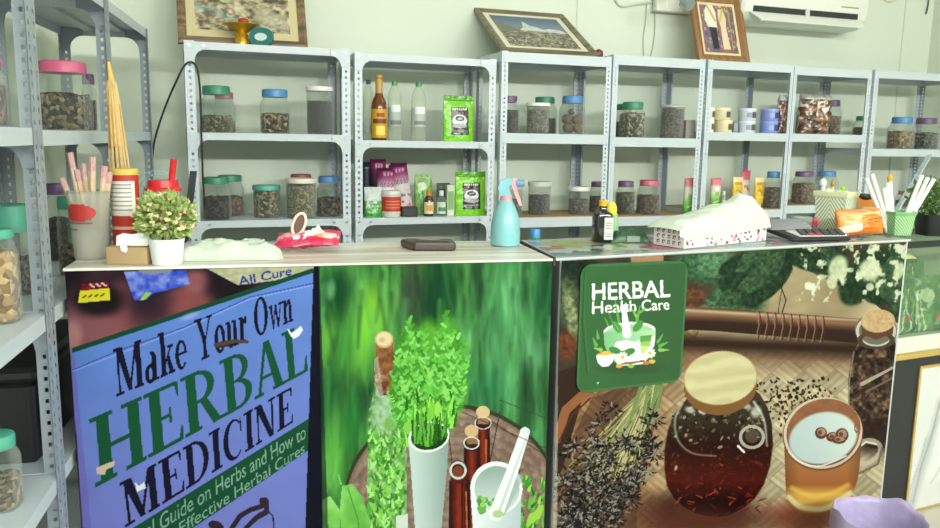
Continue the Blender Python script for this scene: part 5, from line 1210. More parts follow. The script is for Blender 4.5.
# ================================================================ THINGS ON THE COUNTERS
def on(px, py, z=ZC+.0005): p = at_z(px, py, z); return p, mpp(p)
FACE = -YAW                      # turned to face the shop front
def local(th, px, py, off=0.0):
    """offset from a thing's base of the point seen at px, py in the upright plane through its base (off further back)"""
    o = th.location+FH*off
    return at_plane(px, py, o, FH)-th.location
def crumpled(mb, w, d, h, nu=34, nv=22, seed=0, rough=.3, edge=.55, flat=False):
    """soft bag lying on its side: closed lump with creases"""
    vs = []; fs = []
    for s_ in (0, 1):
        for j in range(nv+1):
            for i in range(nu+1):
                u = i/nu*2-1; v = j/nv*2-1
                e = max(0, 1-abs(u)**3.2)**edge*max(0, 1-abs(v)**3)**edge
                n = float(fbm(np.array([u*2.3+seed]), np.array([v*2.3+7]), seed, 4)[0])-.5
                n2 = abs(float(fbm(np.array([u*3.1+v*2+seed]), np.array([v*2.2-u*1.4]), seed+5, 2)[0])-.5)
                z = h*e*(1+rough*(n*2.2-n2*2.0)) if s_ else 0.0006
                wob = 1+.05*math.sin(7*u+seed)+.04*math.sin(5*v+seed)
                vs.append((u*w/2*(1+.05*math.sin(4*v+seed)), v*d/2*wob, max(z, .0006 if not s_ else .001)))
    N = (nu+1)*(nv+1)
    for j in range(nv):
        for i in range(nu):
            a = j*(nu+1)+i; fs.append((N+a, N+a+1, N+a+nu+2, N+a+nu+1)); fs.append((a, a+nu+1, a+nu+2, a+1))
    for i in range(nu):
        fs.append((i, i+1, N+i+1, N+i)); a = nv*(nu+1)+i; fs.append((a, N+a, N+a+1, a+1))
    for j in range(nv):
        a = j*(nu+1); fs.append((a, N+a, N+a+nu+1, a+nu+1)); a += nu; fs.append((a, a+nu+1, N+a+nu+1, N+a))
    return mb.add(vs, fs)
BAG = mat((200, 209, 194), .4, vary=.05, scale=30, bump=.3, trans=.1)
# ---- clear cup of wrapped sticks
p, s = on(92, 258); cup = thing('plastic_cup', 'tall clear plastic cup with red oval logo, holding wrapped sticks', 'cup', p, FACE)
H = local(cup, 92, 191).z; Rb, Rt = 15.5*s, 19.5*s
mb = MB(); mb.lathe([(Rb, .0003), (Rb*1.02, .004), (Rt, H)], 32, cap1=False); mb.build('cup_body', glass((226, 226, 214), .30, .6), cup)
mb = MB(); mb.lathe([(Rt*1.03, H-.004), (Rt*1.04, H), (Rt*.98, H+.002), (Rt*.96, H-.003)], 32, cap0=False, cap1=False); mb.build('rim', CLOUDY, cup)
def rad(z): return Rb+(Rt-Rb)*z/H
mb = MB(); z0 = H*.70
for k in range(10):
    za_ = z0+H*.125*(k/5-1); zb_ = z0+H*.125*((k+1)/5-1); hw_ = 54*math.sqrt(max(0, 1-((k+.5)/5-1)**2)); arc(mb, rad(z0)*1.03, za_, zb_, -10-hw_, -10+hw_, 12)
mb.build('logo', mat((184, 52, 48), .45), cup)
mb = MB()
for za, a0, a1 in ((.535, -60, 34), (.44, -50, -14)): arc(mb, rad(H*za)*1.02, H*za, H*(za+.022), a0, a1)
mb.build('printed_line', mat((120, 82, 70), .5), cup)
mb = MB(); mb.lathe([(rad(H*.04)*.9, .004), (rad(H*.46)*.9, H*.44)], 24); mb.build('paper_filling', mat((226, 206, 186), .8, vary=.12, scale=40, trans=.45), cup)
for tx, ty, bx in ((66, 153, 84), (74, 170, 88), (80, 164, 90), (92, 157, 93), (104, 166, 99), (108, 172, 101), (61, 178, 80)):
    a = local(cup, bx, 228)+cup.location+FH*random.uniform(-.008, .012); b = local(cup, tx, ty)+cup.location+FH*random.uniform(.0, .02)
    t = thing('wrapped_stick', 'thin wrapped stick with pink printed tip, standing in the clear cup', 'stick', a, 0, 'wrapped sticks in the clear cup'); v = b-a
    mb = MB(); mb.tube([(0, 0, 0), v*.80], .0074, 8); mb.build('stick', mat((218, 190, 158), .55, vary=.3, scale=90), t)
    mb = MB(); mb.tube([v*.80, v*.9, v], .0082, 8); mb.build('wrapper_tip', mat((206, 160, 158), .45, vary=.3, scale=150), t)
# ---- straw bundle, canister, boxes behind
p, s = on(127, 249.5); t = thing('straw_bundle', 'upright bundle of pale straw stalks tied near its yellow top, behind the red canister', 'straw bundle', p)
top = local(t, 111, 76); mb = MB()
for k in range(46):
    a = random.uniform(0, 6.28); r = .021*math.sqrt(random.random()); e = Vector((r*math.cos(a), r*math.sin(a), 0))
    mb.tube([e*.9+Vector((0, 0, .001)), top*.5+e*1.15, top*.86+e*.7, top*random.uniform(.9, .98)+e*.5], .0026, 5)
mb.build('stalks', mat((214, 186, 130), .7, vary=.25, scale=60), t)
mb = MB(); mb.tube([top*.60, top*.72, top*.84], .0215, 12, .0165); mb.build('sheath', mat((198, 150, 76), .6, vary=.2, scale=40), t)
mb = MB(); mb.tube([top*.84, top*.92, top*.97, local(t, 108.5, 62)], .0160, 10, .004); mb.build('tied_top', mat((222, 184, 90), .6, vary=.15), t)
p, s = on(128, 253.5); t = thing('canister', 'tall red canister with yellow lid and white text label, beside the cup of sticks', 'canister', p, FACE)
H = local(t, 128, 168.5).z; R = 13.2*s
mb = MB(); mb.lathe([(R*.97, 0), (R, .004), (R, H*.93)], 32); mb.build('canister_body', mat((186, 58, 44), .35), t)
mb = MB(); mb.lathe([(R*1.03, H*.93), (R*1.04, H*.985), (R*.95, H), (R*.5, H*.995)], 32); mb.build('lid', mat((214, 190, 92), .4), t)
mb = MB(); arc(mb, R*1.012, H*.46, H*.86, -62, 66); mb.build('label', mat((222, 220, 208), .5), t)
mb = MB(); [arc(mb, R*1.02, H*z, H*(z+.016), -50, 50) for z in (.52, .57, .62, .67, .72, .77, .81)]; mb.build('printed_line', mat((150, 146, 138), .5), t)
mb = MB(); arc(mb, R*1.012, H*.30, H*.335, -60, 60); mb.build('printed_band', mat((226, 176, 150), .5), t)
p, s = on(126.5, 265); bx = thing('cardboard_box', 'small tan cardboard box at the front left of the counter', 'box', p+FH*.0, FACE)
wb = 41*s; hb = 17.5*s
mb = MB(); mb.rbox((-wb/2, .002, 0), (wb/2, .05, hb), .002); mb.build('carton', CARD, bx)
mb = MB(); mb.box((-wb/2+.004, .004, hb), (wb/2-.004, .048, hb+.0012)); mb.build('flap', mat((160, 132, 92), .8), bx, smooth=False)
t = thing('torn_paper', 'torn white paper lying on the small tan box', 'paper', p+FH*.004+Vector((0, 0, hb+.0018)), FACE)
mb = MB(); P = [(-13, 0), (-12, 10), (-5, 13), (4, 12), (13, 13.5), (22, 12), (23, 4), (20, .5)]; P = [(x*s*.95, z*s) for x, z in P]; mb.prism(P, .012, .0135); mb.build('sheet', mat((236, 238, 236), .7), t, smooth=False)
mb = MB(); P = [(-4*s, -4*s), (-5*s, 1*s), (2*s, 1*s), (2.5*s, -3*s), (1*s, -6*s)]; mb.prism(P, -.0075, -.006); mb.add([(-5*s, -.006, 1*s), (2*s, -.006, 1*s), (2*s, .0135, 1.5*s), (-5*s, .0135, 1.5*s)], [(0, 1, 2, 3)]); mb.build('torn_strip', mat((236, 238, 236), .7), t, smooth=False)
p, s = on(145, 255.5); t = thing('small_carton', 'small pale green carton between red canister and flower pot', 'box', p, FACE); h = local(t, 145, 213).z
mb = MB(); mb.rbox((-7*s, 0, 0), (7*s, .02, h), .002); mb.build('carton', mat((150, 190, 140), .5), t); mb = MB(); mb.rbox((-5*s, -.0008, h*.55), (5*s, .0003, h*.9), .0002); mb.build('label_panel', mat((96, 150, 100), .5), t)
# ---- red-lidded cup
p, s = on(166, 251); t = thing('drink_cup', 'plastic drink cup with red lid and red straw behind the flower pot', 'cup', p, FACE); H = local(t, 166, 189).z
mb = MB(); mb.lathe([(12*s, .0004), (16*s, H)], 32); mb.build('cup_body', mat((212, 178, 172), .3, vary=.08, trans=.2), t)
mb = MB(); arc(mb, 15.4*s, H*.66, H*.86, -50, 60); mb.build('logo', mat((190, 60, 62), .4), t)
mb = MB(); z1 = local(t, 166, 180).z; mb.lathe([(16.2*s, H-.005), (17.6*s, H-.003), (17.9*s, H+.001), (17.2*s, H+.004), (14.8*s, H+.006), (14.0*s, z1), (5*s, z1)], 36); mb.build('lid', mat((206, 44, 48), .3), t)
mb = MB(); mb.tube([local(t, 173, 184), local(t, 176.5, 159)], 3.1*s, 12); mb.build('straw', mat((206, 36, 42), .35), t)
t = thing('wire_guard', 'pale blue round wire frame standing behind the red-lidded cup', 'wire frame', on(160, 247.8)[0], FACE); c = local(t, 161, 194)
zc = c.z; R0_ = 24*s; mb = MB()
for q in (1.0, .8, .6, .4): mb.tube([(R0_*q*math.cos(a), 0, zc+R0_*q*math.sin(a)) for a in np.linspace(0, 2*math.pi, 33)], .0011, 6, cap=False)
for k in range(14): a = k*math.pi/7; mb.tube([(R0_*.2*math.cos(a), 0, zc+R0_*.2*math.sin(a)), (R0_*math.cos(a), 0, zc+R0_*math.sin(a))], .0008, 5)
mb.build('wire_rings', mat((150, 186, 206), .4), t)
mb = MB(); mb.tube([(0, 0, .003), (0, 0, zc-R0_*.95)], .004, 8); mb.lathe([(.030, 0), (.030, .003), (.006, .006)], 20); mb.build('stand', mat((190, 200, 206), .4), t)
p, s = on(183, 252); t = thing('black_stick', 'flat black stick leaning up behind the flower pot', 'stick', p, FACE); a = local(t, 184, 251); b = local(t, 193.5, 171); mb = MB()
d = (b-a); a_ = Matrix.Rotation(YAW, 3, 'Z') @ a; b_ = Matrix.Rotation(YAW, 3, 'Z') @ b; hw = 3.2*s
mb.add([(a_.x-hw, -.003, .001), (a_.x+hw, -.003, .001), (a_.x+hw, .003, .001), (a_.x-hw, .003, .001), (b_.x-hw, -.003, b_.z), (b_.x+hw, -.003, b_.z), (b_.x+hw, .003, b_.z), (b_.x-hw, .003, b_.z)],
       [(0, 3, 2, 1), (4, 5, 6, 7), (0, 1, 5, 4), (1, 2, 6, 5), (2, 3, 7, 6), (3, 0, 4, 7)]); mb.build('bar', mat((48, 52, 54), .4), t, smooth=False)
# ---- potted plant
def foliage_mesh(n, cx, rx, ry, rz_, leaf, seed, droop=0):
    rn = random.Random(seed); mb = MB()
    for k in range(n):
        while True:
            x, y, z = (rn.uniform(-1, 1) for _ in range(3))
            if x*x+y*y+z*z < 1: break
        c = Vector((cx[0]+x*rx, cx[1]+y*ry, cx[2]+z*rz_)); L = leaf*rn.uniform(.7, 1.3)
        d = Vector((x+rn.uniform(-.6, .6), y+rn.uniform(-.6, .6), z+rn.uniform(-.2, .9))).normalized(); e = d.cross(Vector((rn.uniform(-1, 1), rn.uniform(-1, 1), rn.uniform(-1, 1)))).normalized()*L*.33; u_ = d.cross(e).normalized()*L*.12
        mb.add([c, c+d*L*.5+e+u_, c+d*L, c+d*L*.5-e+u_, c+d*L*.5-u_], [(0, 1, 4), (1, 2, 4), (2, 3, 4), (3, 0, 4)])
    return mb
p, s = on(167.5, 264); t = thing('potted_flowers', 'white ribbed pot of small yellow-green flowers at the left of the counter', 'plant', p, FACE); H = local(t, 166, 238).z
mb = MB(); mb.lathe([(13.5*s, .0004), (14*s, .002)]+[(14*s+3.2*s*k/14+(.0007 if k % 2 else 0), H*k/14) for k in range(1, 14)]+[(17.6*s, H), (16.4*s, H), (16*s, H-.008)], 36); mb.build('pot', mat((232, 236, 234), .4), t)
mb = foliage_mesh(520, (.002, 0, H+22*s), 27*s, 20*s, 21*s, .021, 4); mb.build('foliage', mat((158, 178, 104), .6, vary=.45, scale=30), t, smooth=False)
mb = MB(); rn = random.Random(9)
for k in range(60):
    a = rn.uniform(0, 6.28); zz = rn.uniform(-.6, 1); rr_ = math.sqrt(max(0, 1-zz*zz)); c = Vector((.002+27*s*rr_*math.cos(a), 20*s*rr_*math.sin(a), H+22*s+22*s*zz))
    for q in range(5):
        b = q*1.257+a; mb.ball(c+Vector((.0042*math.cos(b), .0042*math.sin(b)*.6, .002*math.sin(b*2))), .0036, 6)
mb.build('flowers', mat((226, 214, 160), .6, vary=.25, scale=25), t)['kind'] = 'stuff'
mb = MB()
for k in range(16):
    a = rn.uniform(0, 6.28); zz = rn.uniform(-.6, .9); rr_ = math.sqrt(1-zz*zz); mb.ball((.002+26*s*rr_*math.cos(a), -abs(19*s*rr_*math.sin(a)), H+22*s+21*s*zz), .0045, 6)
mb.build('pink_buds', mat((214, 160, 140), .6), t)
mb = MB()
for k in range(9): a = k*.7; mb.tube([(.006*math.cos(a), .006*math.sin(a), H-.01), (14*s*math.cos(a), 12*s*math.sin(a), H+18*s)], .0012, 5)
mb.build('stems', mat((96, 124, 60), .7), t)
# ---- white bag, pink packet
p, s = on(230, 258.5); t = thing('plastic_bag', 'crumpled white plastic bag lying flat beside the flower pot', 'bag', p, rzL)
mb = MB(); crumpled(mb, 100*s, .085, .052, 44, 26, seed=3, rough=.32, edge=.42); mb.build('bag', BAG, t)
mb = MB(); mb.tube([(-28*s, -.01, .045), (-10*s, .0, .036), (12*s, .0, .034), (34*s, .0, .046)], .004, 8); mb.build('rolled_edge', BAG, t)
mb = MB(); mb.tube([(-51*s, .01, .012), (-46*s, .0, .030), (-38*s, .0, .044)], .007, 8, .004); mb.build('lilac_corner', mat((190, 174, 214), .4), t)
def paint_wipes(A):
    A.C[:] = lerp((206, 36, 84), (224, 70, 110), fbm(A.X*5, A.Y*4, 3)); i = np.nonzero(fbm(A.X*6+3, A.Y*5, 9) > .56)[0]; A.put(i, (236, 190, 180), .85)
    A.ell(.72, .55, .14, .2, (236, 170, 110)); A.ell(.86, .6, .1, .2, (236, 206, 190)); A.ell(.34, .68, .055, .2, (206, 214, 230)); A.poly([(.0, .8), (1, .8), (1, 1), (0, 1)], (196, 28, 74), .7)
p, s = on(307, 251.5); t = thing('wipes_packet', 'pink soft packet with white tissue sticking out, left of the card terminal', 'packet', p, FACE)
o = pillow('packet', 64*s, .075, paint_wipes, t, d=.034, seal=.3, nu=60, nv=40, crumple=.012, back=(206, 40, 90)); o.rotation_euler = (math.radians(-68), math.radians(-4), 0); o.location = (0, -.01, .018)
mb = MB(); crumpled(mb, 26*s, .03, .026, 14, 10, 8, .9); mb.build('tissue', mat((238, 234, 224), .8), t, loc=(6*s, .025, .034), rz=.3)
t = thing('loop_tag', 'cream oval loop standing up on the pink packet', 'tag', p+FH*.034+Vector((-.028, 0, .0385)), FACE)
mb = MB(); P = [((7*s*math.cos(a)*.9+3*s*math.sin(a)), 0, 12.5*s+11*s*math.sin(a)) for a in np.linspace(0, 2*math.pi, 25)]; mb.tube(P, .0042, 8, cap=False); mb.build('loop', mat((232, 222, 200), .6), t)
mb = MB(); mb.add([(x*.8, .002, (z-12.5*s)*.8+12.5*s) for x, _, z in P[:-1]], [tuple(range(24))]); mb.build('dark_centre', mat((116, 84, 78), .6), t)
# ---- dark terminal
p, s = on(428, 250.3); t = thing('card_terminal', 'flat dark brown device lying alone in the middle of the counter', 'device', p, FACE+.06)
w_ = 56*s; mb = MB()
P = [(-w_*.5, .07), (-w_*.30, -.004), (-w_*.22, -.014), (w_*.46, -.010), (w_*.5, .0), (w_*.47, .075), (w_*.40, .085), (-w_*.44, .085)]
def stack(mb, P, levels):
    n = len(P); cx_ = sum(x for x, _ in P)/n; cy_ = sum(y for _, y in P)/n; vs = []
    for k, z in levels: vs += [(cx_+(x-cx_)*k, cy_+(y-cy_)*k, z) for x, y in P]
    fs = [tuple(range(n-1, -1, -1)), tuple((len(levels)-1)*n+i for i in range(n))]
    for l in range(len(levels)-1): fs += [(l*n+i, l*n+(i+1) % n, (l+1)*n+(i+1) % n, (l+1)*n+i) for i in range(n)]
    mb.add(vs, fs)
stack(mb, P, [(.94, .0003), (.99, .004), (1, .016), (.97, .022), (.90, .024)]); mb.build('casing', mat((74, 64, 54), .4), t, angle=25)
mb = MB(); mb.rbox((-w_*.18, .045, .0235), (w_*.22, .075, .027), .003); mb.build('raised_cover', mat((140, 134, 124), .35), t)
mb = MB(); mb.rbox((-w_*.24, .0, .0236), (w_*.36, .03, .0255), .003); mb.build('screen', mat((40, 38, 38), .2), t)
# ---- spray bottle
p, s = on(505, 245.3); t = thing('spray_bottle', 'pale blue spray bottle with pink trigger at the end of the wood-grain counter', 'spray bottle', p, FACE); Z = lambda y: local(t, 505, y).z
mb = MB(); mb.lathe([(13.4*s, .0004), (14.6*s, .004), (14.8*s, Z(236)), (14.4*s, Z(225)), (12.6*s, Z(215)), (9.6*s, Z(207)), (6.6*s, Z(201)), (5.6*s, Z(199))], 36); mb.build('bottle_body', mat((132, 190, 194), .3, spec=.6), t)
mb = MB(); mb.lathe([(6.0*s, Z(201)), (6.2*s, Z(200)), (6.0*s, Z(195.5))], 24, ridge=.02); mb.build('collar', mat((206, 150, 160), .4), t)
mb = MB(); mb.prism([(-6*s, Z(196)), (-8*s, Z(188)), (-6.5*s, Z(181)), (-1*s, Z(178.5)), (6*s, Z(178)), (7*s, Z(182)), (2*s, Z(187)), (5.6*s, Z(196))], -.010, .010); mb.build('head', mat((128, 186, 196), .35), t)
mb = MB(); mb.prism([(3*s, Z(179)), (10*s, Z(177.5)), (12*s, Z(183)), (10*s, Z(188)), (15*s, Z(201)), (16*s, Z(206)), (13*s, Z(205)), (8*s, Z(193)), (5*s, Z(184))], -.006, .006); mb.build('trigger', mat((226, 158, 172), .4), t)
mb = MB(); mb.tube([(10*s, 0, Z(183)), (17.5*s, 0, Z(182.6))], 3.8*s, 14); mb.build('nozzle', mat((104, 146, 184), .4), t)
# ================================================================ RIGHT COUNTER
def paint_top(A):
    n = fbm(A.X*14, A.Y*7, 3); A.C[:] = ramp(n, [(.2, (176, 190, 196)), (.5, (214, 222, 220)), (.8, (232, 230, 222))])
    rn = random.Random(5)
    for k in range(230):
        x, y = rn.random(), rn.random(); c = rn.choice([(206, 60, 96), (226, 110, 140), (120, 180, 96), (176, 206, 90), (110, 160, 190), (60, 120, 90), (232, 226, 120), (226, 226, 222), (100, 130, 170), (200, 90, 70)])
        w0 = rn.uniform(.01, .05); A.poly([(x, y), (x+w0, y+rn.uniform(-.02, .02)), (x+w0*.9, y+rn.uniform(.05, .2)), (x-.005, y+rn.uniform(.05, .2))], c, .85)
    for x, y, rx, ry, c in ((.30, .72, .05, .16, (206, 70, 110)), (.43, .55, .06, .2, (214, 90, 130)), (.47, .8, .09, .18, (150, 196, 206)), (.36, .93, .05, .06, (150, 120, 170)), (.1, .3, .08, .2, (196, 214, 120)), (.08, .9, .08, .1, (110, 170, 140)), (.7, .9, .1, .12, (120, 150, 160))): A.ell(x, y, rx, ry, c, 0, .3, .8)
    A.poly([(0, .95), (1, .97), (1, 1), (0, 1)], (214, 220, 218))
def RC(x, y, z=ZC+.0010): q = cB+uR*x+nR*y; return Vector((q.x, q.y, z))
q4 = [RC(.008, .006), RC(wR-.006, .006), RC(kx+.012, dR-.006), RC(wR-.028, dR-.006)]
o = sheet('printed_cover', *q4, 260, 110, paint_top, None, None, printed(.25, .3), base=RC(wR/2, 0), gain=.6); tag(o, 'colourful printed sheet spread over the top of the right counter', 'sheet')
ZR = ZC+.0016
def onR(px, py): return on(px, py, ZR)
p, s = onR(535, 238.2); t = thing('blue_cap', 'small blue cap standing near the back corner of the colourful sheet', 'cap', p, FACE); h = local(t, 535, 229).z
mb = MB(); mb.lathe([(5.0*s, 0), (5.2*s, h*.85), (4.4*s, h)], 24, ridge=.02); mb.build('cap', mat((70, 140, 210), .35), t); mb = MB(); mb.lathe([(5.5*s, 0), (5.5*s, .004)], 24); mb.build('ring', mat((60, 150, 80), .4), t)
p, s = onR(601.5, 241.5); t = make_bottle(p, 18.5*s, at_plane(601, 200, p, FH).z-ZR, FACE+.12, 'sauce_bottle', 'square dark bottle with gold cap and white side label on the right counter', [(.94, 0), (1, .02), (1, .62), (.92, .68), (.5, .74), (.38, .78), (.38, .86)], mat((30, 28, 24), .12, spec=.7), (206, 164, 40), (.46, .86, 1.0), sq=.7)
R = 9.25*s; hb_ = at_plane(601, 200, p, FH).z-ZR; mb = MB(); mb.rbox((-R*.05, -R*1.04, .07*hb_), (R*.92, -R*1.01, .60*hb_), .0006); mb.build('label', mat((214, 214, 206), .5), t)
mb = MB(); [mb.box((R*.1, -R*1.055, z*hb_), (R*.8, -R*1.041, (z+.02)*hb_)) for z in (.14, .2, .34, .40, .46)]; mb.build('printed_line', mat((120, 120, 112), .5), t)
p, s = onR(613.5, 240); t = thing('green_applicator', 'pale green stick with yellow speckled head standing behind the dark bottle', 'stick', p, FACE); 
mb = MB(); mb.lathe([(5*s, 0), (4.2*s, local(t, 613, 225).z), (2.6*s, local(t, 613, 213).z)], 16); mb.build('stem', mat((150, 190, 140), .45), t)
mb = MB(); mb.ball(tuple(Matrix.Rotation(YAW, 3, 'Z') @ local(t, 611.5, 210)), 7.5*s, 14, (.75, .6, 1.15)); mb.build('head', mat((222, 214, 70), .5, vary=.2, scale=200), t)
p, s = onR(629, 242); t = thing('green_pouch', 'dark green crumpled pouch with a gray label, right of the dark bottle', 'pouch', p, FACE)
mb = MB(); crumpled(mb, 40*s, .05, 12*s, 30, 16, 6, .35); mb.build('pouch', mat((34, 84, 50), .35, vary=.3, scale=30), t, rz=.05)
mb = MB(); mb.rbox((-4*s, -.027, .004), (9*s, -.0255, .022), .002); mb.build('label', mat((150, 164, 150), .5), t)
# ---- tissue box with bag over it
pa = at_z(684, 249, ZR); pb = at_z(766, 240.5, ZR); pc = at_z(665, 238, ZR)
ub = (pb-pa); wb = ub.length; ub.normalize(); nb = Vector((-ub.y, ub.x, 0)); s = mpp(pa); db = min(max((pc-pa).dot(nb), .09), .12)
t = thing('tissue_box', 'white tissue box with red and black floral print, under a white plastic bag', 'box', pa, math.atan2(ub.y, ub.x)); hb = 22*s
mb = MB(); mb.rbox((0, 0, 0), (wb, db, hb), .002); mb.build('carton', mat((232, 232, 224), .5), t)
def paint_floral(A):
    A.C[:] = (230, 230, 222); rn = random.Random(2)
    for k in range(70):
        x = rn.random(); y = rn.random(); c = rn.choice([(190, 40, 60), (60, 44, 48), (120, 60, 60), (206, 90, 100)]); A.ell(x, y, .014, .075, c, 0, 0, .9, ring=rn.choice([.5, .9])); A.line([(x, y), (x+.02, y+.1)], .008, c)
def paint_blocks(A):
    A.C[:] = (228, 230, 222); rn = random.Random(4)
    for i in range(5):
        for j in range(3): x = .1+.18*i; y = .18+.27*j; A.poly([(x, y), (x+.1, y), (x+rn.uniform(.05, .1), y+.18), (x, y+.18)], (96, 70, 84)); A.ell(x+.05, y+.09, .02, .05, (226, 226, 220))
sheet('printed_face', (.003, -.0006, .002), (wb-.003, -.0006, .002), (.003, -.0006, hb-.002), (wb-.003, -.0006, hb-.002), 130, 34, paint_floral, t)
sheet('printed_face', (-.0006, db-.003, .002), (-.0006, .003, .002), (-.0006, db-.003, hb-.002), (-.0006, .003, hb-.002), 60, 34, paint_blocks, t)
bag = thing('plastic_bag', 'white plastic bag draped over the floral tissue box', 'bag', pa+Vector((0, 0, hb+.0006)), math.atan2(ub.y, ub.x))
mb = MB(); nu, nv = 60, 30; vs = []; fs = []
for j in range(nv+1):
    for i in range(nu+1):
        u = i/nu; v = j/nv
        ridge = np.interp(u, [0, .12, .3, .5, .64, .72, .78, .85, .93, 1], [.008, .022, .034, .050, .058, .062, .080, .083, .045, .0])
        prof = max(0, 1-abs(2*v-1)**2.6)**.6; n = float(fbm(np.array([u*7+2]), np.array([v*4+u*5]), 8, 3)[0])-.5; cr = abs(math.sin(u*17+v*5+3*n))
        z = ridge*prof*(1+.35*n-.10*cr); hang = 0
        over = -.008-.016*max(0, math.sin(u*7+1))*(1 if v < .05 else 0)
        y = (v*1.10-.05)*db; x = (u*1.12-.07)*wb
        drop = 0
        if v < .12: drop = -(hb*.42)*(1-v/.12)*(0.55+.6*np.interp(u, [0, .1, .45, .8, 1], [.9, 1.5, 1.45, .8, .5]))
        if u < .06: drop = min(drop, -(hb*.25)*(1-u/.06))
        if u > .95: drop = min(drop, -(hb*.5)*(u-.95)/.05)
        vs.append((x, y if drop > -.001 else min(y, -.004) if v < .12 else y, .0015+max(z, 0)+drop))
for j in range(nv):
    for i in range(nu): a = j*(nu+1)+i; fs.append((a, a+1, a+nu+2, a+nu+1))
mb.add(vs, fs); mb.build('bag', mat((208, 217, 203), .4, vary=.04, scale=20, bump=.35, trans=.06), bag, angle=80)
# ---- big calculator
p, s = onR(815, 241.5); t = thing('calculator', 'large black desk calculator with tilted screen in front of the cream basket', 'calculator', p, FACE+math.radians(9)); w_ = 66*s; t.rotation_euler[0] = math.radians(10); t.location.z += .0042
mb = MB(); P = [(-w_*.38, -.012), (w_*.56, -.006), (w_*.56, .10), (-w_*.56, .13)]; stack(mb, [(-w_*.42, -.02), (w_*.55, -.012), (w_*.60, .02), (w_*.10, .13), (-w_*.62, .13)], [(.96, .0003), (1, .006), (.98, .014), (.94, .016)]); mb.build('casing', mat((38, 38, 40), .35), t, angle=25)
mb = MB(); stack(mb, [(-w_*.30, -.012), (w_*.50, -.006), (w_*.54, .018), (w_*.34, .06), (-w_*.36, .052)], [(1, .0155), (.985, .0185)]); mb.build('faceplate', mat((206, 208, 204), .4), t)
mb = MB(); mb.add([(-w_*.58, .060, .017), (w_*.14, .066, .017), (w_*.10, .125, .038), (-w_*.60, .120, .038), (-w_*.58, .124, .012), (w_*.10, .129, .012)], [(0, 1, 2, 3), (3, 2, 5, 4), (0, 3, 4), (1, 5, 2)]); mb.build('screen_panel', mat((86, 92, 92), .2), t, smooth=False)
for r_ in range(4):
    for c_ in range(6):
        mb = MB(); x = -w_*.26+c_*w_*.125+r_*w_*.02; y = -.006+r_*.0155; mb.rbox((x, y, .018), (x+w_*.10, y+.011, .0245), .002)
        mb.build('key', mat((170, 58, 62) if (c_ in (1, 2) and r_ == 0) else (58, 62, 66), .4), t)
# ---- baskets
def basket(p, rz, wt, wbm, H, label, m, rimm, sq=.75, ay=.8, group=None, name='woven_basket'):
    t = thing(name, label, 'basket', p, rz, group)
    mb = MB(); mb.lathe([(wbm/2*(1-.02), .0004), (wbm/2, .004), (wt/2, H)], 40, sq, cap1=False, ay=ay)
    for k, q in mb.uv.items(): mb.uv[k] = tuple((u, v/H) for u, v in q)
    mb.build('basket_wall', m, t)
    mb = MB(); mb.lathe([(wt/2*1.0, H*.86), (wt/2*1.05, H*.9), (wt/2*1.06, H), (wt/2*.98, H), (wt/2*.96, H*.9)], 40, sq, cap0=False, cap1=False, ay=ay); mb.build('rim', rimm, t)
    return t
SQ = 1.0+.75*.0
CRM = mat((226, 226, 186), .45, vary=.12, scale=120)
p, s = onR(833.5, 231); h = at_plane(833, 191, p, FH).z-ZR
t = basket(p, FACE+math.radians(45), 33*s, 27*s, h, 'cream woven plastic basket behind the calculator', stripes((226, 226, 202), (140, 172, 142), 9, 1.0, True, .42), CRM, .8, 1.0); cb = t
mb = MB(); crumpled(mb, 30*s, 26*s, .012, 18, 14, 4, 1.2); mb.build('folded_lining', mat((206, 214, 170), .6), t, loc=(0, 0, h*.94))
def stand(th, px, ytop, px0, name, label, cat, r, m, grp=None, drop=.05, back=0.0, tipm=None, loc=None):
    base_ = (loc or th.location)+FH*back; o = Vector((base_.x, base_.y, base_.z))
    a = at_plane(px0, 215, o, FH); a.z = th.location.z+.008; b = at_plane(px, ytop, o, FH)
    tt = thing(name, label, cat, a, 0, grp); v = b-a; mb = MB(); mb.tube([(0, 0, 0), v*.5, v], r, 10); mb.build('shaft', m, tt)
    if tipm: mb = MB(); mb.ball(v, r*1.8, 10, (1, 1, 1.3)); mb.build('tip', tipm, tt)
    return tt
WT = mat((232, 234, 226), .5)
stand(cb, 823, 183, 825, 'white_marker', 'white capped marker standing in the cream woven basket', 'marker', 2.0*s, WT, tipm=mat((220, 222, 220), .4))
stand(cb, 833, 184, 832, 'hooked_stick', 'pale stick with amber tip standing in the cream woven basket', 'stick', 1.4*s, mat((214, 206, 176), .5), tipm=mat((170, 130, 60), .4))
stand(cb, 843, 189, 839, 'green_stick', 'bright green leafy stick standing in the cream woven basket', 'stick', 1.4*s, mat((150, 206, 70), .5), tipm=mat((156, 216, 70), .5))
p, s = onR(863, 229); h = at_plane(863, 205.5, p, FH).z-ZR
b2 = basket(p, FACE+.2, 31*s, 25*s, h, 'small cream woven basket behind the orange packet', stripes((228, 226, 200), (160, 150, 120), 9, 1.0, True, .4), CRM, .35, 1.0)
tt = thing('orange_packet', 'orange packet with black top standing in the small cream basket', 'packet', p+Vector((0, 0, .006)), FACE); z1 = at_plane(863, 197, p, FH).z-ZR-.006
mb = MB(); mb.rbox((-10*s, -.012, 0), (11*s, .012, z1), .004); mb.build('packet_body', mat((226, 140, 40), .45), tt); mb = MB(); mb.ball((-1*s, 0, z1+.001), 8*s, 12, (1, .9, .42)); mb.build('black_top', mat((34, 32, 34), .4), tt)
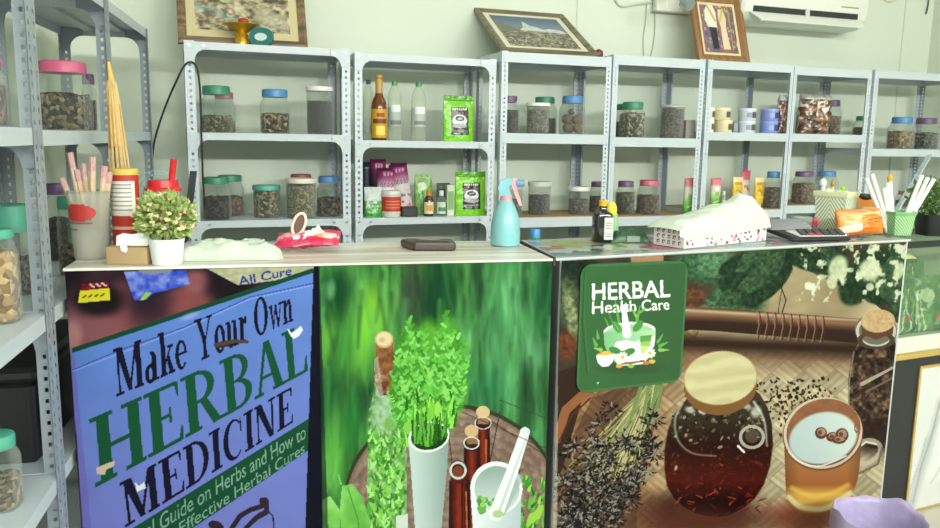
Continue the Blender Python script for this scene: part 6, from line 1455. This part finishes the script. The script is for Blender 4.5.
def paint_orange(A):
    A.C[:] = lerp((226, 110, 24), (240, 140, 44), fbm(A.X*4, A.Y*4, 3)); A.poly([(.5, .5), (.95, .42), (.95, .46), (.5, .54)], (120, 60, 20)); A.poly([(.55, .6), (.85, .56), (.85, .59), (.55, .63)], (120, 60, 20))
    A.line([(.45, .28), (.9, .2)], .06, (240, 214, 170)); A.line([(.5, .12), (.95, .34)], .05, (236, 196, 140)); A.poly([(0, .1), (.42, .16), (.42, .62), (.02, .7)], lambda x, y: lerp((230, 190, 140), (240, 150, 70), fbm(x*14, y*10, 6))); A.poly([(0, .7), (.42, .64), (.42, .9), (.02, .95)], (236, 230, 206))
p, s = onR(861, 238.0); t = thing('bread_packet', 'bright orange packet lying beside the calculator', 'packet', p, FACE+math.radians(14))
o = pillow('packet_body', 52*s, .090, paint_orange, t, d=.066, seal=.22, nu=60, nv=44, crumple=.010, back=(230, 120, 30)); o.rotation_euler = (math.radians(-18), math.radians(-2), 0); o.location = (0, 0, .012)
p, s = onR(897, 234.5); h = at_plane(897, 211, p, FH).z-ZR
b3 = basket(p, FACE+.1, 27*s, 22*s, h, 'light green basket of white rolled sticks at the right end of the counter', stripes((120, 168, 112), (176, 206, 160), 7, 1.0, False, .3), mat((120, 176, 112), .45), .35, 1.0)
for tx, ty, bx in ((866, 178, 889), (872, 174, 892), (884, 188, 893), (887.5, 183, 895)):
    stand(b3, tx, ty, bx, 'white_roll', 'thin white rolled stick leaning left in the light green basket', 'roll', 2.0*s, WT, 'white rolled sticks leaning left')
for tx, ty, bx in ((922, 175, 901), (928, 177.5, 903), (934, 179, 904)):
    stand(b3, tx, ty, bx, 'white_roll', 'thin white rolled stick leaning right in the light green basket', 'roll', 2.1*s, WT, 'white rolled sticks leaning right', back=.01)
stand(b3, 890, 178, 896, 'yellow_marker', 'white marker with yellow cap standing in the light green basket', 'marker', 1.6*s, WT, tipm=mat((214, 160, 50), .4), back=.012)
p = RC(wR-.040, dR-.15, ZR); s = mpp(p); t = basket(p, FACE+.1, .062, .054, .066, 'small pink basket tucked beside the light green basket', stripes((196, 104, 116), (222, 160, 160), 7, 1.0, True, .4), mat((200, 110, 120), .5), .35, .9)
p, s = onR(806, 231); t = thing('clear_tray', 'small clear plastic tray with a pink end left of the cream basket', 'tray', p, FACE)
mb = MB(); mb.rbox((-11*s, 0, 0), (6*s, .05, 14*s), .004); mb.build('tray', glass((222, 226, 214), .3, .6), t); mb = MB(); mb.rbox((6.4*s, 0, .0), (11*s, .04, 13*s), .003); mb.build('pink_end', mat((206, 80, 104), .45), t)
# ---- slotted angle bar leaning in the last rack
pr, s, _ = spot('r7', 2, 888, 150, .05); a = at_plane(892, 218, RR['r7'].A+r7.n*-.07, r7.n); b = at_plane(929, 156, RR['r7'].A+r7.n*-.05, r7.n); fl = a+(a-b)*((a.z-.001)/(b.z-a.z))
t = thing('slotted_bar', 'white slotted steel bar leaning diagonally against the rightmost rack', 'bar', fl, 0); v = b-fl; L_ = v.length; vd = v.normalized(); e1 = vd.cross(Vector((0, 1, 0))).normalized()*.019; e2 = vd.cross(e1).normalized()*.03
if e2.y > 0: e2 = -e2
mb = MB(); n = L_/.021
mb.add([-e1, e1, v+e1, v-e1], [(0, 1, 2, 3)], [((0, 0), (1, 0), (1, n), (0, n))]); mb.add([e1, e1+e2, v+e1+e2, v+e1], [(0, 1, 2, 3)], [((0, 0), (1, 0), (1, n), (0, n))]); mb.build('bar', SLOT, t, smooth=False)
# ---- glass showcase at the right
fx = cC+uR*.035; FP = at_depth(900, 352, 2.83); ws, ds = .80, .34
ox = Vector((cC.x+.03, FP.y, 0)); sc_ = thing('showcase', 'black display cabinet with gold trim, marble panel and glass top section at the right edge', 'display cabinet', ox, rzR)
zl = at_depth(900, 355, 2.83).z; zt = at_depth(905, 243, 2.83).z
mb = MB(); mb.box((0, 0, 0), (ws, ds, zl-.02)); mb.build('base', mat((28, 32, 34), .35), sc_, smooth=False)
mb = MB(); mb.rbox((-.004, -.012, zl-.02), (ws, ds, zl), .003); mb.build('gold_ledge', mat((196, 166, 92), .3, .4), sc_)
mb = MB(); mb.rbox((.0, .004, zl), (ws, ds-.004, zl+.06), .003); mb.build('reflection_base', mat((200, 206, 188), .35), sc_)  # pale base block, its colour standing in for white reflection in the glass
za = zl+.0601
mb = MB(); mb.box((.002, .006, za), (ws-.002, .010, zt-.02)); mb.box((.002, .0101, za), (.006, ds-.006, zt-.02)); mb.build('glass_pane', glass((240, 246, 240), .015, .10), sc_, smooth=False)
mb = MB(); mb.box((0, .002, zt-.02), (ws, .022, zt)); mb.box((0, .0221, zt-.02), (.02, ds, zt)); mb.box((.0201, ds-.02, zt-.02), (ws, ds, zt)); mb.build('top_frame', BLACK, sc_, smooth=False)
mb = MB(); mb.box((.0205, .0225, zt-.008), (ws, ds-.0205, zt-.002)); mb.build('glass_top', glass((240, 246, 240), .02, .15), sc_, smooth=False)
mb = MB(); mb.box((.006, ds-.004, za), (ws, ds, zt-.02)); mb.build('back_panel', mat((120, 140, 110), .5), sc_, smooth=False)
x0 = (at_plane(918, 380, ox, nR)-ox).dot(uR); z0 = at_plane(922, 509, ox, nR).z; z1 = at_plane(921, 366, ox, nR).z
mb = MB()
for b_ in (((x0, -.005, z0), (x0+.010, -.0005, z1)), ((x0+.0101, -.005, z1-.010), (ws-.03, -.0005, z1)), ((x0+.0101, -.005, z0), (ws-.03, -.0005, z0+.008))): mb.box(*b_)
mb.build('gold_frame', mat((196, 166, 92), .3, .4), sc_, smooth=False)
def paint_marble(A):
    A.C[:] = lerp((222, 226, 220), (240, 242, 238), fbm(A.X*3, A.Y*4, 3))
    for k, (x, y) in enumerate(((.32, .0), (.12, .5), (.5, .3), (.75, .1))):
        P = [(x, y)]
        for j in range(8): P.append((P[-1][0]-random.uniform(.0, .05), P[-1][1]+random.uniform(.05, .12)))
        A.line(P, .03, (190, 196, 194), .01, .6, .014); A.line(P, .005, (150, 156, 156), .002, .6)
    A.line([(.22, .25), (.16, .55), (.04, .95)], .05, (176, 182, 180), .09, .6, .03); A.line([(.23, .2), (.17, .5), (.10, .7), (.06, .95)], .012, (128, 134, 134), .006, .7, .006)
sheet('marble_panel', (x0+.01, -.002, z0+.008), (ws-.03, -.002, z0+.008), (x0+.01, -.002, z1-.01), (ws-.03, -.002, z1-.01), 120, 150, paint_marble, sc_, None, printed(.3, .3), gain=.72)
def paint_seed(A):
    A.C[:] = lerp((36, 96, 40), (130, 186, 92), fbm(A.X*6, A.Y*6, random.randint(1, 50), 3))
    for k in range(10): x = random.random(); A.line([(x, 1), (x+random.uniform(-.4, .4), random.uniform(.1, .5))], .05, random.choice([(40, 104, 44), (196, 224, 150), (110, 176, 76), (226, 232, 200)]), .02)
    A.ell(.3, .35, .2, .12, (206, 224, 170)); A.ell(.6, .75, .07, .05, (206, 90, 60))
SS = mpp(ox+Vector((0, 0, .9))) if False else .0036
for k, (xx, yy, zz, ww, hh, ln, rz_, lab) in enumerate(((.02, .035, 0, .17, .23, -7, .05, 'green printed packet at the front left inside the glass showcase'), (.20, .035, 0, .17, .21, -9, -.1, 'green printed packet at the right inside the glass showcase, beside another'), (.04, .15, 0, .17, .27, -8, .1, 'tall green packet at the back left inside the glass showcase'), (.23, .16, 0, .17, .26, -8, -.1, 'green packet at the back right inside the glass showcase'))):
    q = ox+uR*(xx+ww/2)+nR*yy+Vector((0, 0, za+.003)); o = pillow('herb_packet', ww, hh, paint_seed, None, d=.035, nu=40, nv=40, crumple=.02, base=q, back=(110, 170, 80), seed=k, gain=.62, m=printed(.25, .6)); o.rotation_euler = (math.radians(ln), 0, rzR+rz_)
    tag(o, lab, 'packet', 'green packets in the showcase')
q = ox+uR*.15+nR*.12+Vector((0, 0, za+.245)); 
def paint_yel(A): A.C[:] = lerp((226, 214, 120), (240, 236, 190), fbm(A.X*5, A.Y*5, 3)); A.poly([(.2, .3), (.8, .25), (.8, .5), (.2, .55)], (226, 170, 60)); A.ell(.5, .75, .3, .1, (150, 190, 90))
o = pillow('herb_packet', .17, .10, paint_yel, None, d=.014, nu=30, nv=30, crumple=.004, base=q+nR*-.02+Vector((0, 0, .03)), back=(226, 214, 130), m=printed(.3, .5)); o.rotation_euler = (math.radians(-72), 0, rzR-.12); tag(o, 'yellow printed packet lying on top of the green packets in the showcase', 'packet')
# ---- plant on the showcase
p = at_depth(930, 236, 2.95); p = Vector((p.x, p.y, zt+.0004)); q = ox+uR*.10+nR*.275; px_, py_ = project(q)
pp = at_depth(931, 236, depth(q)); pp.z = zt+.0005; s = mpp(pp); t = thing('potted_shrub', 'small leafy green shrub in a black pot on the showcase at the right edge', 'plant', pp, FACE)
hz = at_plane(930, 214, pp, FH).z-pp.z; mb = MB(); mb.lathe([(12*s, 0), (15.5*s, hz), (14.5*s, hz), (14*s, hz-.006)], 28, .6); mb.build('pot', BLACK, t)
mb = foliage_mesh(900, (-.002, 0, hz+16*s), 25*s, 18*s, 20*s, .018, 14); mb.build('foliage', mat((92, 128, 60), .6, vary=.5, scale=30), t, smooth=False)
mb = MB()
for k in range(12): a = k*.55; mb.tube([(.006*math.cos(a), .006*math.sin(a), hz-.008), (16*s*math.cos(a), 12*s*math.sin(a), hz+18*s)], .0016, 5)
mb.build('stems', mat((84, 92, 52), .8), t)
# ---- lilac bag in a bin, bottom right
bp_ = at_depth(880, 516, 2.34); zt_ = bp_.z; bq = Vector((bp_.x, bp_.y, 0)); t = thing('waste_bin', 'gray waste bin in front of the tea poster, lined with lilac bag', 'bin', bq, 0); s = mpp(bp_)
mb = MB(); mb.lathe([(34*s, .0005), (36*s, .01), (41*s, zt_-.012)], 36, cap1=False); mb.build('bin_wall', mat((150, 150, 154), .5), t)
tb = thing('bin_liner', 'lilac plastic bag lining the waste bin at the bottom edge', 'bag', bq+Vector((0, 0, .012)), 0); mb = MB(); vs = []; fs = []; n = 64; zz = zt_-.012
prof = [(.72, .0), (.86, zz*.6), (.95, zz-.01), (1.0, zz+.004), (1.045, zz+.006), (1.07, zz-.006), (1.08, zz-.05), (1.06, zz-.10)]
for k, (r_, z_) in enumerate(prof):
    for i in range(n):
        a = 2*math.pi*i/n; wv = 1+.018*math.sin(a*9+k)+.014*math.sin(a*17+2*k); wz = (.010*math.sin(a*3+.5)+.006*math.sin(a*7)) if 2 <= k <= 5 else 0
        vs.append((41*s*r_*wv*math.cos(a), 41*s*r_*wv*math.sin(a), z_+max(wz, -.004) if k != 0 else .001))
for k in range(len(prof)-1):
    for i in range(n): j = (i+1) % n; fs.append((k*n+i, k*n+j, (k+1)*n+j, (k+1)*n+i))
fs.append(tuple(range(n-1, -1, -1))); mb.add(vs, fs); mb.build('liner', mat((184, 172, 212), .3, vary=.12, scale=25, bump=.5, trans=.15), tb, angle=70)
# ================================================================ ABOVE THE RACKS
def frame_from(BL, BR, TL, name, label, cat, border, mt, fm, paint, nu, nv, depth_=.022, liner=None, lw=.0):
    X = (BR-BL); W = X.length; X.normalize(); Y = (TL-BL); Y = Y-X*Y.dot(X); H = Y.length; Y.normalize(); N = X.cross(Y)
    t = thing(name, label, cat); t.matrix_world = Matrix(((X.x, Y.x, N.x, BL.x), (X.y, Y.y, N.y, BL.y), (X.z, Y.z, N.z, BL.z), (0, 0, 0, 1)))
    b = border; mb = MB()
    for (xa, ya, xb, yb), (ia, ja, ib, jb) in (((0, 0, W, 0), (b, b, W-b, b)), ((W, 0, W, H), (W-b, b, W-b, H-b)), ((W, H, 0, H), (W-b, H-b, b, H-b)), ((0, H, 0, 0), (b, H-b, b, b))):
        mb.add([(xa, ya, 0), (xb, yb, 0), (ib, jb, 0), (ia, ja, 0), (xa, ya, depth_*.8), (xb, yb, depth_*.8), (ib, jb, depth_*.55), (ia, ja, depth_*.55), ((xa*.6+ia*.4), (ya*.6+ja*.4), depth_), ((xb*.6+ib*.4), (yb*.6+jb*.4), depth_)],
               [(3, 2, 1, 0), (0, 1, 5, 4), (4, 5, 9, 8), (8, 9, 6, 7), (7, 6, 2, 3)])
    mb.build('frame', fm, t, smooth=False)
    mb = MB(); mb.box((.002, .002, .001), (W-.002, H-.002, depth_*.3)); mb.build('mount', mt, t, smooth=False)
    z = depth_*.3+.0008
    if liner: mb = MB(); mb.box((b*.98, b*.98, depth_*.3), (W-b*.98, H-b*.98, z)); mb.build('inner_border', mat(liner, .6), t, smooth=False); z += .0008
    sheet('picture', (b+lw, b+lw, z), (W-b-lw, b+lw, z), (b+lw, H-b-lw, z), (W-b-lw, H-b-lw, z), nu, nv, paint, t, None, printed(.35, .4))
    return t
def rt(rk, px, py, t, z): A = RR[rk].A+RR[rk].n*t; q = at_plane(px, py, A, RR[rk].n); return Vector((q.x, q.y, z)) if z is not None else q
def paint_mount(A):
    A.C[:] = ramp(A.Y, [(0, (70, 92, 120)), (.34, (110, 130, 150)), (.4, (120, 120, 110)), (1, (92, 84, 66))])
    n = fbm(A.X*22, A.Y*22, 3, 3); g = A.Y > .42; A.put(np.nonzero(g)[0], ramp(n[g], [(.25, (70, 64, 50)), (.5, (116, 106, 84)), (.75, (176, 168, 146))]), .9)
    A.poly([(0, .12), (.1, .22), (.25, .40), (.3, .5), (0, .55)], (110, 110, 96)); A.poly([(.38, .36), (.43, .16), (.50, .30), (.58, .33), (.66, .40), (.8, .36), (.92, .4), (1, .5), (.3, .47)], lambda x, y: lerp((176, 182, 182), (226, 230, 230), fbm(x*20, y*14, 5)))
    A.poly([(.4, .42), (.55, .5), (.7, .75), (.62, .78), (.45, .55)], (180, 174, 156), .6)
    for k in range(200): x = random.random(); y = random.uniform(.6, 1); A.ell(x, y, .012, .016, random.choice([(206, 202, 186), (84, 78, 58), (150, 142, 118)]), 0, 0, .8)
zt3 = r3.z[0]+.0012
BL = rt('r3', 502, 53.5, .035, zt3); BRp = rt('r3', 598, 54.5, .035, zt3); TL = rt('r3', 476.5, 10.5, .45, None)
mf = frame_from(BL, BRp, TL, 'framed_picture', 'framed mountain landscape leaning back on top of the rack in the middle', 'picture', .034, mat((206, 200, 170), .6), woodgrain((92, 84, 62), (136, 126, 98), 0, 4), paint_mount, 120, 90, .02, (226, 222, 200), .030)
def paint_carv(A):
    n = fbm(A.X*16, A.Y*14, 3, 4); A.C[:] = ramp(n, [(.25, (84, 76, 58)), (.45, (150, 140, 112)), (.6, (190, 178, 146)), (.8, (214, 208, 180))])
    A.line([(0, .55), (.2, .62), (.4, .80)], .09, (120, 160, 160), .06, .7, .04)
    for k in range(26): x = random.random(); y = random.uniform(.4, 1); A.ell(x, y, random.uniform(.03, .09), random.uniform(.02, .07), random.choice([(206, 202, 176), (120, 128, 90), (180, 160, 150), (130, 110, 90)]), random.uniform(0, 90), .3, .6, ring=random.choice([None, .5]))
    A.ell(.75, .7, .13, .2, (190, 184, 160), 0, .2, .6); A.line([(.1, .9), (.5, .75), (.98, .95)], .02, (84, 84, 60), .02, .5, .02)
zt1 = r1.z[0]+.0012
BL = rt('r1', 178, 41, .15, zt1); BRp = rt('r1', 307.5, 48, .15, zt1); TL = BL+Vector((0, .15, .36))
frame_from(BL, BRp, TL, 'framed_picture', 'wide wooden-framed picture on the leftmost back rack, its top beyond the picture edge', 'picture', .036, mat((196, 186, 150), .6), woodgrain((96, 76, 54), (150, 122, 92), 0, 4), paint_carv, 150, 110, .024, (206, 194, 150), .036)
def paint_couple(A):
    A.Y = .28+A.Y*.75
    A.C[:] = ramp(A.X+.2*fbm(A.X*5, A.Y*7, 3), [(0, (150, 120, 110)), (.4, (110, 96, 130)), (.7, (150, 110, 84)), (1, (110, 100, 110))])
    for k in range(240):
        x = random.random(); y = random.random(); A.ell(x, y, .03, .018, random.choice([(190, 150, 90), (206, 180, 120), (110, 60, 90), (90, 90, 130), (214, 206, 180), (150, 80, 70)]), random.uniform(0, 90), 0, .7)
    A.poly([(.22, .60), (.44, .60), (.43, .97), (.26, .97)], (44, 46, 52)); A.poly([(.14, .36), (.24, .28), (.40, .28), (.47, .40), (.45, .63), (.20, .63), (.11, .52)], (226, 222, 206)); A.line([(.24, .30), (.42, .52)], .05, (206, 170, 70)); A.ell(.33, .22, .065, .055, (206, 160, 136)); A.ell(.33, .185, .068, .035, (40, 36, 36))
    A.poly([(.54, .34), (.70, .34), (.76, .5), (.72, .62), (.78, .97), (.56, .97), (.57, .62), (.52, .5)], (222, 204, 176)); A.line([(.68, .34), (.56, .52)], .05, (206, 180, 90)); A.ell(.62, .26, .06, .05, (214, 170, 150)); A.ell(.62, .225, .07, .036, (60, 46, 44))
    A.line([(.84, .1), (.86, .97)], .03, (190, 150, 80))
zt5 = max(r4.z[0], r5.z[0])+.0055
BL = rt('r4', 697, 62, .17, zt5); BRp = Vector((rt('r5', 748, 63, .17, zt5).x, BL.y, zt5)); TL = BL+Vector((0, .125, .37)); 
frame_from(BL, BRp, TL, 'framed_portrait', 'tall wooden-framed portrait of a standing couple above the racks, left of the air conditioner', 'picture', .042, mat((214, 196, 150), .6), woodgrain((132, 94, 54), (160, 118, 72), 1, 3), paint_couple, 80, 150, .03, (222, 206, 160), .016)
# ---- trophy, teal roll, red ball
def onrack(rk, px, t, dz=.0012): A = RR[rk].A+RR[rk].n*t; q = at_plane(px, 50, A, RR[rk].n); q.z = RR[rk].z[0]+dz; return q, mpp(q)
p, s = onrack('r1', 242, .07); t = thing('gold_trophy', 'gold pedestal dish with a red knob on top of the left back rack', 'trophy', p, FACE); zz = lambda y: at_plane(242, y, p, FH).z-p.z
mb = MB(); mb.lathe([(7*s, 0), (7.4*s, zz(42)), (5.5*s, zz(38)), (6.4*s, zz(35)), (5*s, zz(33)), (9*s, zz(30)), (11*s, zz(29)), (14*s, zz(26.5)), (19*s, zz(25)), (18.5*s, zz(24.3)), (12*s, zz(24.5)), (7*s, zz(23)), (4*s, zz(22.5))], 32); mb.build('dish', mat((206, 160, 40), .28, .65), t)
mb = MB(); mb.ball((2*s, 0, zz(21)), 5*s, 14, (1.1, 1, .62)); mb.build('red_knob', mat((170, 52, 40), .4), t)
p, s = onrack('r1', 261, .028); t = thing('tape_roll', 'teal round tape roll with white oval label standing beside the gold dish', 'tape roll', p, FACE); R = 10*s
mb = MB(); vs = []
for k in range(28):
    a = 2*math.pi*k/28; vs.append((11.5*s*math.copysign(abs(math.cos(a))**.7, math.cos(a)), 8.6*s*math.copysign(abs(math.sin(a))**.7, math.sin(a))+8.6*s))
mb.prism(vs, -.0, .03); mb.build('roll', mat((36, 110, 108), .4), t, angle=50)
mb = MB(); mb.prism([(6.2*s*math.cos(a), 3.8*s*math.sin(a)+8.4*s) for a in np.linspace(0, 2*math.pi, 25)[:-1]], -.0012, -.0002); mb.build('label', mat((206, 222, 214), .5), t)
p, s = onrack('r3', 612, .10); p.x = r3.A.x+r3.W-.02; tag((lambda mb: (mb.ball((0, 0, .024), .024, 16), mb.build('red_ball', mat((120, 58, 54), .4), loc=p))[1])(MB()), 'dark red ball on the rack corner right of the mountain picture', 'ball')
# ---- air conditioner
wall = Vector((0, WY, 0)); wn = Vector((0, 1, 0)); pf = Vector((0, WY-.21, 0))
xa = at_plane(742, 18, pf, wn).x; xb = at_plane(868, 26, pf, wn).x; zb = at_plane(800, 24.5, pf, wn).z
t = thing('air_conditioner', 'white wall air conditioner with open louver, upper right', 'air conditioner', (xa, WY-.002, zb), 0); Wd = xb-xa
mb = MB(); P = [(0, .0), (-.13, .0), (-.17, .012), (-.205, .05), (-.215, .10), (-.21, .27), (-.19, .29), (0, .29)]
n = len(P); vs = []
for x, sc in ((0, .93), (.018, 1), (Wd-.018, 1), (Wd, .93)): vs += [(x, y*sc, .145+(z-.145)*sc) for y, z in P]
fs = [tuple(range(n)), tuple(3*n+i for i in range(n-1, -1, -1))]
for k in range(3): fs += [(k*n+i, (k+1)*n+i, (k+1)*n+(i+1) % n, k*n+(i+1) % n) for i in range(n)]
mb.add(vs, fs); mb.build('casing', mat((226, 228, 216), .4), t, angle=30)
mb = MB(); mb.box((.07, -.2155, .052), (Wd-.09, -.208, .082)); mb.build('air_slot', mat((40, 44, 46), .6), t, smooth=False)
mb = MB(); mb.add([(.05, -.216, .048), (Wd-.06, -.216, .048), (Wd-.09, -.275, .000), (.08, -.275, .000), (.05, -.212, .044), (Wd-.06, -.212, .044), (Wd-.09, -.271, -.005), (.08, -.271, -.005)], [(0, 3, 2, 1), (4, 5, 6, 7), (0, 1, 5, 4), (1, 2, 6, 5), (2, 3, 7, 6), (3, 0, 4, 7)]); mb.build('louver', mat((232, 234, 222), .4), t, smooth=False)
mb = MB(); mb.box((Wd*.47, -.224, .040), (Wd*.50, -.2156, .085)); mb.build('clip', mat((206, 208, 198), .4), t, smooth=False)
mb = MB(); mb.box((Wd*.76, -.2175, .112), (Wd*.90, -.2145, .118)); mb.build('badge', mat((140, 144, 140), .4), t, smooth=False)
# ---- wall fittings and wires
def wp(px, py, off=.006): return at_plane(px, py, Vector((0, WY-off, 0)), wn)
a, b = wp(656, 11, .05), wp(686, 0, .05); t = thing('wall_box', 'white box on the wall at the top, left of the couple portrait', 'wall box', (a.x, WY-.001, a.z), 0)
mb = MB(); mb.rbox((0, -.05, 0), (b.x-a.x, 0, .11), .012); mb.build('cover', mat((216, 218, 204), .4), t); mb = MB(); mb.box((-.006, -.03, -.004), (b.x-a.x+.05, -.001, -.0005)); mb.build('ledge', mat((150, 158, 150), .5), t, smooth=False)
mb = MB(); mb.box((.025, -.052, .018), (.032, -.0505, .09)); mb.box((.062, -.052, .018), (.069, -.0505, .09)); mb.build('slot', mat((232, 232, 224), .4), t, smooth=False)
a, b = at_depth(690, 5, 4.25), at_depth(681, -2, 4.3); t = thing('spotlight', 'small silver spotlight head clipped at the top of the couple portrait', 'lamp', a, 0)
d = (b-a).normalized(); mb = MB(); mb.tube([d*-.006, d*.04], .030, 18, .038); mb.build('lamp_head', mat((176, 184, 186), .3, .6), t); mb = MB(); mb.tube([d*.04, d*.10], .014, 10); mb.tube([d*.10, Vector((wp(668, -12).x-a.x, WY-a.y-.002, d.z*.10+.05))], .008, 8); mb.build('arm', mat((120, 126, 126), .4), t)
def wire(pts, r, col, label, off=.008, name='wire'):
    P = [wp(x, y, off) for x, y in pts]; Q = []
    for k in range(len(P)-1):
        for j in range(4):
            f = j/4; p0 = P[max(k-1, 0)]; p1 = P[k]; p2 = P[k+1]; p3 = P[min(k+2, len(P)-1)]
            Q.append(.5*((2*p1)+(p2-p0)*f+(2*p0-5*p1+4*p2-p3)*f*f+(3*p1-p0-3*p2+p3)*f**3))
    Q.append(P[-1]); b0 = Q[-1].copy(); mb = MB(); mb.tube([q-b0 for q in Q], r, 6); o = mb.build(name, mat(col, .5), loc=b0); return tag(o, label, 'cable')
wire([(615, -2), (618, 4), (624, 6.5), (636, 4.5), (652, 2), (657, 1)], .006, (196, 200, 186), 'gray cable sagging along the top of the wall left of the wall box', .010, 'cable')
wire([(647, 2), (646, 20), (643.5, 38), (644, 56)], .0028, (190, 194, 178), 'thin pale wire hanging down the wall, left one of two')
wire([(655, 11), (655, 30), (653.5, 44), (651, 56)], .0028, (190, 194, 178), 'thin pale wire hanging down the wall, right one of two')
wire([(653.5, 0), (654, 10)], .008, (70, 76, 76), 'short dark connector on the wall beside the white wall box', .012, 'connector')
wire([(929, -2), (928, 6), (926, 14)], .005, (90, 92, 84), 'short dark cord hanging at the upper right corner', .008, 'cord')
wire([(884, -2), (890, 2), (898, -1)], .006, (206, 206, 190), 'pale cable loop at the top edge right of the air conditioner', .010, 'cable')
# ---- black cable on the first rack post
P = []
for px, py, of in ((152.5, 155, .02), (158, 128, .01), (168, 100, .0), (176, 82, -.01), (184, 66, -.012), (191, 62, -.012), (197, 68, -.012), (200, 90, -.010), (201, 120, -.010), (202, 150, -.010), (203, 180, -.010), (205, 207, -.010)):
    P.append(at_plane(px, py, RR['r1'].A+RR['r1'].n*of, RR['r1'].n))
lo = P[0].copy(); P = [Vector((lo.x-.02, lo.y, lo.z-.25)), *P]; b0 = P[0].copy(); Q = []
for k in range(len(P)-1):
    for j in range(4):
        f = j/4; p0 = P[max(k-1, 0)]; p1 = P[k]; p2 = P[k+1]; p3 = P[min(k+2, len(P)-1)]; Q.append(.5*((2*p1)+(p2-p0)*f+(2*p0-5*p1+4*p2-p3)*f*f+(3*p1-p0-3*p2+p3)*f**3))
Q.append(P[-1]); mb = MB(); mb.tube([q-b0 for q in Q], .0042, 8); tag(mb.build('black_cable', BLACK, loc=b0), 'black cable looped over the post of the leftmost back rack', 'cable')
